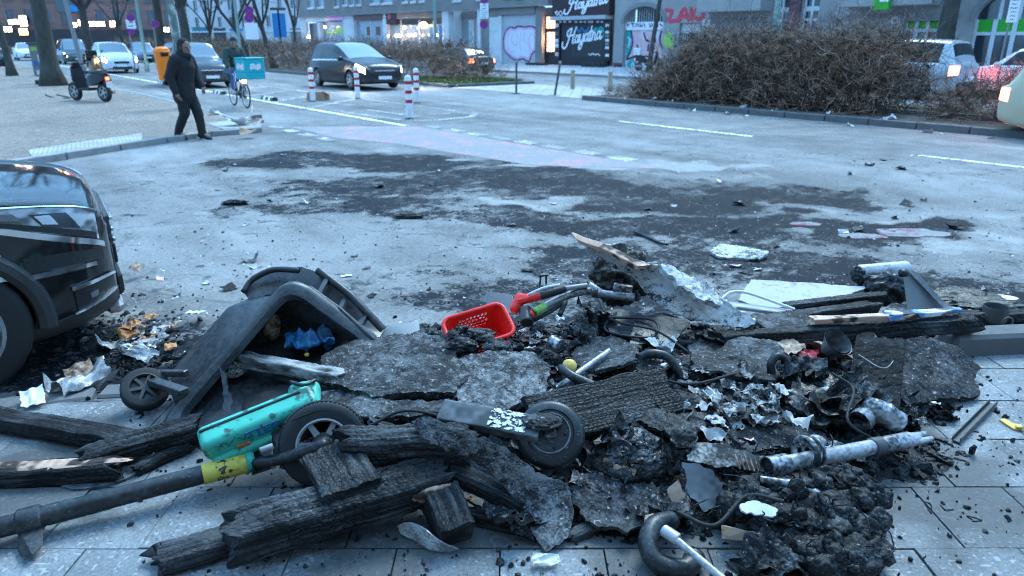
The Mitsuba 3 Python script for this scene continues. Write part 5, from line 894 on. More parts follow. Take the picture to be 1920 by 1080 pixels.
person('person in a dark jacket, knitted hat and jeans riding a bicycle with a turquoise box', cp_ , HD, dict(hip=(-.24, 0, 1.0), chest=(-.08, 0, 1.37), neck=(-.02, 0, 1.53), head=(.03, 0, 1.67), look=(.6, -.1, 1.58), lsh=(-.06, .19, 1.46), rsh=(-.06, -.19, 1.46), lel=(.06, .27, 1.2), rel=(.06, -.27, 1.2), lwr=(.24, .27, 1.06), rwr=(.24, -.27, 1.06),
       lkn=(.14, .12, .78), lan=(-.02, .12, .36), ltoe=(.18, .12, .30), rkn=(.16, -.12, .92), ran=(.0, -.12, .54), rtoe=(.2, -.12, .5)), 'cloth_green', 'jeans', 'cloth_navy', edge=.035)
bx = thing('delivery_box', 'turquoise insulated delivery box on the front of the bicycle', 'box'); Mb = frame(at(469, 129, cp_[1] - .45), HD, np.cross((0, 0, 1), HD), (0, 0, 1)) @ rotz(.25)
part(bx, 'body', xf(bev((0, 0, 0), (.50, .58, .52), .02), Mb), 'turquoise'); part(bx, 'lid', xf(bev((0, 0, .275), (.52, .60, .03), .012), Mb), 'turquoise')
for M_ in (Mb @ frame((.251, 0, .06), (0, 1, 0), (0, 0, 1), (1, 0, 0)), Mb @ frame((0, -.291, .06), (1, 0, 0), (0, 0, 1), (0, -1, 0))):
    part(bx, 'white_mark', xf(extrude(Polygon([(-.17, -.08), (-.15, .06), (-.05, .09), (.02, .03), (.1, .08), (.17, .06), (.16, -.06), (.05, -.09), (-.04, -.05)]), .003), M_), 'white_paper'); part(bx, 'seam', xf(box((0, -.14, .001), (.47, .012, .004)), M_), 'teal_board')
part(bx, 'rack', cat([tube([W_(.43, .62, s_ * .05), W_(.45, .93, s_ * .12), W_(.75, .93, s_ * .12)], .009, 6) for s_ in (1, -1)]), 'dark_metal', True)
for px, lb, m_ in ((857, 'person with dark hair in front of the shop portal, leftmost of three', 'cloth_green'), (875, 'person in black in front of the shop portal, middle of three', 'cloth_black'), (897, 'person in dark clothes in front of the shop portal, rightmost of three', 'cloth_navy')):
    t = FC.p(px, 90)[0]; b = FC.o * A([1, 1, 0]) + FC.u * t + FC.n * 1.8 + A([0, 0, .12])
    person(lb, b, (.3, -1), dict(hip=(0, 0, .93), chest=(.0, 0, 1.32), neck=(.02, 0, 1.5), head=(.04, 0, 1.64), look=(.6, .1, 1.6), lsh=(0, .19, 1.43), rsh=(0, -.19, 1.43), lel=(0, .25, 1.15), rel=(.02, -.25, 1.15), lwr=(.08, .23, .92), rwr=(.1, -.22, .92), lkn=(.03, .1, .5), lan=(0, .1, .1), ltoe=(.2, .1, .05), rkn=(.03, -.1, .5), ran=(0, -.1, .1), rtoe=(.2, -.12, .05)), m_, 'cloth_black', 'black', edge=.06)
# mopeds
def moped(label, P0, fwd, body, r=.24, tail=True, cover=False, lamp=False, box_=None):
    k = thing('moped', label, 'moped'); f = unit(A([*fwd[:2], 0])); l = A([-f[1], f[0], 0]); W_ = lambda x, z, y=0: A(P0, float) + f * x + l * y + A([0, 0, z]); H = lambda q: hull([W_(x, z, s_ * y) for x, z, y in q for s_ in (1, -1)])
    for x in (-.62, .64): wheel(k, W_(x, r), r, l, .11, 'alloy', 5, 22)
    part(k, 'tail_body', H([(-.85, .72, .06), (-.80, .58, .15), (-.4, .45, .2), (-.15, .42, .15), (-.1, .62, .12), (-.3, .74, .16), (-.7, .76, .13)]), body, 30); part(k, 'footboard', H([(-.2, .30, .16), (.3, .30, .16), (-.2, .38, .17), (.3, .36, .17)]), 'black_plastic', 30)
    part(k, 'leg_shield', H([(.28, .34, .2), (.36, .34, .14), (.42, .95, .17), (.50, .93, .08), (.40, .6, .21), (.47, .6, .1)]), body, 30); part(k, 'front_mudguard', H([(.46, .44, .07), (.66, .52, .07), (.84, .40, .06), (.64, .42, .07)]), body, 30)
    part(k, 'seat', H([(-.78, .76, .1), (-.75, .85, .1), (-.3, .80, .13), (.0, .84, .1), (.02, .76, .08), (-.4, .75, .12)]), 'black_plastic', 30); part(k, 'fork', tube([W_(.44, .95), W_(.55, .5), W_(.64, .26)], .03, 8), 'dark_metal', True)
    part(k, 'handlebar', tube(bez([W_(.30, 1.03, .33), W_(.40, 1.0, .15), W_(.42, .99, 0), W_(.40, 1.0, -.15), W_(.30, 1.03, -.33)], 4), .018, 8), 'black_plastic', True); part(k, 'instrument_head', H([(.34, .94, .08), (.52, .93, .07), (.36, 1.06, .08), (.50, 1.05, .06)]), body, 30)
    for s_ in (1, -1): part(k, 'mirror', ball(W_(.36, 1.25, s_ * .28), (.05, .05, .04), 2), 'black_plastic', True); part(k, 'mirror_stalk', tube([W_(.36, 1.02, s_ * .2), W_(.36, 1.23, s_ * .27)], .006, 5), 'dark_metal')
    part(k, 'exhaust', cyl(W_(-.75, .26, -.19), W_(-.25, .26, -.17), .05, 12), 'steel', True)
    if tail: part(k, 'tail_lamp', H([(-.86, .66, .05), (-.84, .60, .06), (-.83, .68, .05)]), 'taillamp', **glow(0, RED, 1.5)); part(k, 'number_plate', hull([W_(-.88, z, y) for z in (.40, .56) for y in (-.09, .09)] + [W_(-.89, z, y) for z in (.40, .56) for y in (-.09, .09)]), 'white_plastic')
    if cover: part(k, 'leg_cover', smooth_union([bone(W_(.36, .9), .15, W_(.25, .5), .19), bone(W_(.25, .5), .19, W_(.0, .55), .13)], .05, 4), 'cloth_black', True)
    if lamp: part(k, 'lamp', ball(W_(.55, .85), (.06, .06, .06), 2), 'white_plastic', True, **glow(0, WARM, 5))
    if box_: part(k, 'top_box', xf(bev((0, 0, 0), (.4, .45, .4), .03), frame(W_(-.7, 1.06), f, l, (0, 0, 1))), box_)
    return k
c = (G(143, 188, .1) + G(202, 191, .1)) / 2; moped('dark grey moped with a black leg cover parked beside the thick tree', c, G(143, 188, .1) - G(202, 191, .1), 'paint_black', .255)
moped('orange brown delivery moped standing behind the dark grey one', G(182, 152, .1) - SU * .3, HD, 'orange_dull' if 0 else 'cardboard', lamp=True, box_='paint_black', tail=False)
moped('moped parked in front of the graffiti gate beside the slanting young tree', G(1216, 133, .12), (.9, -.5), 'paint_black', lamp=False, box_='white_plastic')
k = thing('bike_stand', 'low metal hoop lying on the left pavement beside the moped', 'bike stand'); part(k, 'hoop', ring(G(112, 182, .12), (.1, .3, 1), .36, .022, 26, 8, .3, 5.2), 'dark_metal', True); part(k, 'foot', bev(G(126, 184, .11), (.2, .1, .02), .006), 'dark_metal')
# ------------------------------------------------------------------ the burnt heap: materials
def lumpy(c0, c1, f=9, lo=.35, hi=.7, speckle=0.0):
    def fn(p, n, uv):
        a = fbm(p.x * f, p.y * f, p.z * f, 4) * .7 + noise(p.x * f * 9, p.y * f * 9, p.z * f * 9) * .3; c = mix(mi.Color3f(*c0), mi.Color3f(*c1), smoothstep(lo, hi, a))
        return mix(c, mi.Color3f(.5, .5, .5), smoothstep(.86, .92, noise(p.x * 130, p.y * 130, p.z * 130)) * speckle) if speckle else c
    return proc(fn)
RB = proc(lambda p, n, uv: fbm(p.x * 70, p.y * 70, p.z * 70, 3) * .006, 1e-3)
pr('char', lumpy((.006, .006, .007), (.075, .08, .085), 16, .45, .78, .4), .6, RB, spec=.3)
def charwood(p, n, uv):
    wx = fbm(uv.x * 18, uv.y * 18, 3, 2) * .9; a, b, w = voronoi(uv.x * 46 + wx, uv.y * 70 + wx); cr = smoothstep(.0, .16, b - a); zone = smoothstep(.40, .62, fbm(p.x * 5, p.y * 5, p.z * 5, 3))
    gr = fbm(uv.x * 7, uv.y * 120, 3, 4); ash = smoothstep(.46, .82, fbm(p.x * 8, p.y * 8, p.z * 8, 4) * .55 + gr * .45)
    return mix(mix(mi.Color3f(.005), mi.Color3f(.022, .023, .025), gr), mi.Color3f(.10, .104, .11), ash) * (1 - .7 * (1 - cr) * zone)
def charbump(p, n, uv):
    wx = fbm(uv.x * 18, uv.y * 18, 3, 2) * .9; a, b, w = voronoi(uv.x * 46 + wx, uv.y * 70 + wx)
    return smoothstep(.0, .25, b - a) * .0022 + fbm(uv.x * 12, uv.y * 150, 0, 4) * .0055
pr('char_wood', proc(charwood), .5, proc(charbump, 8e-4), spec=.22)
pr('ash_wood', proc(lambda p, n, uv: mix(mi.Color3f(.02, .019, .018), mi.Color3f(.40, .39, .38), smoothstep(.38, .66, fbm(uv.x * 8, uv.y * 40, p.z * 5, 4) * .55 + fbm(p.x * 8, p.y * 8, p.z * 8, 3) * .45))), .75)
pr('raw_wood', proc(lambda p, n, uv: mix(mi.Color3f(.36, .19, .12), mi.Color3f(.66, .45, .34), fbm(p.x * 60, p.y * 20, p.z * 60, 3)) * (1 - .94 * smoothstep(.48, .62, fbm(p.x * 13, p.y * 13, p.z * 13, 3)))), .7)
def feltish(c0, c1, lo, hi):
    def fn(p, n, uv):
        big = fbm(p.x * 7, p.y * 7, p.z * 7, 4); mid = fbm(p.x * 38, p.y * 38, p.z * 38, 4); fine = noise(p.x * 190, p.y * 190, p.z * 190); a = big * .38 + mid * .40 + fine * .22
        return mix(mix(mi.Color3f(*c0), mi.Color3f(*c1), smoothstep(lo, hi, a)), mi.Color3f(.6, .6, .6), smoothstep(.80, .88, noise(p.x * 95, p.y * 95, p.z * 95)) * .35)
    return proc(fn)
pr('felt', feltish((.008, .008, .009), (.125, .13, .135), .42, .72), .8, proc(lambda p, n, uv: fbm(p.x * 60, p.y * 60, p.z * 60, 4) * .012, 1e-3))
pr('felt_light', feltish((.014, .014, .015), (.22, .225, .23), .38, .67), .8, proc(lambda p, n, uv: fbm(p.x * 60, p.y * 60, p.z * 60, 4) * .012, 1e-3))
pr('ash_board', feltish((.02, .02, .021), (.56, .56, .55), .33, .54), .8, proc(lambda p, n, uv: fbm(p.x * 60, p.y * 60, p.z * 60, 4) * .012, 1e-3))
pr('white_board', lumpy((.22, .21, .2), (.42, .41, .395), 5, .22, .45), .6, spec=.2)
pr('bin_plastic', lumpy((.016, .017, .019), (.06, .063, .068), 7, .3, .75), .36, proc(lambda p, n, uv: fbm(p.x * 30, p.y * 30, p.z * 30, 3) * .0015, 1e-3))
pr('bin_rim', lumpy((.04, .042, .046), (.085, .09, .096), 9, .3, .75), .38); pr('char_smooth', lumpy((.010, .011, .012), (.06, .063, .07), 6, .45, .85, .4), .7, spec=.12); pr('ash_white', feltish((.04, .04, .04), (.60, .60, .59), .36, .58), .85, proc(lambda p, n, uv: fbm(p.x * 60, p.y * 60, p.z * 60, 4) * .012, 1e-3)); pr('lid_dark', lumpy((.014, .015, .017), (.055, .058, .064), 9, .3, .75), .38); pr('felt_dark', feltish((.008, .008, .009), (.095, .1, .105), .42, .74), .8, proc(lambda p, n, uv: fbm(p.x * 60, p.y * 60, p.z * 60, 4) * .012, 1e-3)); pr('burnt_paper', lumpy((.025, .025, .026), (.50, .49, .47), 18, .38, .66), .85); pr('burnt_paper_dark', lumpy((.012, .012, .013), (.34, .33, .32), 14, .4, .75), .7)
pr('brown_paper', lumpy((.09, .055, .04), (.42, .29, .21), 9, .3, .6), .8); pr('burnt_metal', lumpy((.05, .05, .052), (.42, .43, .45), 10, .35, .65), .38, metallic=.6)
pr('scorched_tube', lumpy((.10, .095, .095), (.42, .42, .43), 10, .25, .6), .4, metallic=.3); pr('melt', lumpy((.006, .006, .007), (.085, .09, .095), 12, .45, .85, .3), .4, proc(lambda p, n, uv: fbm(p.x * 40, p.y * 40, p.z * 40, 4) * .010, 1e-3), spec=.35)
pr('brown_melt', lumpy((.008, .007, .006), (.09, .075, .05), 12, .4, .8), .5, RB)
pr('scooter_black', lumpy((.012, .013, .015), (.05, .053, .058), 9, .4, .8, .2), .42); pr('scooter_turquoise', proc(lambda p, n, uv: mix(mi.Color3f(.045, .42, .30) * (.75 + .5 * fbm(p.x * 9, p.y * 9, p.z * 9, 3)), mi.Color3f(.02, .03, .03), .85 * smoothstep(.58, .72, fbm(p.x * 26, p.y * 26, p.z * 26, 4)))), .42); pr('tape_yellow', lumpy((.38, .28, .03), (.60, .46, .07), 9, .2, .5), .55)
pr('basket_red', (.92, .028, .02), .38); pr('bike_red', (.80, .03, .02), .35); pr('bag_blue', lumpy((.0, .035, .11), (.01, .13, .27), 12, .3, .7), .3); pr('yellow_plastic', (.62, .42, .08), .5); pr('pack_red', (.5, .03, .04), .35); pr('pack_orange', lumpy((.25, .07, .02), (.55, .25, .08), 20, .3, .6), .6)
pr('film', lumpy((.16, .165, .17), (.50, .50, .50), 18, .3, .65), .25, spec=.7); pr('lid_grey', lumpy((.03, .033, .036), (.15, .16, .17), 5, .3, .7), .4)
pr('painted_strip', proc(lambda p, n, uv: mix(mi.Color3f(.10, .22, .46), mi.Color3f(.66, .68, .7), smoothstep(.4, .55, fbm(p.x * 9, p.y * 30, p.z * 9, 3))) * (1 - .9 * smoothstep(.52, .62, fbm(p.x * 11, p.y * 11, p.z * 11, 3)))), .6)
pr('tread', (.022, .024, .026), .7)
scene['m_clear_plastic'] = {'type': 'thindielectric'}
W = G
# ------------------------------------------------------------------ the mound of ash and char under everything
def mound_h(x, y):
    x, y = np.asarray(x, float), np.asarray(y, float); q = np.stack([x, y, x * 0], -1)
    g = .20 * np.exp(-np.abs((x - .35 + .1 * (y - 3)) / 1.28) ** 4 - np.abs((y - 3.12) / .72) ** 4) + .07 * np.exp(-((x - .75) / .5) ** 2 - ((y - 2.55) / .35) ** 2) + .06 * np.exp(-((x - 1.9) / .5) ** 2 - ((y - 3.75) / .4) ** 2) + .055 * np.exp(-((x - .45) / .6) ** 2 - ((y - 2.22) / .22) ** 2)
    n = fbn(q, 5.5, 5, 4); f = fbn(q, 30, 3, 9)
    return PZ - .035 + g * (1 + .55 * n) + (n * .10 + f * .035) * np.clip(g / .08, .12, 1)
gx, gy = np.meshgrid(np.arange(-1.5, 2.75, .0115), np.arange(1.95, 4.35, .0115), indexing='ij'); hz = mound_h(gx, gy)
v = np.stack([gx, gy, hz], -1).reshape(-1, 3); f = grid_faces(*gx.shape); keep = (v[f][:, :, 2] > PZ - .02).any(1) & ((v[f][:, 0, 1] < 3.9) | (v[f][:, :, 2] > .03).any(1)); stuff('ash_heap', (v, f[keep]), 'char', 'low heap of black ash and char under the burnt rubbish', 'ash heap', True)
def hit(px, py, dz=0.0):
    "the place on the heap, or on the pavement, that is seen at a place of the photograph"
    d = ray(px, py); ts = np.linspace(1.5, 7, 700); P = A([0, 0, EYE]) + d * ts[:, None]; gnd = np.where(P[:, 1] < 3.35 + .116 * P[:, 0], PZ, 0.0); h = np.maximum(mound_h(P[:, 0], P[:, 1]), gnd) + dz
    return P[np.argmax(P[:, 2] < h)]
def crumbs(n, pick, seed, r=(.004, .018)):
    g = np.random.default_rng(seed); b = trimesh.creation.icosahedron(); bv, bf = np.asarray(b.vertices), np.asarray(b.faces); P = pick(g, n); s_ = g.uniform(*r, (n, 1)) * (g.random((n, 1)) ** 1.5 + .35); sc = g.uniform(.4, 1.3, (n, 1, 3)); a = g.uniform(0, 6.28, n); jit = 1 + g.normal(0, .18, (n, 12, 1))
    V_ = bv[None] * jit * sc * s_[:, None]; c, s2 = np.cos(a)[:, None], np.sin(a)[:, None]; V_ = np.stack([V_[..., 0] * c - V_[..., 1] * s2, V_[..., 0] * s2 + V_[..., 1] * c, V_[..., 2]], -1) + P[:, None]
    return V_.reshape(-1, 3), (bf[None] + np.arange(n)[:, None, None] * 12).reshape(-1, 3)
def on_heap(g, n):
    x, y = g.uniform(-1.2, 2.5, n * 3), g.uniform(2.0, 4.2, n * 3); h = mound_h(x, y); k = np.nonzero(h > PZ - .012)[0][:n]; k = np.resize(k, n); return np.stack([x[k], y[k], h[k] + .004], 1)
stuff('char_crumbs', crumbs(5200, on_heap, 1, (.006, .022)), 'char', 'loose crumbs of char on the heap', 'char crumbs'); stuff('ash_flakes', crumbs(1500, on_heap, 2, (.003, .011)), 'burnt_paper', 'pale flakes of ash on the heap', 'ash flakes')
def splinters(n, pick, seed):
    g = np.random.default_rng(seed); P = pick(g, n); o = []
    for i in range(n):
        d = A([*g.normal(0, 1, 2), g.normal(0, .25)]); d = unit(d); L = g.uniform(.03, .13); w_ = g.uniform(.004, .014); c = P[i] + A([0, 0, .008]); up = unit(g.normal(0, 1, 3)); y = unit(np.cross(up, d)); z = np.cross(d, y)
        o.append(hull([c + d * s_ * L * g.uniform(.7, 1.1) + y * t * w_ * g.uniform(.3, 1) + z * u * w_ * .6 for s_ in (-.5, .5) for t in (-1, 1) for u in (-1, 1)]))
    return cat(o)
stuff('char_splinters', splinters(420, on_heap, 8), 'char', 'charred splinters lying all over the heap', 'char splinters'); stuff('burnt_wires', cat([tube(bez(P + np.cumsum(np.random.default_rng(i).normal(0, .035, (5, 3)) * [1, 1, .35], 0), 4), .0022, 5) for i, P in enumerate(on_heap(np.random.default_rng(9), 22) + A([0, 0, .02]))]), 'dark_metal', 'thin burnt wires tangled in the heap', 'wires', True)
def around(g, n):
    a = g.uniform(0, 6.28, n); r = g.normal(1, .16, n); x, y = .45 + 1.75 * r * np.cos(a), 2.85 + .95 * r * np.sin(a); return np.stack([x, np.maximum(y, 1.85), np.where(y < 3.35 + .116 * x, PZ, 0) + .003], 1)
stuff('soot_crumbs', crumbs(1300, around, 3, (.003, .012)), 'char', 'black crumbs scattered on the stones round the heap', 'char crumbs')
def on_road(g, n):
    P = A([G(px, py) for px, py in zip(g.uniform(230, 1900, n), 280 + 330 * g.random(n) ** .8)]); return P + A([0, 0, .003])
stuff('road_grit', crumbs(1300, on_road, 4, (.003, .013)), 'char', 'black crumbs strewn over the scorched road', 'grit'); stuff('glass_grit', crumbs(900, on_road, 5, (.003, .011)), 'white_plastic', 'pale grit and glass strewn over the scorched road', 'grit')
stuff('litter_grit', crumbs(650, lambda g, n: A([G(px, py, .0) for px, py in zip(g.normal(220, 75, n), g.normal(665, 45, n))]) + A([0, 0, .004]), 6, (.006, .022)), 'char', 'dirt and black crumbs in the gutter beside the parked car', 'grit')
# ------------------------------------------------------------------ timbers
def timber(label, a, b, w, h, mat='char_wood', roll=0.0, name='charred_timber', raw=(), **kw):
    k = thing(name, label, 'timber'); part(k, 'wood', rough_bar(W(*a), W(*b), w, h, roll=roll, **kw), mat, True); L = np.linalg.norm(W(*b) - W(*a)); M = beam_frame(W(*a), W(*b), (0, 0, 1), roll)
    for i, (u, y, z, su, sy, sz) in enumerate(raw):      # patches of bare wood where the char has come off
        part(k, 'bare_patch', xf(lump((u * L, y, z), (su, sy, sz), 3, .3, 3, i + 5), M), 'raw_wood', True, label='patch of bare light wood')
    return k
timber('flat black plank lowest at the front edge of the heap', (298, 1050, .115), (640, 945, .125), .13, .055, seed=1, roll=-.1)
timber('thick charred beam with a light bare patch at its right end', (432, 1010, .19), (842, 890, .23), .15, .13, seed=2, crack=.008, roll=.15, raw=[(.39, -.078, .012, .075, .010, .030)])
timber('short square charred block lying across the thick front beam', (618, 846, .30), (662, 925, .27), .20, .055, seed=3, cell=.022, ragged=.015, roll=.08)
timber('stout charred beam with an ashy highlight left of the peeling grey flap', (645, 842, .30), (885, 838, .30), .12, .15, seed=4, crack=.009)
timber('short black stump end behind the clear plastic sheet', (822, 925, .20), (855, 1005, .13), .13, .12, seed=5, ragged=.01)
timber('black plank end between the stump and the grey flap', (842, 872, .24), (985, 940, .16), .12, .06, seed=6)
timber('long charred plank in front of the wheel of the parked car', (-40, 778, .11), (250, 828, .12), .14, .06, seed=7, roll=-.2)
timber('charred plank lying across another left of the turquoise scooter', (160, 862, .13), (375, 798, .17), .11, .075, seed=8, roll=.1)
timber('charred plank with a long pale splintered top at the left edge', (-60, 895, .11), (228, 878, .12), .10, .075, seed=9, raw=[(-.04, .0, .034, .34, .038, .010)])
timber('narrow black stick below the crossed planks on the left', (255, 880, .10), (352, 838, .11), .05, .04, seed=10)
timber('wide cracked charred board in the middle of the heap beside the small wheel', (1000, 792, .31), (1258, 735, .33), .22, .06, seed=11, roll=.55, cell=.026, crack=.003, ragged=.03, wob=.004)
timber('half burnt plank with a pale ashy top beside the overturned bin', (425, 668, .30), (640, 708, .31), .075, .06, 'ash_wood', seed=12, ragged=.05)
timber('long dark beam under the leaning grey board on the right', (1340, 640, .26), (1830, 605, .26), .09, .085, seed=13)
timber('split plank with orange bare wood along its edge on the right', (1520, 600, .34), (1700, 590, .34), .06, .03, 'raw_wood', seed=14, cell=.2, crack=.002)
timber('plank end with chipped blue and white paint', (1665, 592, .345), (1805, 580, .33), .075, .035, 'painted_strip', seed=15, cell=.2, crack=.001, taper=.5)
timber('broad charred board standing on edge with a light broken lower end', (1652, 632, .40), (1634, 765, .22), .21, .035, 'char_smooth', seed=16, cell=.03, crack=.004, ragged=.06, raw=[(.48, .0, .012, .045, .05, .012)])
for i, (a, b, w_, lb) in enumerate((((1470, 575, .27), (1660, 556, .30), .07, 'dark charred stick under the white board, upper of two'), ((1455, 600, .25), (1640, 575, .27), .08, 'dark charred stick under the white board, lower of two'), ((1700, 600, .2), (1830, 596, .18), .09, 'charred plank end at the right end of the heap'), ((1820, 600, .03), (1930, 590, .04), .08, 'charred stick on the road by the white plate'), ((880, 965, .10), (975, 985, .10), .07, 'small charred board with a brown edge on the stones below the grey flap'), ((640, 735, .26), (520, 700, .24), .06, 'charred stick inside the mouth of the overturned bin'), ((1210, 640, .26), (1420, 655, .24), .05, 'thin charred stick below the leaning grey board'), ((700, 790, .30), (770, 818, .29), .03, 'thin pale edged splinter above the stout beam'), ((1080, 1000, .1), (1190, 960, .11), .05, 'thin charred stick on the ash right of the grey flap'), ((1395, 1045, .12), (1500, 1090, .11), .09, 'charred round log end at the lower edge of the picture'))):
    timber(lb, a, b, w_, w_ * .8, seed=30 + i, step=.009)
timber('thin dark stick lying on the scorched road', (1190, 434, .02), (1251, 460, .02), .03, .02, seed=50, step=.012, ragged=.01)
solo('melted_disc', slab_sheet([W(*q, .09) for q in ((113, 912), (150, 893), (200, 882), (262, 868), (270, 878), (240, 895), (190, 912), (140, 918))], .012, amp=.002, seed=3, edge=.003), 'lid_grey', 'flat grey tongue of melted plastic below the splintered plank', 'melted plastic', None, 40)
# ------------------------------------------------------------------ burnt boards and sheets
def board(label, pts, mat, th=.022, name='burnt_board', cat_='board', sm=50, **kw): return solo(name, slab_sheet([W(*q) for q in pts], th, **kw), mat, label, cat_, None, sm)
board('rough grey burnt board with a furred surface behind the turquoise scooter', [(600, 668, .33), (640, 645, .35), (720, 628, .36), (800, 622, .38), (842, 640, .38), (880, 700, .36), (850, 740, .34), (760, 735, .33), (700, 742, .32), (610, 715, .32)], 'felt', .03, amp=.028, seed=1)
board('rough grey burnt board in front of the red basket', [(850, 672, .37), (900, 662, .38), (1000, 660, .37), (1032, 688, .35), (1022, 732, .33), (965, 762, .31), (895, 775, .31), (845, 740, .33), (835, 700, .36)], 'felt_light', .03, amp=.024, seed=2)
board('lower layer of burnt board right of the scooter wheel', [(588, 738, .28), (640, 728, .30), (720, 748, .31), (800, 752, .32), (858, 745, .33), (835, 768, .31), (770, 783, .30), (690, 782, .29), (620, 775, .27), (592, 760, .27)], 'felt', .02, amp=.014, seed=3)
board('long grey burnt flap hanging forward over the front of the heap', [(772, 790, .41), (800, 783, .44), (850, 800, .43), (910, 822, .40), (965, 852, .35), (1010, 886, .28), (1062, 905, .23), (1078, 960, .16), (1065, 1008, .11), (1022, 1032, .09), (1000, 1002, .11), (978, 950, .17), (935, 905, .23), (900, 872, .29), (855, 850, .33), (795, 822, .37)], 'felt_light', .018, amp=.014, seed=4)
board('rough dark burnt board at the right end of the heap', [(1668, 640, .33), (1740, 632, .30), (1800, 652, .22), (1842, 690, .14), (1828, 712, .13), (1838, 742, .11), (1760, 748, .15), (1700, 758, .2), (1660, 710, .27)], 'felt_dark', .03, amp=.016, seed=5)
board('large leaning board with an ash white top rising at the back of the heap', [(1092, 449, .74), (1135, 458, .73), (1190, 488, .66), (1240, 500, .60), (1300, 530, .52), (1350, 560, .44), (1418, 600, .34), (1405, 615, .31), (1330, 608, .33), (1260, 590, .38), (1215, 555, .44), (1185, 520, .52), (1140, 490, .62), (1098, 462, .71)], 'ash_board', .03, amp=.013, seed=6, edge=.014)
timber('pale splintered top edge of the leaning board', (1088, 448, .76), (1215, 503, .67), .045, .022, 'raw_wood', seed=61, cell=.3, crack=.001, ragged=.10, wob=.02, roll=.3, name='splintered_lath')
board('white coated board lying at the back right of the heap', [(1408, 524, .27), (1520, 530, .29), (1628, 538, .31), (1570, 560, .27), (1500, 570, .25), (1440, 580, .22), (1384, 562, .23)], 'white_board', .018, amp=.002, seed=7, edge=.008)
board('grey scorched board lying flat on the road', [(1330, 470, .04), (1352, 457, .05), (1400, 462, .05), (1442, 472, .05), (1425, 485, .03), (1385, 484, .02), (1350, 482, .02)], 'ash_board', .02, amp=.008, seed=8)
board('charred sheet right of the ash white leaning board', [(1400, 590, .30), (1480, 582, .31), (1560, 600, .30), (1530, 622, .28), (1440, 620, .28)], 'felt', .02, amp=.014, seed=9)
board('smooth grey scorched panel under the leaning board', [(1190, 600, .36), (1240, 585, .38), (1296, 602, .36), (1262, 642, .31), (1180, 645, .31)], 'lid_dark', .012, amp=.003, seed=10, edge=.004)
board('white flaking ash ridge along the far edge of the leaning board', [(1232, 496, .62), (1262, 500, .61), (1300, 520, .56), (1346, 546, .49), (1352, 572, .44), (1318, 562, .48), (1275, 536, .54)], 'ash_white', .03, amp=.02, seed=16, edge=.018)
solo('rubbish_lump', lump(W(1325, 556, .42), (.07, .05, .05), 4, .4, 2.5, 170), 'brown_paper', 'brownish burnt lump at the lower end of the white ash ridge', 'rubbish', None, True)
k = thing('bin_lid', 'dark plastic lid with a raised frame below the leaning board', 'lid'); lp = [W(*q) for q in ((1118, 588, .35), (1160, 578, .37), (1245, 600, .36), (1232, 640, .31), (1150, 628, .31))]
part(k, 'panel', slab_sheet(lp, .012, amp=.003, seed=11, edge=.003), 'lid_dark', 50); part(k, 'frame', tube(bez([W(1140, 595, .365), W(1225, 600, .375), W(1222, 632, .335), W(1140, 622, .335), W(1140, 595, .365)], 6), .007, 8), 'black_plastic', True)
board('dull brown cardboard sheet wedged under the silver tube', [(1300, 830, .29), (1345, 832, .29), (1395, 845, .27), (1400, 870, .25), (1360, 878, .24), (1285, 862, .27)], 'burnt_paper_dark', .006, amp=.006, seed=12)
board('grey brown scorched card leaning in front of the paper heap', [(1280, 868, .26), (1320, 875, .26), (1360, 905, .22), (1352, 945, .17), (1320, 962, .15), (1290, 920, .19)], 'lid_grey', .006, amp=.005, seed=13)
board('tan strip of corrugated card standing beside the black lump', [(1252, 918, .2), (1272, 902, .22), (1296, 938, .17), (1290, 962, .13), (1268, 955, .14)], 'brown_paper', .008, amp=.006, seed=14)
k = thing('corrugated_card', 'fan of ribbed dark card beside the open end of the silver tube', 'card'); part(k, 'sheet', slab_sheet([W(*q) for q in ((1372, 862, .25), (1400, 845, .27), (1462, 868, .25), (1450, 888, .22), (1400, 882, .23))], .006, amp=.002, seed=15), 'black_plastic', 50)
for i in range(8): part(k, 'rib', tube([W(1378 + i * 9, 860 + i * 1.5 - 8, .275 - i * .002), W(1388 + i * 9, 880 + i * 1.2, .25 - i * .003)], .004, 5), 'brown_paper', True)
# ------------------------------------------------------------------ the overturned bin
k = thing('wheelie_bin', 'overturned dark wheeled bin gaping open beside the turquoise scooter', 'bin')
cr = [W(325, 800, .09), W(548, 540, .60), W(706, 652, .30), W(520, 860, .09)]
def rquad(c, n=14, r=.10):
    o = []
    for i in range(4):
        p, a, b = c[i], c[i - 1], c[(i + 1) % 4]; la, lb = np.linalg.norm(a - p), np.linalg.norm(b - p); d0, d1 = p + (a - p) / la * min(r, la * .4), p + (b - p) / lb * min(r, lb * .4); t = np.linspace(0, 1, n)[:, None]
        o.append((1 - t) ** 2 * d0 + 2 * t * (1 - t) * p + t * t * d1)
    return np.vstack(o)
loop = rquad(cr); lc = loop.mean(0); nrm = unit(np.cross(cr[1] - cr[0], cr[3] - cr[0])); nrm = nrm if nrm[1] > 0 else -nrm; dirn = unit(A([-.74, .62, .02]))
lay = []
for t, s_ in ((0, .97), (.04, .96), (.35, .88), (.7, .76), (1.0, .58), (1.06, .4), (1.07, .02)):
    q = lc + (loop - lc) * s_ + dirn * .47 * t; q[:, 2] = np.maximum(q[:, 2], .03); q = q + fbn(q, 5, 3, 2)[:, None] * .05 * min(t, 1); lay.append(q)
n_ = len(loop); body = (np.vstack(lay), grid_faces(len(lay), n_, True)); tb = trimesh.Trimesh(*body, process=False); vn = np.asarray(tb.vertex_normals); sgn = np.sign(((body[0] - lc - dirn * .2) * vn).sum(1).mean())
inn = body[0] - vn * sgn * .006
part(k, 'body', (np.vstack([body[0], inn]), np.vstack([body[1], body[1][:, ::-1] + len(inn)])), 'bin_plastic', 50)
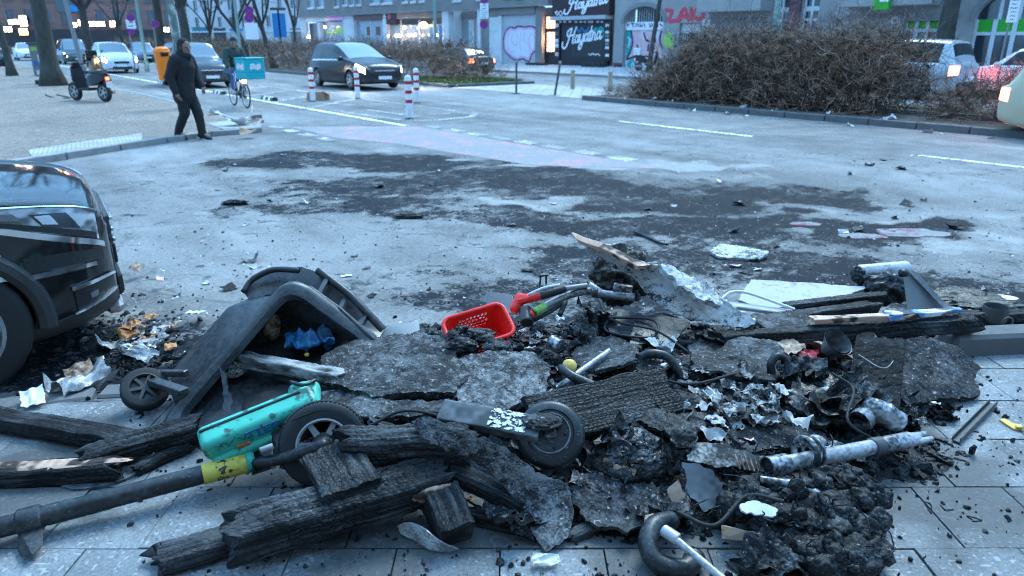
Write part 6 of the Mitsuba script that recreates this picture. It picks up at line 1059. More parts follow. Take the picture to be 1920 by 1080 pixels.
rim = lc + (loop - lc) * 1.0; M3 = [lc + (loop - lc) * a - nrm * b for a, b in ((.97, -.012), (1.13, -.012), (1.145, 0), (1.14, .03), (1.07, .045), (.96, .035), (.94, .0))]
vv = np.vstack([m[None] for m in M3]).reshape(-1, 3); ff = []; m_ = len(M3); j = np.arange(n_); j2 = (j + 1) % n_
for i in range(m_): a_, b_ = i * n_, ((i + 1) % m_) * n_; ff += [np.stack([a_ + j, b_ + j, b_ + j2], 1), np.stack([a_ + j, b_ + j2, a_ + j2], 1)]
part(k, 'rim', (vv, np.vstack(ff)), 'bin_rim', 40, label='wide flat rim of the bin')
ld = part(k, 'lid', slab_sheet([W(*q) for q in ((455, 545, .52), (470, 518, .57), (505, 502, .60), (565, 500, .61), (605, 515, .59), (665, 565, .47), (722, 618, .33), (705, 640, .31), (640, 590, .42), (575, 548, .52), (500, 552, .50), (470, 565, .48))], .03, amp=.003, seed=21, edge=.003), 'bin_plastic', 50, label='folded back lid and hinge side')
part(ld, 'rail', tube([W(596, 507, .62), W(658, 555, .52), W(718, 618, .365)], .020, 10), 'bin_plastic', True); part(ld, 'rail', tube([W(580, 540, .58), W(640, 583, .48), W(704, 640, .34)], .014, 10), 'bin_plastic', True)
for t in (.15, .45, .75): part(ld, 'web', beam(W(596 + 122 * t, 507 + 111 * t, .62 - .255 * t), W(580 + 124 * t, 540 + 100 * t, .58 - .24 * t), .025, .035), 'bin_plastic')
part(ld, 'handle_bar', tube(bez([W(456, 548, .52), W(474, 524, .57), W(512, 506, .615), W(560, 507, .625)], 5), .015, 8), 'black_plastic', True)
wc = W(272, 730, .17); wheel(k, wc, .105, (.35, -.5, .78), .06, 'dark_plastic', 6, 28); part(k, 'axle_arm', beam(W(285, 715, .2), W(345, 735, .24), .05, .03), 'bin_plastic'); part(k, 'axle_arm', beam(W(290, 700, .2), W(350, 700, .25), .03, .03), 'bin_plastic')
part(k, 'torn_strip', slab_sheet([W(*q) for q in ((412, 690, .36), (424, 700, .35), (432, 760, .25), (440, 815, .16), (428, 815, .16), (418, 750, .26))], .008, amp=.006, seed=22), 'bin_plastic', 50)
solo('blue_bag', crumple(W(582, 655, .30), (.20, .14), 77, 26, .9, (.3, -.15), .002, .15), 'bag_blue', 'crumpled shiny blue plastic bag inside the overturned bin', 'bag', None, True)
for i, (px, py, z, r_, m_, lb) in enumerate(((480, 630, .30, (.08, .05, .06), 'brown_melt', 'brown charred lump inside the bin left of the blue bag'), (510, 612, .36, (.04, .05, .07), 'brown_paper', 'dull brown lump standing inside the bin'), (440, 690, .26, (.06, .05, .04), 'burnt_paper', 'pale crumpled paper at the left inside the bin'), (415, 690, .22, (.012, .02, .05), 'pack_red', 'small pink red scrap at the left rim of the bin'), (540, 760, .16, (.2, .16, .08), 'black', 'black lump filling the lower mouth of the bin'), (575, 665, .30, (.012, .01, .01), 'yellow_plastic', 'tiny yellow scrap under the blue bag'))): solo('rubbish_lump', lump(W(px, py, z), r_, 3, .3, 2.2, 90 + i), m_, lb, 'rubbish', None, True)  # the widest lump is plain black and fills the lower mouth
# ------------------------------------------------------------------ the turquoise scooter lying on its side
k = thing('scooter', 'turquoise and black electric scooter lying on its side with a yellow taped stem', 'scooter')
s0, s1 = W(-60, 1005, .14), W(470, 866, .17); sd = unit(s1 - s0)
part(k, 'stem', cyl(s0, s1, .0355, 22), 'scooter_black', True)
part(k, 'tape', cyl(W(380, 890, .167), W(462, 868, .17), .0385, 22, None, .002), 'tape_yellow', True, label='worn yellow tape sleeve'); part(k, 'tape_print', tube([W(405, 883.5, .1675), W(440, 874, .169)], .0390, 22, caps=False), 'tape_mark', True, label='faint dark print on the tape'); part(k, 'sleeve', cyl(W(460, 868.5, .17), W(476, 864, .17), .041, 22), 'scooter_turquoise', True)
part(k, 'worn_sticker', tube([W(88, 966, .143), W(205, 936, .15)], .0368, 20, caps=False), 'worn_green', True, label='worn green sticker')
cl = W(55, 976, .142); part(k, 'clamp', cyl(cl - sd * .035, cl + sd * .04, .047, 18, None, .006), 'scooter_black', 40); part(k, 'clamp_lever', hull([W(*q) for q in ((35, 990, .13), (82, 985, .13), (80, 1022, .11), (40, 1045, .10), (32, 1030, .10), (75, 1030, .105), (60, 1040, .12))]), 'scooter_black')
ends = [W(402, 826, .26), W(572, 757, .33)]; bd = beam_frame(ends[0], ends[1], (0, -.35, 1))
def rbox(sx, sy, sz, r, M, n=14):
    return xf(m3.Manifold.batch_hull([m3.Manifold.sphere(r, n).translate([i * (sx / 2 - r), j * (sy / 2 - r), l * (sz / 2 - r)]) for i in (-1, 1) for j in (-1, 1) for l in (-1, 1)]), M)
LB = np.linalg.norm(ends[1] - ends[0]) + .10
hs_ = part(k, 'housing', rbox(LB, .115, .105, .028, bd), 'scooter_turquoise', 50, label='long turquoise housing'); part(k, 'housing_step', rbox(LB * .66, .10, .05, .02, bd @ frame((-.06, -.03, -.05), *np.eye(3))), 'scooter_turquoise', 50)
part(hs_, 'edge_strip', rbox(LB * .86, .012, .02, .005, bd @ frame((-.02, .02, .049), *np.eye(3))), 'scooter_black', 40)
tm = meshkit.text_mesh('TIER', .043, .003, True); tv = vf(tm); x0 = tv[0][:, 0].mean(); fr_ = bd @ frame((.02, -.0585, .014), (1, 0, 0), (0, 0, 1), (0, -1, 0)); part(hs_, 'lettering', xf((tv[0] - A([x0, .0225, 0]), tv[1]), fr_), 'graf_blue', label='dark blue lettering')
part(hs_, 'scratches', xf(extrude(strokes([[(-.12, .0), (-.09, .03), (-.08, .0), (-.05, .03)], [(-.13, .035), (-.1, .01)], [(-.04, .02), (-.02, .0), (-.01, .03)]], .004), .002), fr_ @ frame((-.075, -.01, .0005), *np.eye(3))), 'teal_board')
part(k, 'reflector', rbox(.05, .012, .022, .005, bd @ frame((-.085, -.062, -.02), *np.eye(3))), 'pack_orange', 40, label='small orange reflector')
ck = [W(552, 722, .36), W(592, 712, .36), W(600, 770, .29), W(572, 792, .27)]; part(k, 'collar', smooth_union([bone(W(556, 733, .35), .035, W(585, 728, .35), .035), bone(W(585, 728, .35), .035, W(583, 778, .29), .042), bone(W(556, 733, .35), .02, W(575, 775, .29), .03)], .012, 3), 'scooter_turquoise', True, label='turquoise neck'); part(k, 'collar_rim', tube(bez([W(545, 716, .385), W(570, 722, .39), W(592, 712, .39)], 5), .008, 8), 'scooter_black', True)
wc = W(607, 832, .225); wa = unit(A([.22, -.90, .34])); w = part(k, 'front_wheel', lathe([(.098, -.03), (.135, -.034), (.158, -.027), (.168, -.01), (.168, .01), (.158, .027), (.135, .034), (.098, .03)], 48, axis_frame(wc, wa)), 'tread', 60)
Mw = axis_frame(wc, wa); part(w, 'rim', cat([lathe([(.097, .018), (.104, .034), (.098, .037), (.09, .02)], 40, Mw), *[xf(hull([(.02, -.012, z) for z in (0, .02)] + [(.02, .012, z) for z in (0, .02)] + [(.098, -.010, z) for z in (0, .018)] + [(.098, .010, z) for z in (0, .018)]), Mw @ rotz(i * 6.283 / 6)) for i in range(6)]]), 'steel', 40); part(w, 'hub', lathe([(0, .062), (.03, .06), (.042, .045), (.046, .0), (0, 0)], 24, Mw), 'scooter_black', 40)
part(w, 'groove', cat([ring(wc + wa * z, wa, .1655, .003, 48, 5) for z in (-.012, .012)]), 'black', True)
part(w, 'tread_bar', cat([beam(wc + Mw[:3, :3] @ A([.168 * math.cos(a), .168 * math.sin(a), -.02]), wc + Mw[:3, :3] @ A([.168 * math.cos(a + .06), .168 * math.sin(a + .06), .02]), .006, .004, Mw[:3, 0] * math.cos(a) + Mw[:3, 1] * math.sin(a), .001) for a in np.arange(64) * 6.283 / 64]), 'tread', kind='stuff')
part(k, 'fork', tube(bez([W(478, 868, .175), W(520, 862, .20), W(565, 848, .25), W(612, 832, .31)], 6), [.022] * 19, 12), 'scooter_black', True); part(k, 'fork_bracket', hull([W(*q) for q in ((468, 812, .25), (488, 808, .25), (492, 885, .13), (472, 892, .12), (510, 820, .23), (508, 880, .15))]), 'scooter_black'); part(k, 'fork_bracket', hull([W(*q) for q in ((506, 806, .27), (525, 800, .28), (545, 842, .23), (530, 862, .2), (512, 850, .2))]), 'scooter_black'); part(k, 'fork_link', cyl(W(488, 845, .24), W(512, 836, .25), .012, 10), 'steel', True); part(k, 'cable', tube(bez([W(520, 800, .28), W(545, 790, .33), W(600, 770, .36), W(640, 780, .33)], 6), .006, 6), 'black', True)
# ------------------------------------------------------------------ the second, burnt scooter
k = thing('burnt_scooter', 'burnt scooter deck with a flaking white label and a small charred wheel', 'scooter')
part(k, 'deck', rough_bar(W(828, 772, .38), W(1015, 806, .37), .095, .045, roll=.45, cell=.5, crack=.0, wob=.003, seed=71, ragged=.004), 'lid_grey', True); M = beam_frame(W(828, 772, .38), W(1015, 806, .37), (0, 0, 1), .45)
g_ = np.random.default_rng(3); fl = []
for i in range(110):
    x, y, r_ = g_.uniform(.0, .14), g_.uniform(-.042, .04), g_.uniform(.003, .012); an = np.sort(g_.uniform(0, 6.28, 6)); fl.append(Polygon([(x + r_ * 1.6 * math.cos(t) * g_.uniform(.4, 1), y + r_ * math.sin(t) * g_.uniform(.4, 1)) for t in an]).buffer(0))
part(k, 'white_label', xf(extrude(shapely.union_all(fl).intersection(shapely.box(.0, -.042, .145, .042)), .0015, z0=.0262), M), 'white_plastic', label='flaking white label')
wc = W(1032, 815, .34); wa = unit(A([-.08, -.74, .66])); Mw = axis_frame(wc, wa); w = part(k, 'wheel', lathe([(0, -.03), (.10, -.032), (.122, -.02), (.126, 0), (.122, .02), (.108, .032), (.088, .034), (.084, .028), (.03, .03), (0, .031)], 44, Mw), 'scooter_black', 40)
part(w, 'hub_ring', ring(wc + wa * .031, wa, .072, .004, 40, 6), 'lid_grey', True); part(w, 'hub', lathe([(0, .05), (.02, .048), (.026, .03)], 18, Mw), 'burnt_metal', 40); part(w, 'bolt', cat([ball(wc + Mw[:3, :3] @ A([.055 * math.cos(a), .055 * math.sin(a), .032]), (.006,) * 3, 1) for a in np.arange(5) * 1.2566]), 'black', True)
part(k, 'mudguard_crust', lump(W(1018, 790, .40), (.07, .05, .022), 4, .3, 3, 12), 'felt', True, label='burnt crust over the wheel')
# ------------------------------------------------------------------ red basket and red bicycle
for i, (px, py, z, r_, m_, lb) in enumerate(((866, 652, .37, (.075, .05, .05), 'char', 'black lump spilling over the front of the red basket'), (932, 654, .37, (.065, .045, .045), 'felt', 'grey lump at the right front of the red basket'), (890, 634, .35, (.10, .06, .05), 'char', 'charred lump lying in the red basket'))): solo('charred_lump', lump(W(px, py, z), r_, 4, .3, 2.6, 150 + i), m_, lb, 'charred lump', None, True)
k = thing('shopping_basket', 'bright red plastic shopping basket half buried behind the burnt boards', 'basket')
bx0 = unit(W(955, 590, .30) - W(840, 610, .30)); bz0 = unit(A([.02, -.52, .85])); bx0 = unit(bx0 - bz0 * (bx0 @ bz0)); by0 = np.cross(bz0, bx0); Mb = frame(W(898, 650, .245), bx0, by0, bz0)
wt, wb_, dt, db, hh = .152, .126, .095, .078, .17
def rr(w_, d_, r=.045, n=7): return A([(sx * (w_ - r) + r * math.cos(a), sy * (d_ - r) + r * math.sin(a)) for sx, sy, a0 in ((1, 1, 0), (-1, 1, 1.571), (-1, -1, 3.142), (1, -1, 4.712)) for a in np.linspace(a0, a0 + 1.571, n)])
hole_c = [(-.075 + i * .0195 + (j % 2) * .0098, .072 + j * .021) for j in range(4) for i in range(8)]
def wall(sgn):      # long wall as a plate with its holes cut out
    pl = Polygon([(-wb_ + .03, 0), (wb_ - .03, 0), (wt - .03, hh), (-wt + .03, hh)]).difference(shapely.union_all([Point(c).buffer(.0072, 4) for c in hole_c])); m = extrude(pl, .004); x, y, z = m[0].T
    return np.stack([x, sgn * (db + (dt - db) * y / hh - .004 + z), y], 1), m[1] if sgn < 0 else m[1][:, ::-1]
part(k, 'back_wall', xf(wall(1), Mb), 'basket_red', label='perforated wall'); part(k, 'front_wall', xf(wall(-1), Mb), 'basket_red')
lo_, hi_ = rr(wb_, db), rr(wt, dt); n_ = len(lo_); idx = [i for i in range(n_)]
def corner(ids): a, b = np.c_[lo_[ids], np.zeros(len(ids))], np.c_[hi_[ids], np.full(len(ids), hh)]; v = np.vstack([a, b]); return np.vstack([v, v * A([.975, .965, 1])]), np.vstack([grid_faces(2, len(ids)), grid_faces(2, len(ids))[:, ::-1] + 2 * len(ids)])
part(k, 'end_wall', xf(corner(list(range(21, 28)) + list(range(0, 7))), Mb), 'basket_red', 40); part(k, 'end_wall', xf(corner(list(range(7, 21))), Mb), 'basket_red', 40); part(k, 'floor', xf(extrude(Polygon(lo_), .004), Mb), 'basket_red')
part(k, 'rim', xf(tube(np.c_[rr(wt + .006, dt + .006), np.full(n_, hh)], .011, 8, closed=True), Mb), 'basket_red', True, label='thick rolled rim')
k = thing('red_bicycle', 'red bicycle frame end with a black grip and striped tube behind the basket', 'bicycle')
part(k, 'head_tube', smooth_union([bone(W(966, 578, .40), .030, W(975, 560, .44), .032), bone(W(970, 566, .43), .022, W(1012, 556, .47), .02), bone(W(975, 560, .44), .03, W(990, 560, .45), .024)], .012, 3), 'bike_red', True); part(k, 'grip', cyl(W(1012, 556, .47), W(1060, 541, .50), .021, 14, None, .004), 'black_plastic', True); part(k, 'bar_end', cyl(W(1060, 541, .50), W(1100, 535, .50), .013, 12), 'steel', True); part(k, 'lever', tube(bez([W(990, 553, .48), W(1020, 540, .515), W(1050, 534, .53)], 5), .008, 8), 'white_plastic', True)
part(k, 'striped_tube', tube(bez([W(985, 596, .37), W(1030, 570, .42), W(1070, 552, .46), W(1108, 545, .47)], 6), .02, 12), 'burnt_metal', True); part(k, 'green_band', cyl(W(1003, 585, .40), W(1022, 574, .42), .0225, 14), 'graf_lime', True); part(k, 'red_band', cyl(W(983, 597, .372), W(1000, 587, .395), .0225, 14), 'bike_red', True); part(k, 'end_cap', cyl(W(985, 580, .40), W(988, 606, .36), .035, 16, None, .006), 'black_plastic', True)
part(k, 'stand_bracket', cat([tube([W(1012, 535, .52), W(1014, 517, .56)], .005, 6), tube([W(1024, 533, .52), W(1024, 516, .56)], .005, 6), tube([W(1010, 518, .56), W(1028, 516, .56)], .005, 6)]), 'black', True); part(k, 'lower_tube', tube(bez([W(1000, 600, .34), W(1040, 578, .39), W(1060, 562, .42), W(1050, 590, .37)], 5), .014, 10), 'lid_grey', True)
for (pts, lb, m_, th) in (([(905, 560, .30), (915, 547, .36), (960, 553, .36), (965, 585, .28), (935, 590, .26)], 'whitish plastic panel standing behind the red basket', 'white_board', .008), ([(712, 632, .33), (725, 612, .37), (785, 600, .38), (788, 625, .34), (750, 635, .32)], 'white card wedged behind the burnt board left of the basket', 'white_board', .006)): board(lb, pts, m_, th, amp=.003, seed=int(pts[0][0]), edge=.004, name='white_card', cat_='card')
# ------------------------------------------------------------------ tubes, handles and metal
k = thing('metal_tube', 'scorched silver scooter stem with dark collars lying at the right front', 'metal tube'); a, b = W(1462, 872, .26), W(1700, 826, .20); d = unit(b - a)
part(k, 'tube', cyl(a, b, .03, 22), 'scorched_tube', True); part(k, 'socket', tube([a - d * .06, a + d * .03], [.040, .038], 22, caps=False), 'burnt_metal', True); part(k, 'socket_bore', cyl(a - d * .052, a - d * .03, .034, 20), 'black', True); part(k, 'socket_lip', ring(a - d * .06, d, .037, .004, 26, 6), 'burnt_metal', True)
L = np.linalg.norm(b - a); part(k, 'collar', cyl(a + d * L * .70, a + d * L * .78, .036, 22, None, .003), 'dark_metal', True); part(k, 'collar', cyl(a + d * L * .78, a + d * L * 1.02, .034, 22, None, .004), 'burnt_metal', True); part(k, 'fork_end', smooth_union([bone(a + d * L * 1.0, .032, a + d * (L * 1.0 + .05), .026), bone(a + d * (L + .05) + A([0, .02, 0]), .014, a + d * (L + .13) + A([0, .02, 0]), .012), bone(a + d * (L + .05) - A([0, .02, 0]), .014, a + d * (L + .13) - A([0, .02, 0]), .012)], .012, 2), 'scorched_tube', True)
part(k, 'ring_bracket', cat([ring(a + d * L * .18 + A([0, 0, .03]), d, .055, .012, 26, 8), ring(a + d * L * .24 + A([0, 0, .03]), d, .05, .007, 26, 8)]), 'burnt_metal', True); part(k, 'melted_cap', lump(a + d * L * .27 + A([0, .02, .05]), (.035, .03, .03), 3, .3, 3, 4), 'scorched_tube', True)
k = thing('burnt_handlebar', 'burnt handlebar with a dark curved grip and a thin silver rod at the lower edge', 'handlebar'); part(k, 'grip', tube(bez([W(1262, 975, .15), W(1228, 985, .17), W(1215, 1020, .15), W(1235, 1056, .12), W(1285, 1066, .11), W(1305, 1040, .12)], 7), .033, 14), 'scooter_black', True); part(k, 'rod', cyl(W(1268, 1012, .19), W(1385, 1110, .15), .0125, 12), 'scorched_tube', True); part(k, 'rod_cap', cyl(W(1243, 993, .195), W(1272, 1012, .19), .020, 16, None, .004), 'scorched_tube', True)
part(k, 'foil', lump(W(1225, 975, .16), (.03, .02, .02), 3, .4, 3, 8), 'brown_paper', True)
solo('handle_loop', tube(bez([W(1196, 706, .27), W(1194, 680, .34), W(1215, 664, .385), W(1248, 668, .38), W(1268, 690, .33), W(1276, 712, .27)], 7), .021, 14), 'scooter_black', 'thick black handle loop standing up in the middle of the heap', 'handle', None, True)
solo('handle_loop', tube(bez([W(1447, 706, .25), W(1446, 682, .31), W(1458, 668, .34), W(1474, 676, .32), W(1478, 705, .26)], 7), .019, 14), 'scooter_black', 'black bent grip standing up below the brown paper', 'handle', None, True)
solo('scorched_pole', tube([W(1030, 738, .30), W(1142, 658, .36)], .0135, 14), 'scorched_tube', 'thin whitish scorched pole sticking up right of the burnt board', 'pole', None, True); solo('black_grip', tube(bez([W(1050, 688, .37), W(1075, 706, .365), W(1122, 728, .33)], 5), [.014, .02, .022, .021, .02, .02, .021, .021, .021, .021, .018], 12), 'scooter_black', 'black rubber grip lying across the whitish pole', 'grip', None, True)
k = thing('pipe_joint', 'scorched grey pipe joint under the high end of the leaning board', 'pipe'); part(k, 'pipe', cyl(W(1110, 548, .42), W(1190, 558, .42), .022, 16), 'burnt_metal', True); part(k, 'joint', cyl(W(1150, 540, .45), W(1185, 546, .44), .032, 18, None, .004), 'burnt_metal', True); part(k, 'collar', cyl(W(1112, 548, .42), W(1122, 549, .42), .028, 16), 'dark_metal', True); part(k, 'branch_pipe', cyl(W(1105, 535, .45), W(1130, 550, .42), .02, 14), 'scorched_tube', True)
solo('melted_mass', lump(W(1165, 520, .46), (.15, .12, .17), 5, .35, 3.0, 31), 'brown_melt', 'black and brown melted mass under the high end of the leaning board', 'melted mass', None, True)
k = thing('burnt_cylinder', 'burnt cylindrical roll at the far right of the heap', 'cylinder'); part(k, 'roll', cyl(W(1610, 514, .36), W(1700, 506, .36), .058, 22, None, .01), 'scorched_tube', True); part(k, 'burnt_end', lump(W(1616, 516, .35), (.06, .06, .06), 4, .3, 3, 14), 'felt', True)
solo('melted_mass', lump(W(1660, 540, .30), (.13, .1, .1), 4, .35, 2.5, 33), 'melt', 'black melted mass below the burnt cylindrical roll', 'melted mass', None, True)
k = thing('metal_bracket', 'grey triangular metal bracket standing at the right of the heap', 'bracket'); part(k, 'plate', slab_sheet([W(*q) for q in ((1693, 506, .46), (1716, 508, .46), (1782, 580, .28), (1768, 588, .26), (1702, 585, .26))], .006, amp=.001, seed=41, edge=.001), 'grey_paint', 50); part(k, 'flange', beam(W(1704, 505, .465), W(1778, 582, .29), .05, .006), 'lid_grey'); part(k, 'knob', cyl(W(1688, 512, .46), W(1700, 512, .46), .022, 14), 'black_plastic', True)
k = thing('white_trough', 'white painted bent metal trough left of the white board', 'trough'); part(k, 'base', beam(W(1352, 570, .30), W(1492, 588, .27), .075, .02), 'white_board'); part(k, 'edge', tube(bez([W(1352, 562, .32), W(1372, 548, .35), W(1405, 550, .35), W(1490, 580, .29)], 6), .009, 8), 'white_plastic', True); part(k, 'edge', tube(bez([W(1360, 575, .30), W(1420, 580, .29), W(1488, 596, .26)], 6), .008, 8), 'white_board', True)
k = thing('rail_strip', 'thin dark metal rail lying on the stone slabs at the right', 'rail'); a, b = W(1792, 828, .09), W(1862, 757, .09); part(k, 'base', beam(a, b, .035, .006), 'dark_metal'); q = np.cross(unit(b - a), (0, 0, 1)) * .015; part(k, 'flange', beam(a + q + A([0, 0, .012]), b + q + A([0, 0, .012]), .004, .02), 'dark_metal'); part(k, 'flange', beam(a - q + A([0, 0, .012]), b - q + A([0, 0, .012]), .004, .02), 'dark_metal')
k = thing('burnt_bar', 'burnt metal bar with a joint lying on the charred mass in front', 'bar'); part(k, 'bar', tube([W(1425, 900, .26), W(1500, 912, .25), W(1602, 958, .21)], [.016, .02, .012], 12), 'burnt_metal', True); part(k, 'joint', lump(W(1500, 912, .25), (.03, .025, .024), 3, .25, 3, 3), 'dark_metal', True); part(k, 'pin', cyl(W(1518, 935, .22), W(1590, 965, .19), .008, 8), 'scorched_tube', True)
# ------------------------------------------------------------------ lumps of melted and charred rubbish
def blob(label, px, py, z, r_, mat, seed, n=5, amp=.3, freq=2.6, name='charred_lump', cat_='charred lump'):
    c = W(px, py, z); return solo(name, lump(c, r_, n, amp, freq, seed, flat=PZ + .002 if z < .3 else None, rg=.16), mat, label, cat_, None, True)
def charred_sheet(label, px, py, z, r_, mat, seed):
    "a burnt bundle: torn, curled layers over one another"
    g = np.random.default_rng(seed); k = thing('charred_bundle', label, 'charred bundle'); c = W(px, py, z)
    for i in range(5): part(k, 'layer', crumple(c + A([g.normal(0, r_[0] * .35), g.normal(0, r_[1] * .35), (i - 2.6) * r_[2] * .35]), (r_[0] * g.uniform(1.1, 1.9), r_[1] * g.uniform(1.3, 2.2)), seed * 10 + i, 20, .75, (g.uniform(0, 6.28), g.uniform(-.5, .5)), .003, .5), mat if i < 3 else 'felt', 50)
k = thing('melted_ball', 'round black melted ball of rubbish in front of the cracked board', 'melted rubbish'); c = W(1180, 868, .19); part(k, 'core', lump(c, (.145, .13, .125), 6, .2, 1.3, 51, flat=PZ, rg=.1), 'melt', True); g_ = np.random.default_rng(51)
for i in range(22):
    d = g_.normal(0, 1, 3); d[2] = abs(d[2]); d[1] -= .3; d = unit(d); v, f = crumple((0, 0, 0), (g_.uniform(.08, .18), g_.uniform(.06, .12)), 510 + i, 14, .5, (g_.uniform(0, 6.28), 0), .002, .4); part(k, 'fold', xf((v - v.mean(0), f), axis_frame(c + d * A([.14, .128, .125]) * .97, d)), 'melt' if i % 11 else 'brown_paper', 50)
k = thing('charred_mattress', 'big black charred bundle at the lower right of the heap', 'charred bundle'); g_ = np.random.default_rng(61); core = [(W(1500, 965, .13), A([.25, .18, .12])), (W(1545, 1035, .12), A([.18, .12, .08])), (W(1420, 965, .13), A([.12, .12, .09])), (W(1590, 950, .13), A([.11, .13, .10]))]; nod = [lump(c, r_, 5, .22, 2.4, 61 + i, flat=PZ, o=5) for i, (c, r_) in enumerate(core)]
for i in range(230):
    c, r_ = core[g_.choice(4, p=(.45, .2, .15, .2))]; d = g_.normal(0, 1, 3); d[2] = abs(d[2]); d = unit(d); r0 = g_.uniform(.014, .042); nod.append(lump(c + d * r_ * g_.uniform(.86, 1.04), A([r0, r0, r0]) * g_.uniform(.6, 1.5, 3), 3, .4, 1.8, 300 + i, flat=PZ, o=4))
part(k, 'mass', cat(nod), 'char', True); part(k, 'fibres', cat([tube(bez(core[g_.integers(4)][0] + A([g_.normal(0, .16), g_.normal(0, .11), g_.uniform(.06, .13)]) + np.cumsum(g_.normal(0, .018, (4, 3)), 0), 4), .0025, 5) for i in range(90)]), 'char', True, kind='stuff')
part(k, 'white_patch', slab_sheet([W(*q) for q in ((1388, 944, .285), (1410, 938, .29), (1432, 946, .285), (1460, 954, .275), (1456, 968, .265), (1425, 964, .27), (1400, 962, .275))], .008, .008, amp=.004, seed=65, edge=.012), 'white_paper', 50, label='clean white patch'); part(k, 'card_edge', hull([W(*q) for q in ((1352, 985, .17), (1400, 995, .16), (1400, 1015, .13), (1354, 1010, .14), (1360, 985, .15), (1400, 998, .14))]), 'brown_paper')
for i, (px, py, z, r_, m_, lb) in enumerate(((1110, 900, .13, (.1, .08, .06), 'felt_light', 'grey crusted lump below the black melted ball'), (1210, 905, .13, (.09, .06, .05), 'char', 'black crusted lump right of the grey one'), (1575, 770, .22, (.13, .09, .09), 'brown_melt', 'dark brown melted lump below the brown paper'), (1765, 775, .10, (.06, .04, .03), 'char', 'small black lump beside the dark rail'), (1640, 730, .22, (.1, .06, .06), 'char', 'black lump left of the board standing on edge'), (1700, 790, .14, (.08, .06, .06), 'melt', 'black melted lump behind the silver stem end'), (1120, 610, .30, (.12, .07, .05), 'felt', 'ashy grey lump beside the framed lid'), (1080, 640, .30, (.1, .06, .05), 'char', 'dark crumbly lump right of the silvery scraps'), (1330, 690, .25, (.2, .1, .05), 'felt', 'low grey ash lump right of the black handle loop'), (860, 640, .36, (.07, .05, .045), 'char', 'round black lump in front of the red basket'), (1440, 1075, .11, (.1, .06, .05), 'char', 'black lump at the lower picture edge'), (1000, 975, .11, (.1, .07, .05), 'char', 'black lump in the shade behind the grey flap'), (1230, 960, .12, (.09, .07, .05), 'melt', 'black glossy lump above the burnt handlebar'), (1370, 715, .25, (.16, .08, .05), 'felt', 'low ash lump above the burnt paper'), (1500, 705, .24, (.1, .06, .06), 'char', 'black lump below the bent grip'))):
    if 'ash lump' in lb: blob(lb, px, py, z, r_, m_, 100 + i, 5, .25)
    else: charred_sheet(lb.replace('lump', 'bundle'), px, py, z, r_, m_, 100 + i)
solo('ash_lump', lump(W(1282, 820, .31), (.05, .04, .04), 4, .3, 2.6, 140), 'burnt_paper', 'round ash grey ball right of the black melted ball', 'ash lump', None, True)
# bent tin, bowls, pots
solo('bent_tin', tube(bez([W(1612, 790, .26), W(1640, 770, .28), W(1672, 782, .26), W(1685, 800, .22)], 5), [.045, .05, .04, .03, .05, .055, .05, .045, .05, .045, .04, .045, .05, .045, .04, .03], 12, caps=False), 'burnt_metal', 'torn grey metal tin behind the silver stem', 'tin', None, 30)
k = thing('white_plate', 'white plate lying on the road right of the heap', 'plate'); part(k, 'dish', lathe([(0, .0), (.05, .0), (.095, .016), (.1, .02), (.094, .021), (.05, .006), (0, .006)], 32, frame(W(1876, 562, .03), *np.eye(3)) @ rotx(-.15)), 'white_plastic', 40)
k = thing('burnt_pot', 'dark burnt pot standing right of the charred plank ends', 'pot'); part(k, 'body', lathe([(0, 0), (.055, 0), (.07, .02), (.075, .10), (.07, .11), (.066, .1), (.06, .02), (0, .015)], 24, frame(W(1862, 604, .02), *np.eye(3))), 'dark_metal', 40); part(k, 'handle', ring(W(1862, 604, .09) + A([.09, 0, 0]), (0, 1, 0), .03, .006, 14, 6), 'dark_metal', True)
k = thing('black_hoop', 'black burnt hoop with white foil scraps at the right end of the heap', 'hoop'); part(k, 'hoop', ring(W(1795, 618, .14), (.2, -.5, .8), .13, .016, 34, 8), 'melt', True)
for i in range(14): a = i * .449; part(k, 'foil', crumple(W(1795 + 36 * math.cos(a) * R.uniform(.3, 1), 622 + 16 * math.sin(a), .15), .05, 400 + i, 6, .8), 'film', True)
k = thing('tin_can', 'scorched tin can end in the silvery scraps', 'tin can'); part(k, 'side', cyl(W(1032, 640, .37), W(1050, 650, .36), .035, 20, None, .003), 'burnt_metal', 40)
solo('burnt_lens', lathe([(0, .012), (.02, .011), (.03, .004), (.032, 0), (0, 0)], 20, axis_frame(W(1068, 686, .37), (0, -.7, .7))), 'yellow_plastic', 'small round yellowish lens beside the whitish pole', 'lens', None, 40)
solo('funnel', lathe([(.075, 0), (.07, .004), (.03, .09), (.025, .09), (.065, 0)], 20, axis_frame(W(1572, 640, .35), (-.3, .5, -.75))), 'lid_grey', 'grey plastic funnel above the brown paper', 'funnel', None, 40)
# ------------------------------------------------------------------ paper, film, litter
def scraps(n, pick, sz, mats, seed, name, labels_, cat_, group, amp=.6, nn=9):
    g = np.random.default_rng(seed)
    for i in range(n): p = pick(g); solo(name, crumple(p, g.uniform(*sz), seed * 100 + i, nn, amp, None, .0012, g.uniform(.2, 1.0)), mats[g.integers(len(mats))], labels_, cat_, group, True)
scraps(44, lambda g: hit(g.normal(1410, 62), g.normal(768, 28), g.uniform(.03, .09)), (.045, .115), ('burnt_paper', 'burnt_paper', 'burnt_paper', 'white_board'), 1, 'burnt_paper', 'curled whitish burnt paper in the pale heap right of centre', 'burnt paper', 'whitish burnt papers in the pale heap', .7, 14)
scraps(34, lambda g: hit(g.normal(1330, 70), g.normal(755, 38), g.uniform(.0, .05)), (.05, .13), ('burnt_paper_dark', 'burnt_paper_dark', 'char', 'felt_dark'), 2, 'burnt_paper', 'dark curled burnt paper around the pale heap', 'burnt paper', 'dark burnt papers around the pale heap')
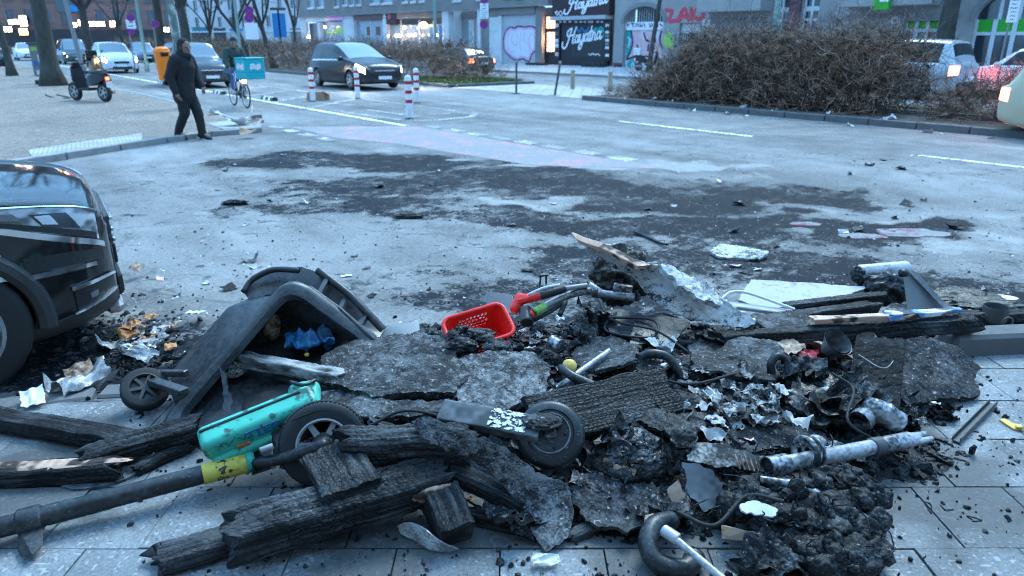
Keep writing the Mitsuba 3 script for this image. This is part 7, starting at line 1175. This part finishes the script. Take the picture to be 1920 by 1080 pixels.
scraps(26, lambda g: hit(g.normal(965, 42), g.normal(636, 14), g.uniform(.0, .05)), (.04, .09), ('burnt_paper', 'film', 'burnt_paper_dark', 'white_paper'), 3, 'silvery_scrap', 'small silvery grey scrap in front of the red basket', 'scrap', 'silvery scraps in front of the red basket')
scraps(18, lambda g: hit(g.normal(1705, 22), g.normal(750, 22), g.uniform(.02, .07)), (.04, .09), ('burnt_paper_dark', 'brown_paper', 'film'), 4, 'burnt_scrap', 'dark crumpled scrap beside the board standing on edge', 'scrap', 'crumpled scraps beside the standing board')
scraps(30, lambda g: hit(g.uniform(1080, 1620), g.uniform(830, 1010), g.uniform(0, .03)), (.03, .09), ('burnt_paper_dark', 'burnt_paper_dark', 'burnt_paper', 'felt_dark'), 5, 'burnt_scrap', 'dark burnt scrap in the front of the heap', 'scrap', 'burnt scraps in the front of the heap')
scraps(30, lambda g: hit(g.uniform(1010, 1500), g.uniform(620, 720), g.uniform(0, .02)), (.03, .08), ('burnt_paper_dark', 'burnt_paper', 'brown_paper', 'burnt_paper_dark'), 6, 'burnt_scrap', 'burnt scrap in the back of the heap', 'scrap', 'burnt scraps in the back of the heap')
scraps(22, lambda g: W(g.normal(250, 45), g.normal(650, 20), .02), (.05, .13), ('film', 'film', 'film', 'white_board', 'brown_paper', 'burnt_paper'), 7, 'litter_paper', 'crumpled pale wrapper in the gutter left of the bin', 'litter', 'pale wrappers in the gutter', .5)
scraps(14, lambda g: W(g.normal(275, 32), g.normal(635, 22), .02), (.05, .12), ('brown_paper', 'pack_orange', 'burnt_paper_dark', 'brown_paper'), 8, 'litter_scrap', 'brown or orange scrap in the gutter left of the bin', 'litter', 'brown scraps in the gutter', .6)
for i, (px, py, sz, m_, lb) in enumerate(((158, 728, (.26, .15), 'film', 'large crumpled clear and white plastic bag in front of the car wheel'), (150, 700, (.18, .12), 'brown_paper', 'brown paper bag behind the clear plastic bag'), (62, 750, (.09, .12), 'sign_white', 'small blue and white crisp packet'), (270, 668, (.2, .1), 'film', 'long pale film wrapper beside the bin'), (245, 612, (.14, .1), 'pack_orange', 'torn orange brown carton in the gutter'), (368, 588, (.10, .08), 'white_paper', 'white crumpled scrap above the bin'), (256, 506, (.14, .07), 'brown_paper', 'torn card scrap on the road right of the car'), (300, 525, (.09, .05), 'graf_rose', 'small pinkish scrap on the road'), (1545, 668, (.26, .22), 'brown_paper', 'large crumpled brown paper bag'), (1475, 655, (.18, .12), 'brown_paper', 'folded brown cardboard left of the brown paper bag'), (1518, 668, (.12, .08), 'pack_red', 'red and white packet under the brown paper bag'), (1495, 650, (.10, .06), 'white_paper', 'white packet edge under the brown paper bag'), (1090, 620, (.10, .08), 'brown_paper', 'tan corrugated scrap beside the silvery scraps'), (1228, 645, (.22, .10), 'ash_board', 'pale ash sheet behind the black handle loop'), (1255, 690, (.1, .06), 'white_paper', 'white scrap seen through the black handle loop'), (1285, 668, (.05, .03), 'pack_red', 'tiny red scrap right of the black handle loop'), (760, 756, (.045, .03), 'white_paper', 'small leaf shaped pale scrap on the lower burnt board'), (845, 585 + 40, (.03, .09), 'white_paper', 'thin white splinter at the left end of the red basket'), (1022, 1052, (.085, .04), 'white_paper', 'flat white chip on the stones below the grey flap'), (1655, 770, (.09, .06), 'graf_rose', 'pinkish paper beside the standing board'), (1340, 790, (.12, .05), 'graf_lime' if 0 else 'grass', 'greenish scorched wrapper in front of the pale heap'), (1285, 765, (.2, .06), 'brown_paper', 'long tan twisted strip left of the pale heap'), (1380, 960 - 130, (.14, .06), 'graf_rose', 'pinkish card edge above the ribbed card'), (1100, 835, (.12, .1), 'brown_board', 'dull mauve card beside the small charred wheel'))):
    solo('litter', crumple(hit(px, py, .02), sz, 900 + i, 16, .35 if px != 158 else .8, None, .0015, .25), m_, lb, 'litter', None, True)
part('litter', 'blue_stripe', crumple(W(64, 748, .055), (.05, .1), 902, 8, .3), 'graf_blue', True); 
board('clear crumpled plastic sheet on the stones beside the black stump', [(745, 985, .11), (765, 978, .15), (800, 990, .16), (835, 1020, .13), (862, 1028, .1), (825, 1036, .09), (785, 1015, .09), (750, 1002, .09)], 'film', .003, amp=.012, seed=77, name='plastic_sheet', cat_='plastic sheet', edge=.004)
k = thing('yellow_strap', 'small yellow plastic strap on the stone slabs at the right', 'strap'); part(k, 'strap', slab_sheet([W(*q, .09) for q in ((1874, 786), (1884, 784), (1902, 794), (1916, 796), (1918, 804), (1902, 804), (1890, 797))], .008, .006, amp=.002, seed=5, edge=.001), 'yellow_plastic', 50); part(k, 'buckle', bev(W(1911, 800, .097), (.03, .02, .008), .003), 'yellow_plastic')
# litter strewn over the road
LBL = 'small pale scrap on the scorched road'
scraps(34, lambda g: G(g.uniform(250, 1880), g.uniform(285, 560), .004), (.03, .10), ('white_paper', 'film', 'graf_rose', 'white_board'), 11, 'road_scrap', LBL, 'scrap', 'pale scraps on the scorched road', .3, 6)
scraps(40, lambda g: G(g.uniform(300, 1880), g.uniform(300, 570), .004), (.04, .16), ('burnt_paper_dark', 'char', 'felt'), 12, 'road_char', 'black burnt flake on the scorched road', 'burnt flake', 'black flakes on the scorched road', .35, 6)
for i, (px, py, lb) in enumerate(((765, 405, 'black curled strip of rubber on the scorched road'), (440, 380, 'black twisted strip on the road left of the scorch marks'), (1845, 575, 'brown burnt debris on the road right of the heap'), (1800, 560, 'dark burnt debris behind the charred plank ends'))): solo('road_debris', lump(G(px, py, .02), (.14, .06, .03) if i < 2 else (.28, .16, .05), 4, .5, 3, 300 + i, flat=0.0), 'brown_melt' if i > 1 else 'char', lb, 'debris', None, True)
solo('stone_block', bev(W(1905, 641, .12), (.85, .16, .16), .02, .1), 'dark_kerb', 'long grey kerbstone lying at the right edge', 'kerbstone')
pr('tape_mark', proc(lambda p, n, uv: mix(mi.Color3f(.52, .40, .06), mi.Color3f(.05, .045, .03), smoothstep(.56, .6, noise(p.x * 85, p.y * 85, p.z * 85)))), .55)
pr('worn_green', proc(lambda p, n, uv: mix(mi.Color3f(.012, .013, .015), mi.Color3f(.04, .30, .25), smoothstep(.40, .47, fbm(p.x * 40, p.y * 40, p.z * 40, 3)))), .5)
scraps(30, lambda g: hit(g.normal(1150, 280), g.normal(800, 90), g.uniform(.0, .04)), (.07, .17), ('char', 'melt', 'felt', 'char_smooth'), 21, 'charred_sheet', 'torn curled sheet of charred material in the heap', 'charred sheet', 'torn charred sheets all over the heap', .55, 16)
for i, (pts, r_, lb) in enumerate((([(690, 800, .34), (760, 770, .38), (850, 790, .37), (905, 840, .33)], .006, 'thin black cable over the lower burnt boards'), ([(1090, 740, .36), (1180, 700, .38), (1290, 720, .35), (1380, 700, .33)], .006, 'thin black cable behind the wide cracked board'), ([(1270, 960, .2), (1340, 985, .2), (1400, 930, .25), (1470, 940, .28)], .007, 'burnt cable over the charred bundle'), ([(1560, 700, .36), (1600, 730, .33), (1590, 790, .28), (1650, 830, .2)], .006, 'burnt cable left of the board standing on edge'), ([(1120, 560, .40), (1150, 600, .38), (1230, 620, .36), (1290, 660, .3)], .006, 'thin cable under the leaning board'), ([(1690, 650, .33), (1660, 690, .36), (1610, 665, .37)], .002, 'thin pale wire beside the brown paper bag'))): solo('cable', tube(bez([W(*q) for q in pts], 7), r_, 8), 'rubber' if r_ > .003 else 'steel', lb, 'cable', None, True)
scraps(40, lambda g: hit(g.uniform(640, 1720), g.uniform(625, 990), g.uniform(.01, .03)), (.018, .05), ('brown_paper', 'graf_rose', 'pack_orange', 'white_paper', 'film', 'brown_paper', 'raw_wood'), 22, 'small_scrap', 'tiny tan, pink or white scrap lying in the heap', 'scrap', 'tiny coloured scraps in the heap', .5, 7)
stuff('ash_dust', crumbs(2600, on_heap, 31, (.002, .008)), 'felt_light', 'grey ash grains over the heap', 'ash')

def drape(label, pts, mat, dz=.02, seed=0, amp=.02): return solo('charred_mat', slab_sheet([hit(px, py, dz) + A([0, 0, dz]) for px, py in pts], .016, amp=amp, seed=seed, edge=.02), mat, label, 'charred mat', None, 50)
drape('grey matted sheet of ash below the dark beam right of the black handle loop', [(1290, 655), (1370, 640), (1450, 650), (1490, 690), (1450, 725), (1370, 715), (1300, 700)], 'felt', .03, 201)
drape('dark matted sheet behind the whitish pole', [(1080, 650), (1140, 640), (1200, 655), (1190, 690), (1120, 705), (1070, 690)], 'felt_dark', .03, 202)
drape('dark matted sheet between the grey flap and the charred bundle', [(1085, 900), (1150, 890), (1230, 930), (1250, 985), (1180, 1010), (1100, 990), (1070, 950)], 'felt_dark', .03, 203)
drape('black melted sheet left of the torn tin', [(1480, 720), (1560, 715), (1620, 750), (1600, 800), (1530, 810), (1480, 770)], 'melt', .035, 204, .03)
drape('black matted sheet between the cracked board and the pale heap', [(1195, 770), (1260, 745), (1340, 765), (1335, 812), (1260, 832), (1200, 812)], 'char', .035, 205, .028)
drape('charred matted sheet in front of the pale heap', [(1360, 815), (1450, 800), (1540, 815), (1560, 845), (1470, 850), (1380, 842)], 'felt_dark', .02, 206, .02)
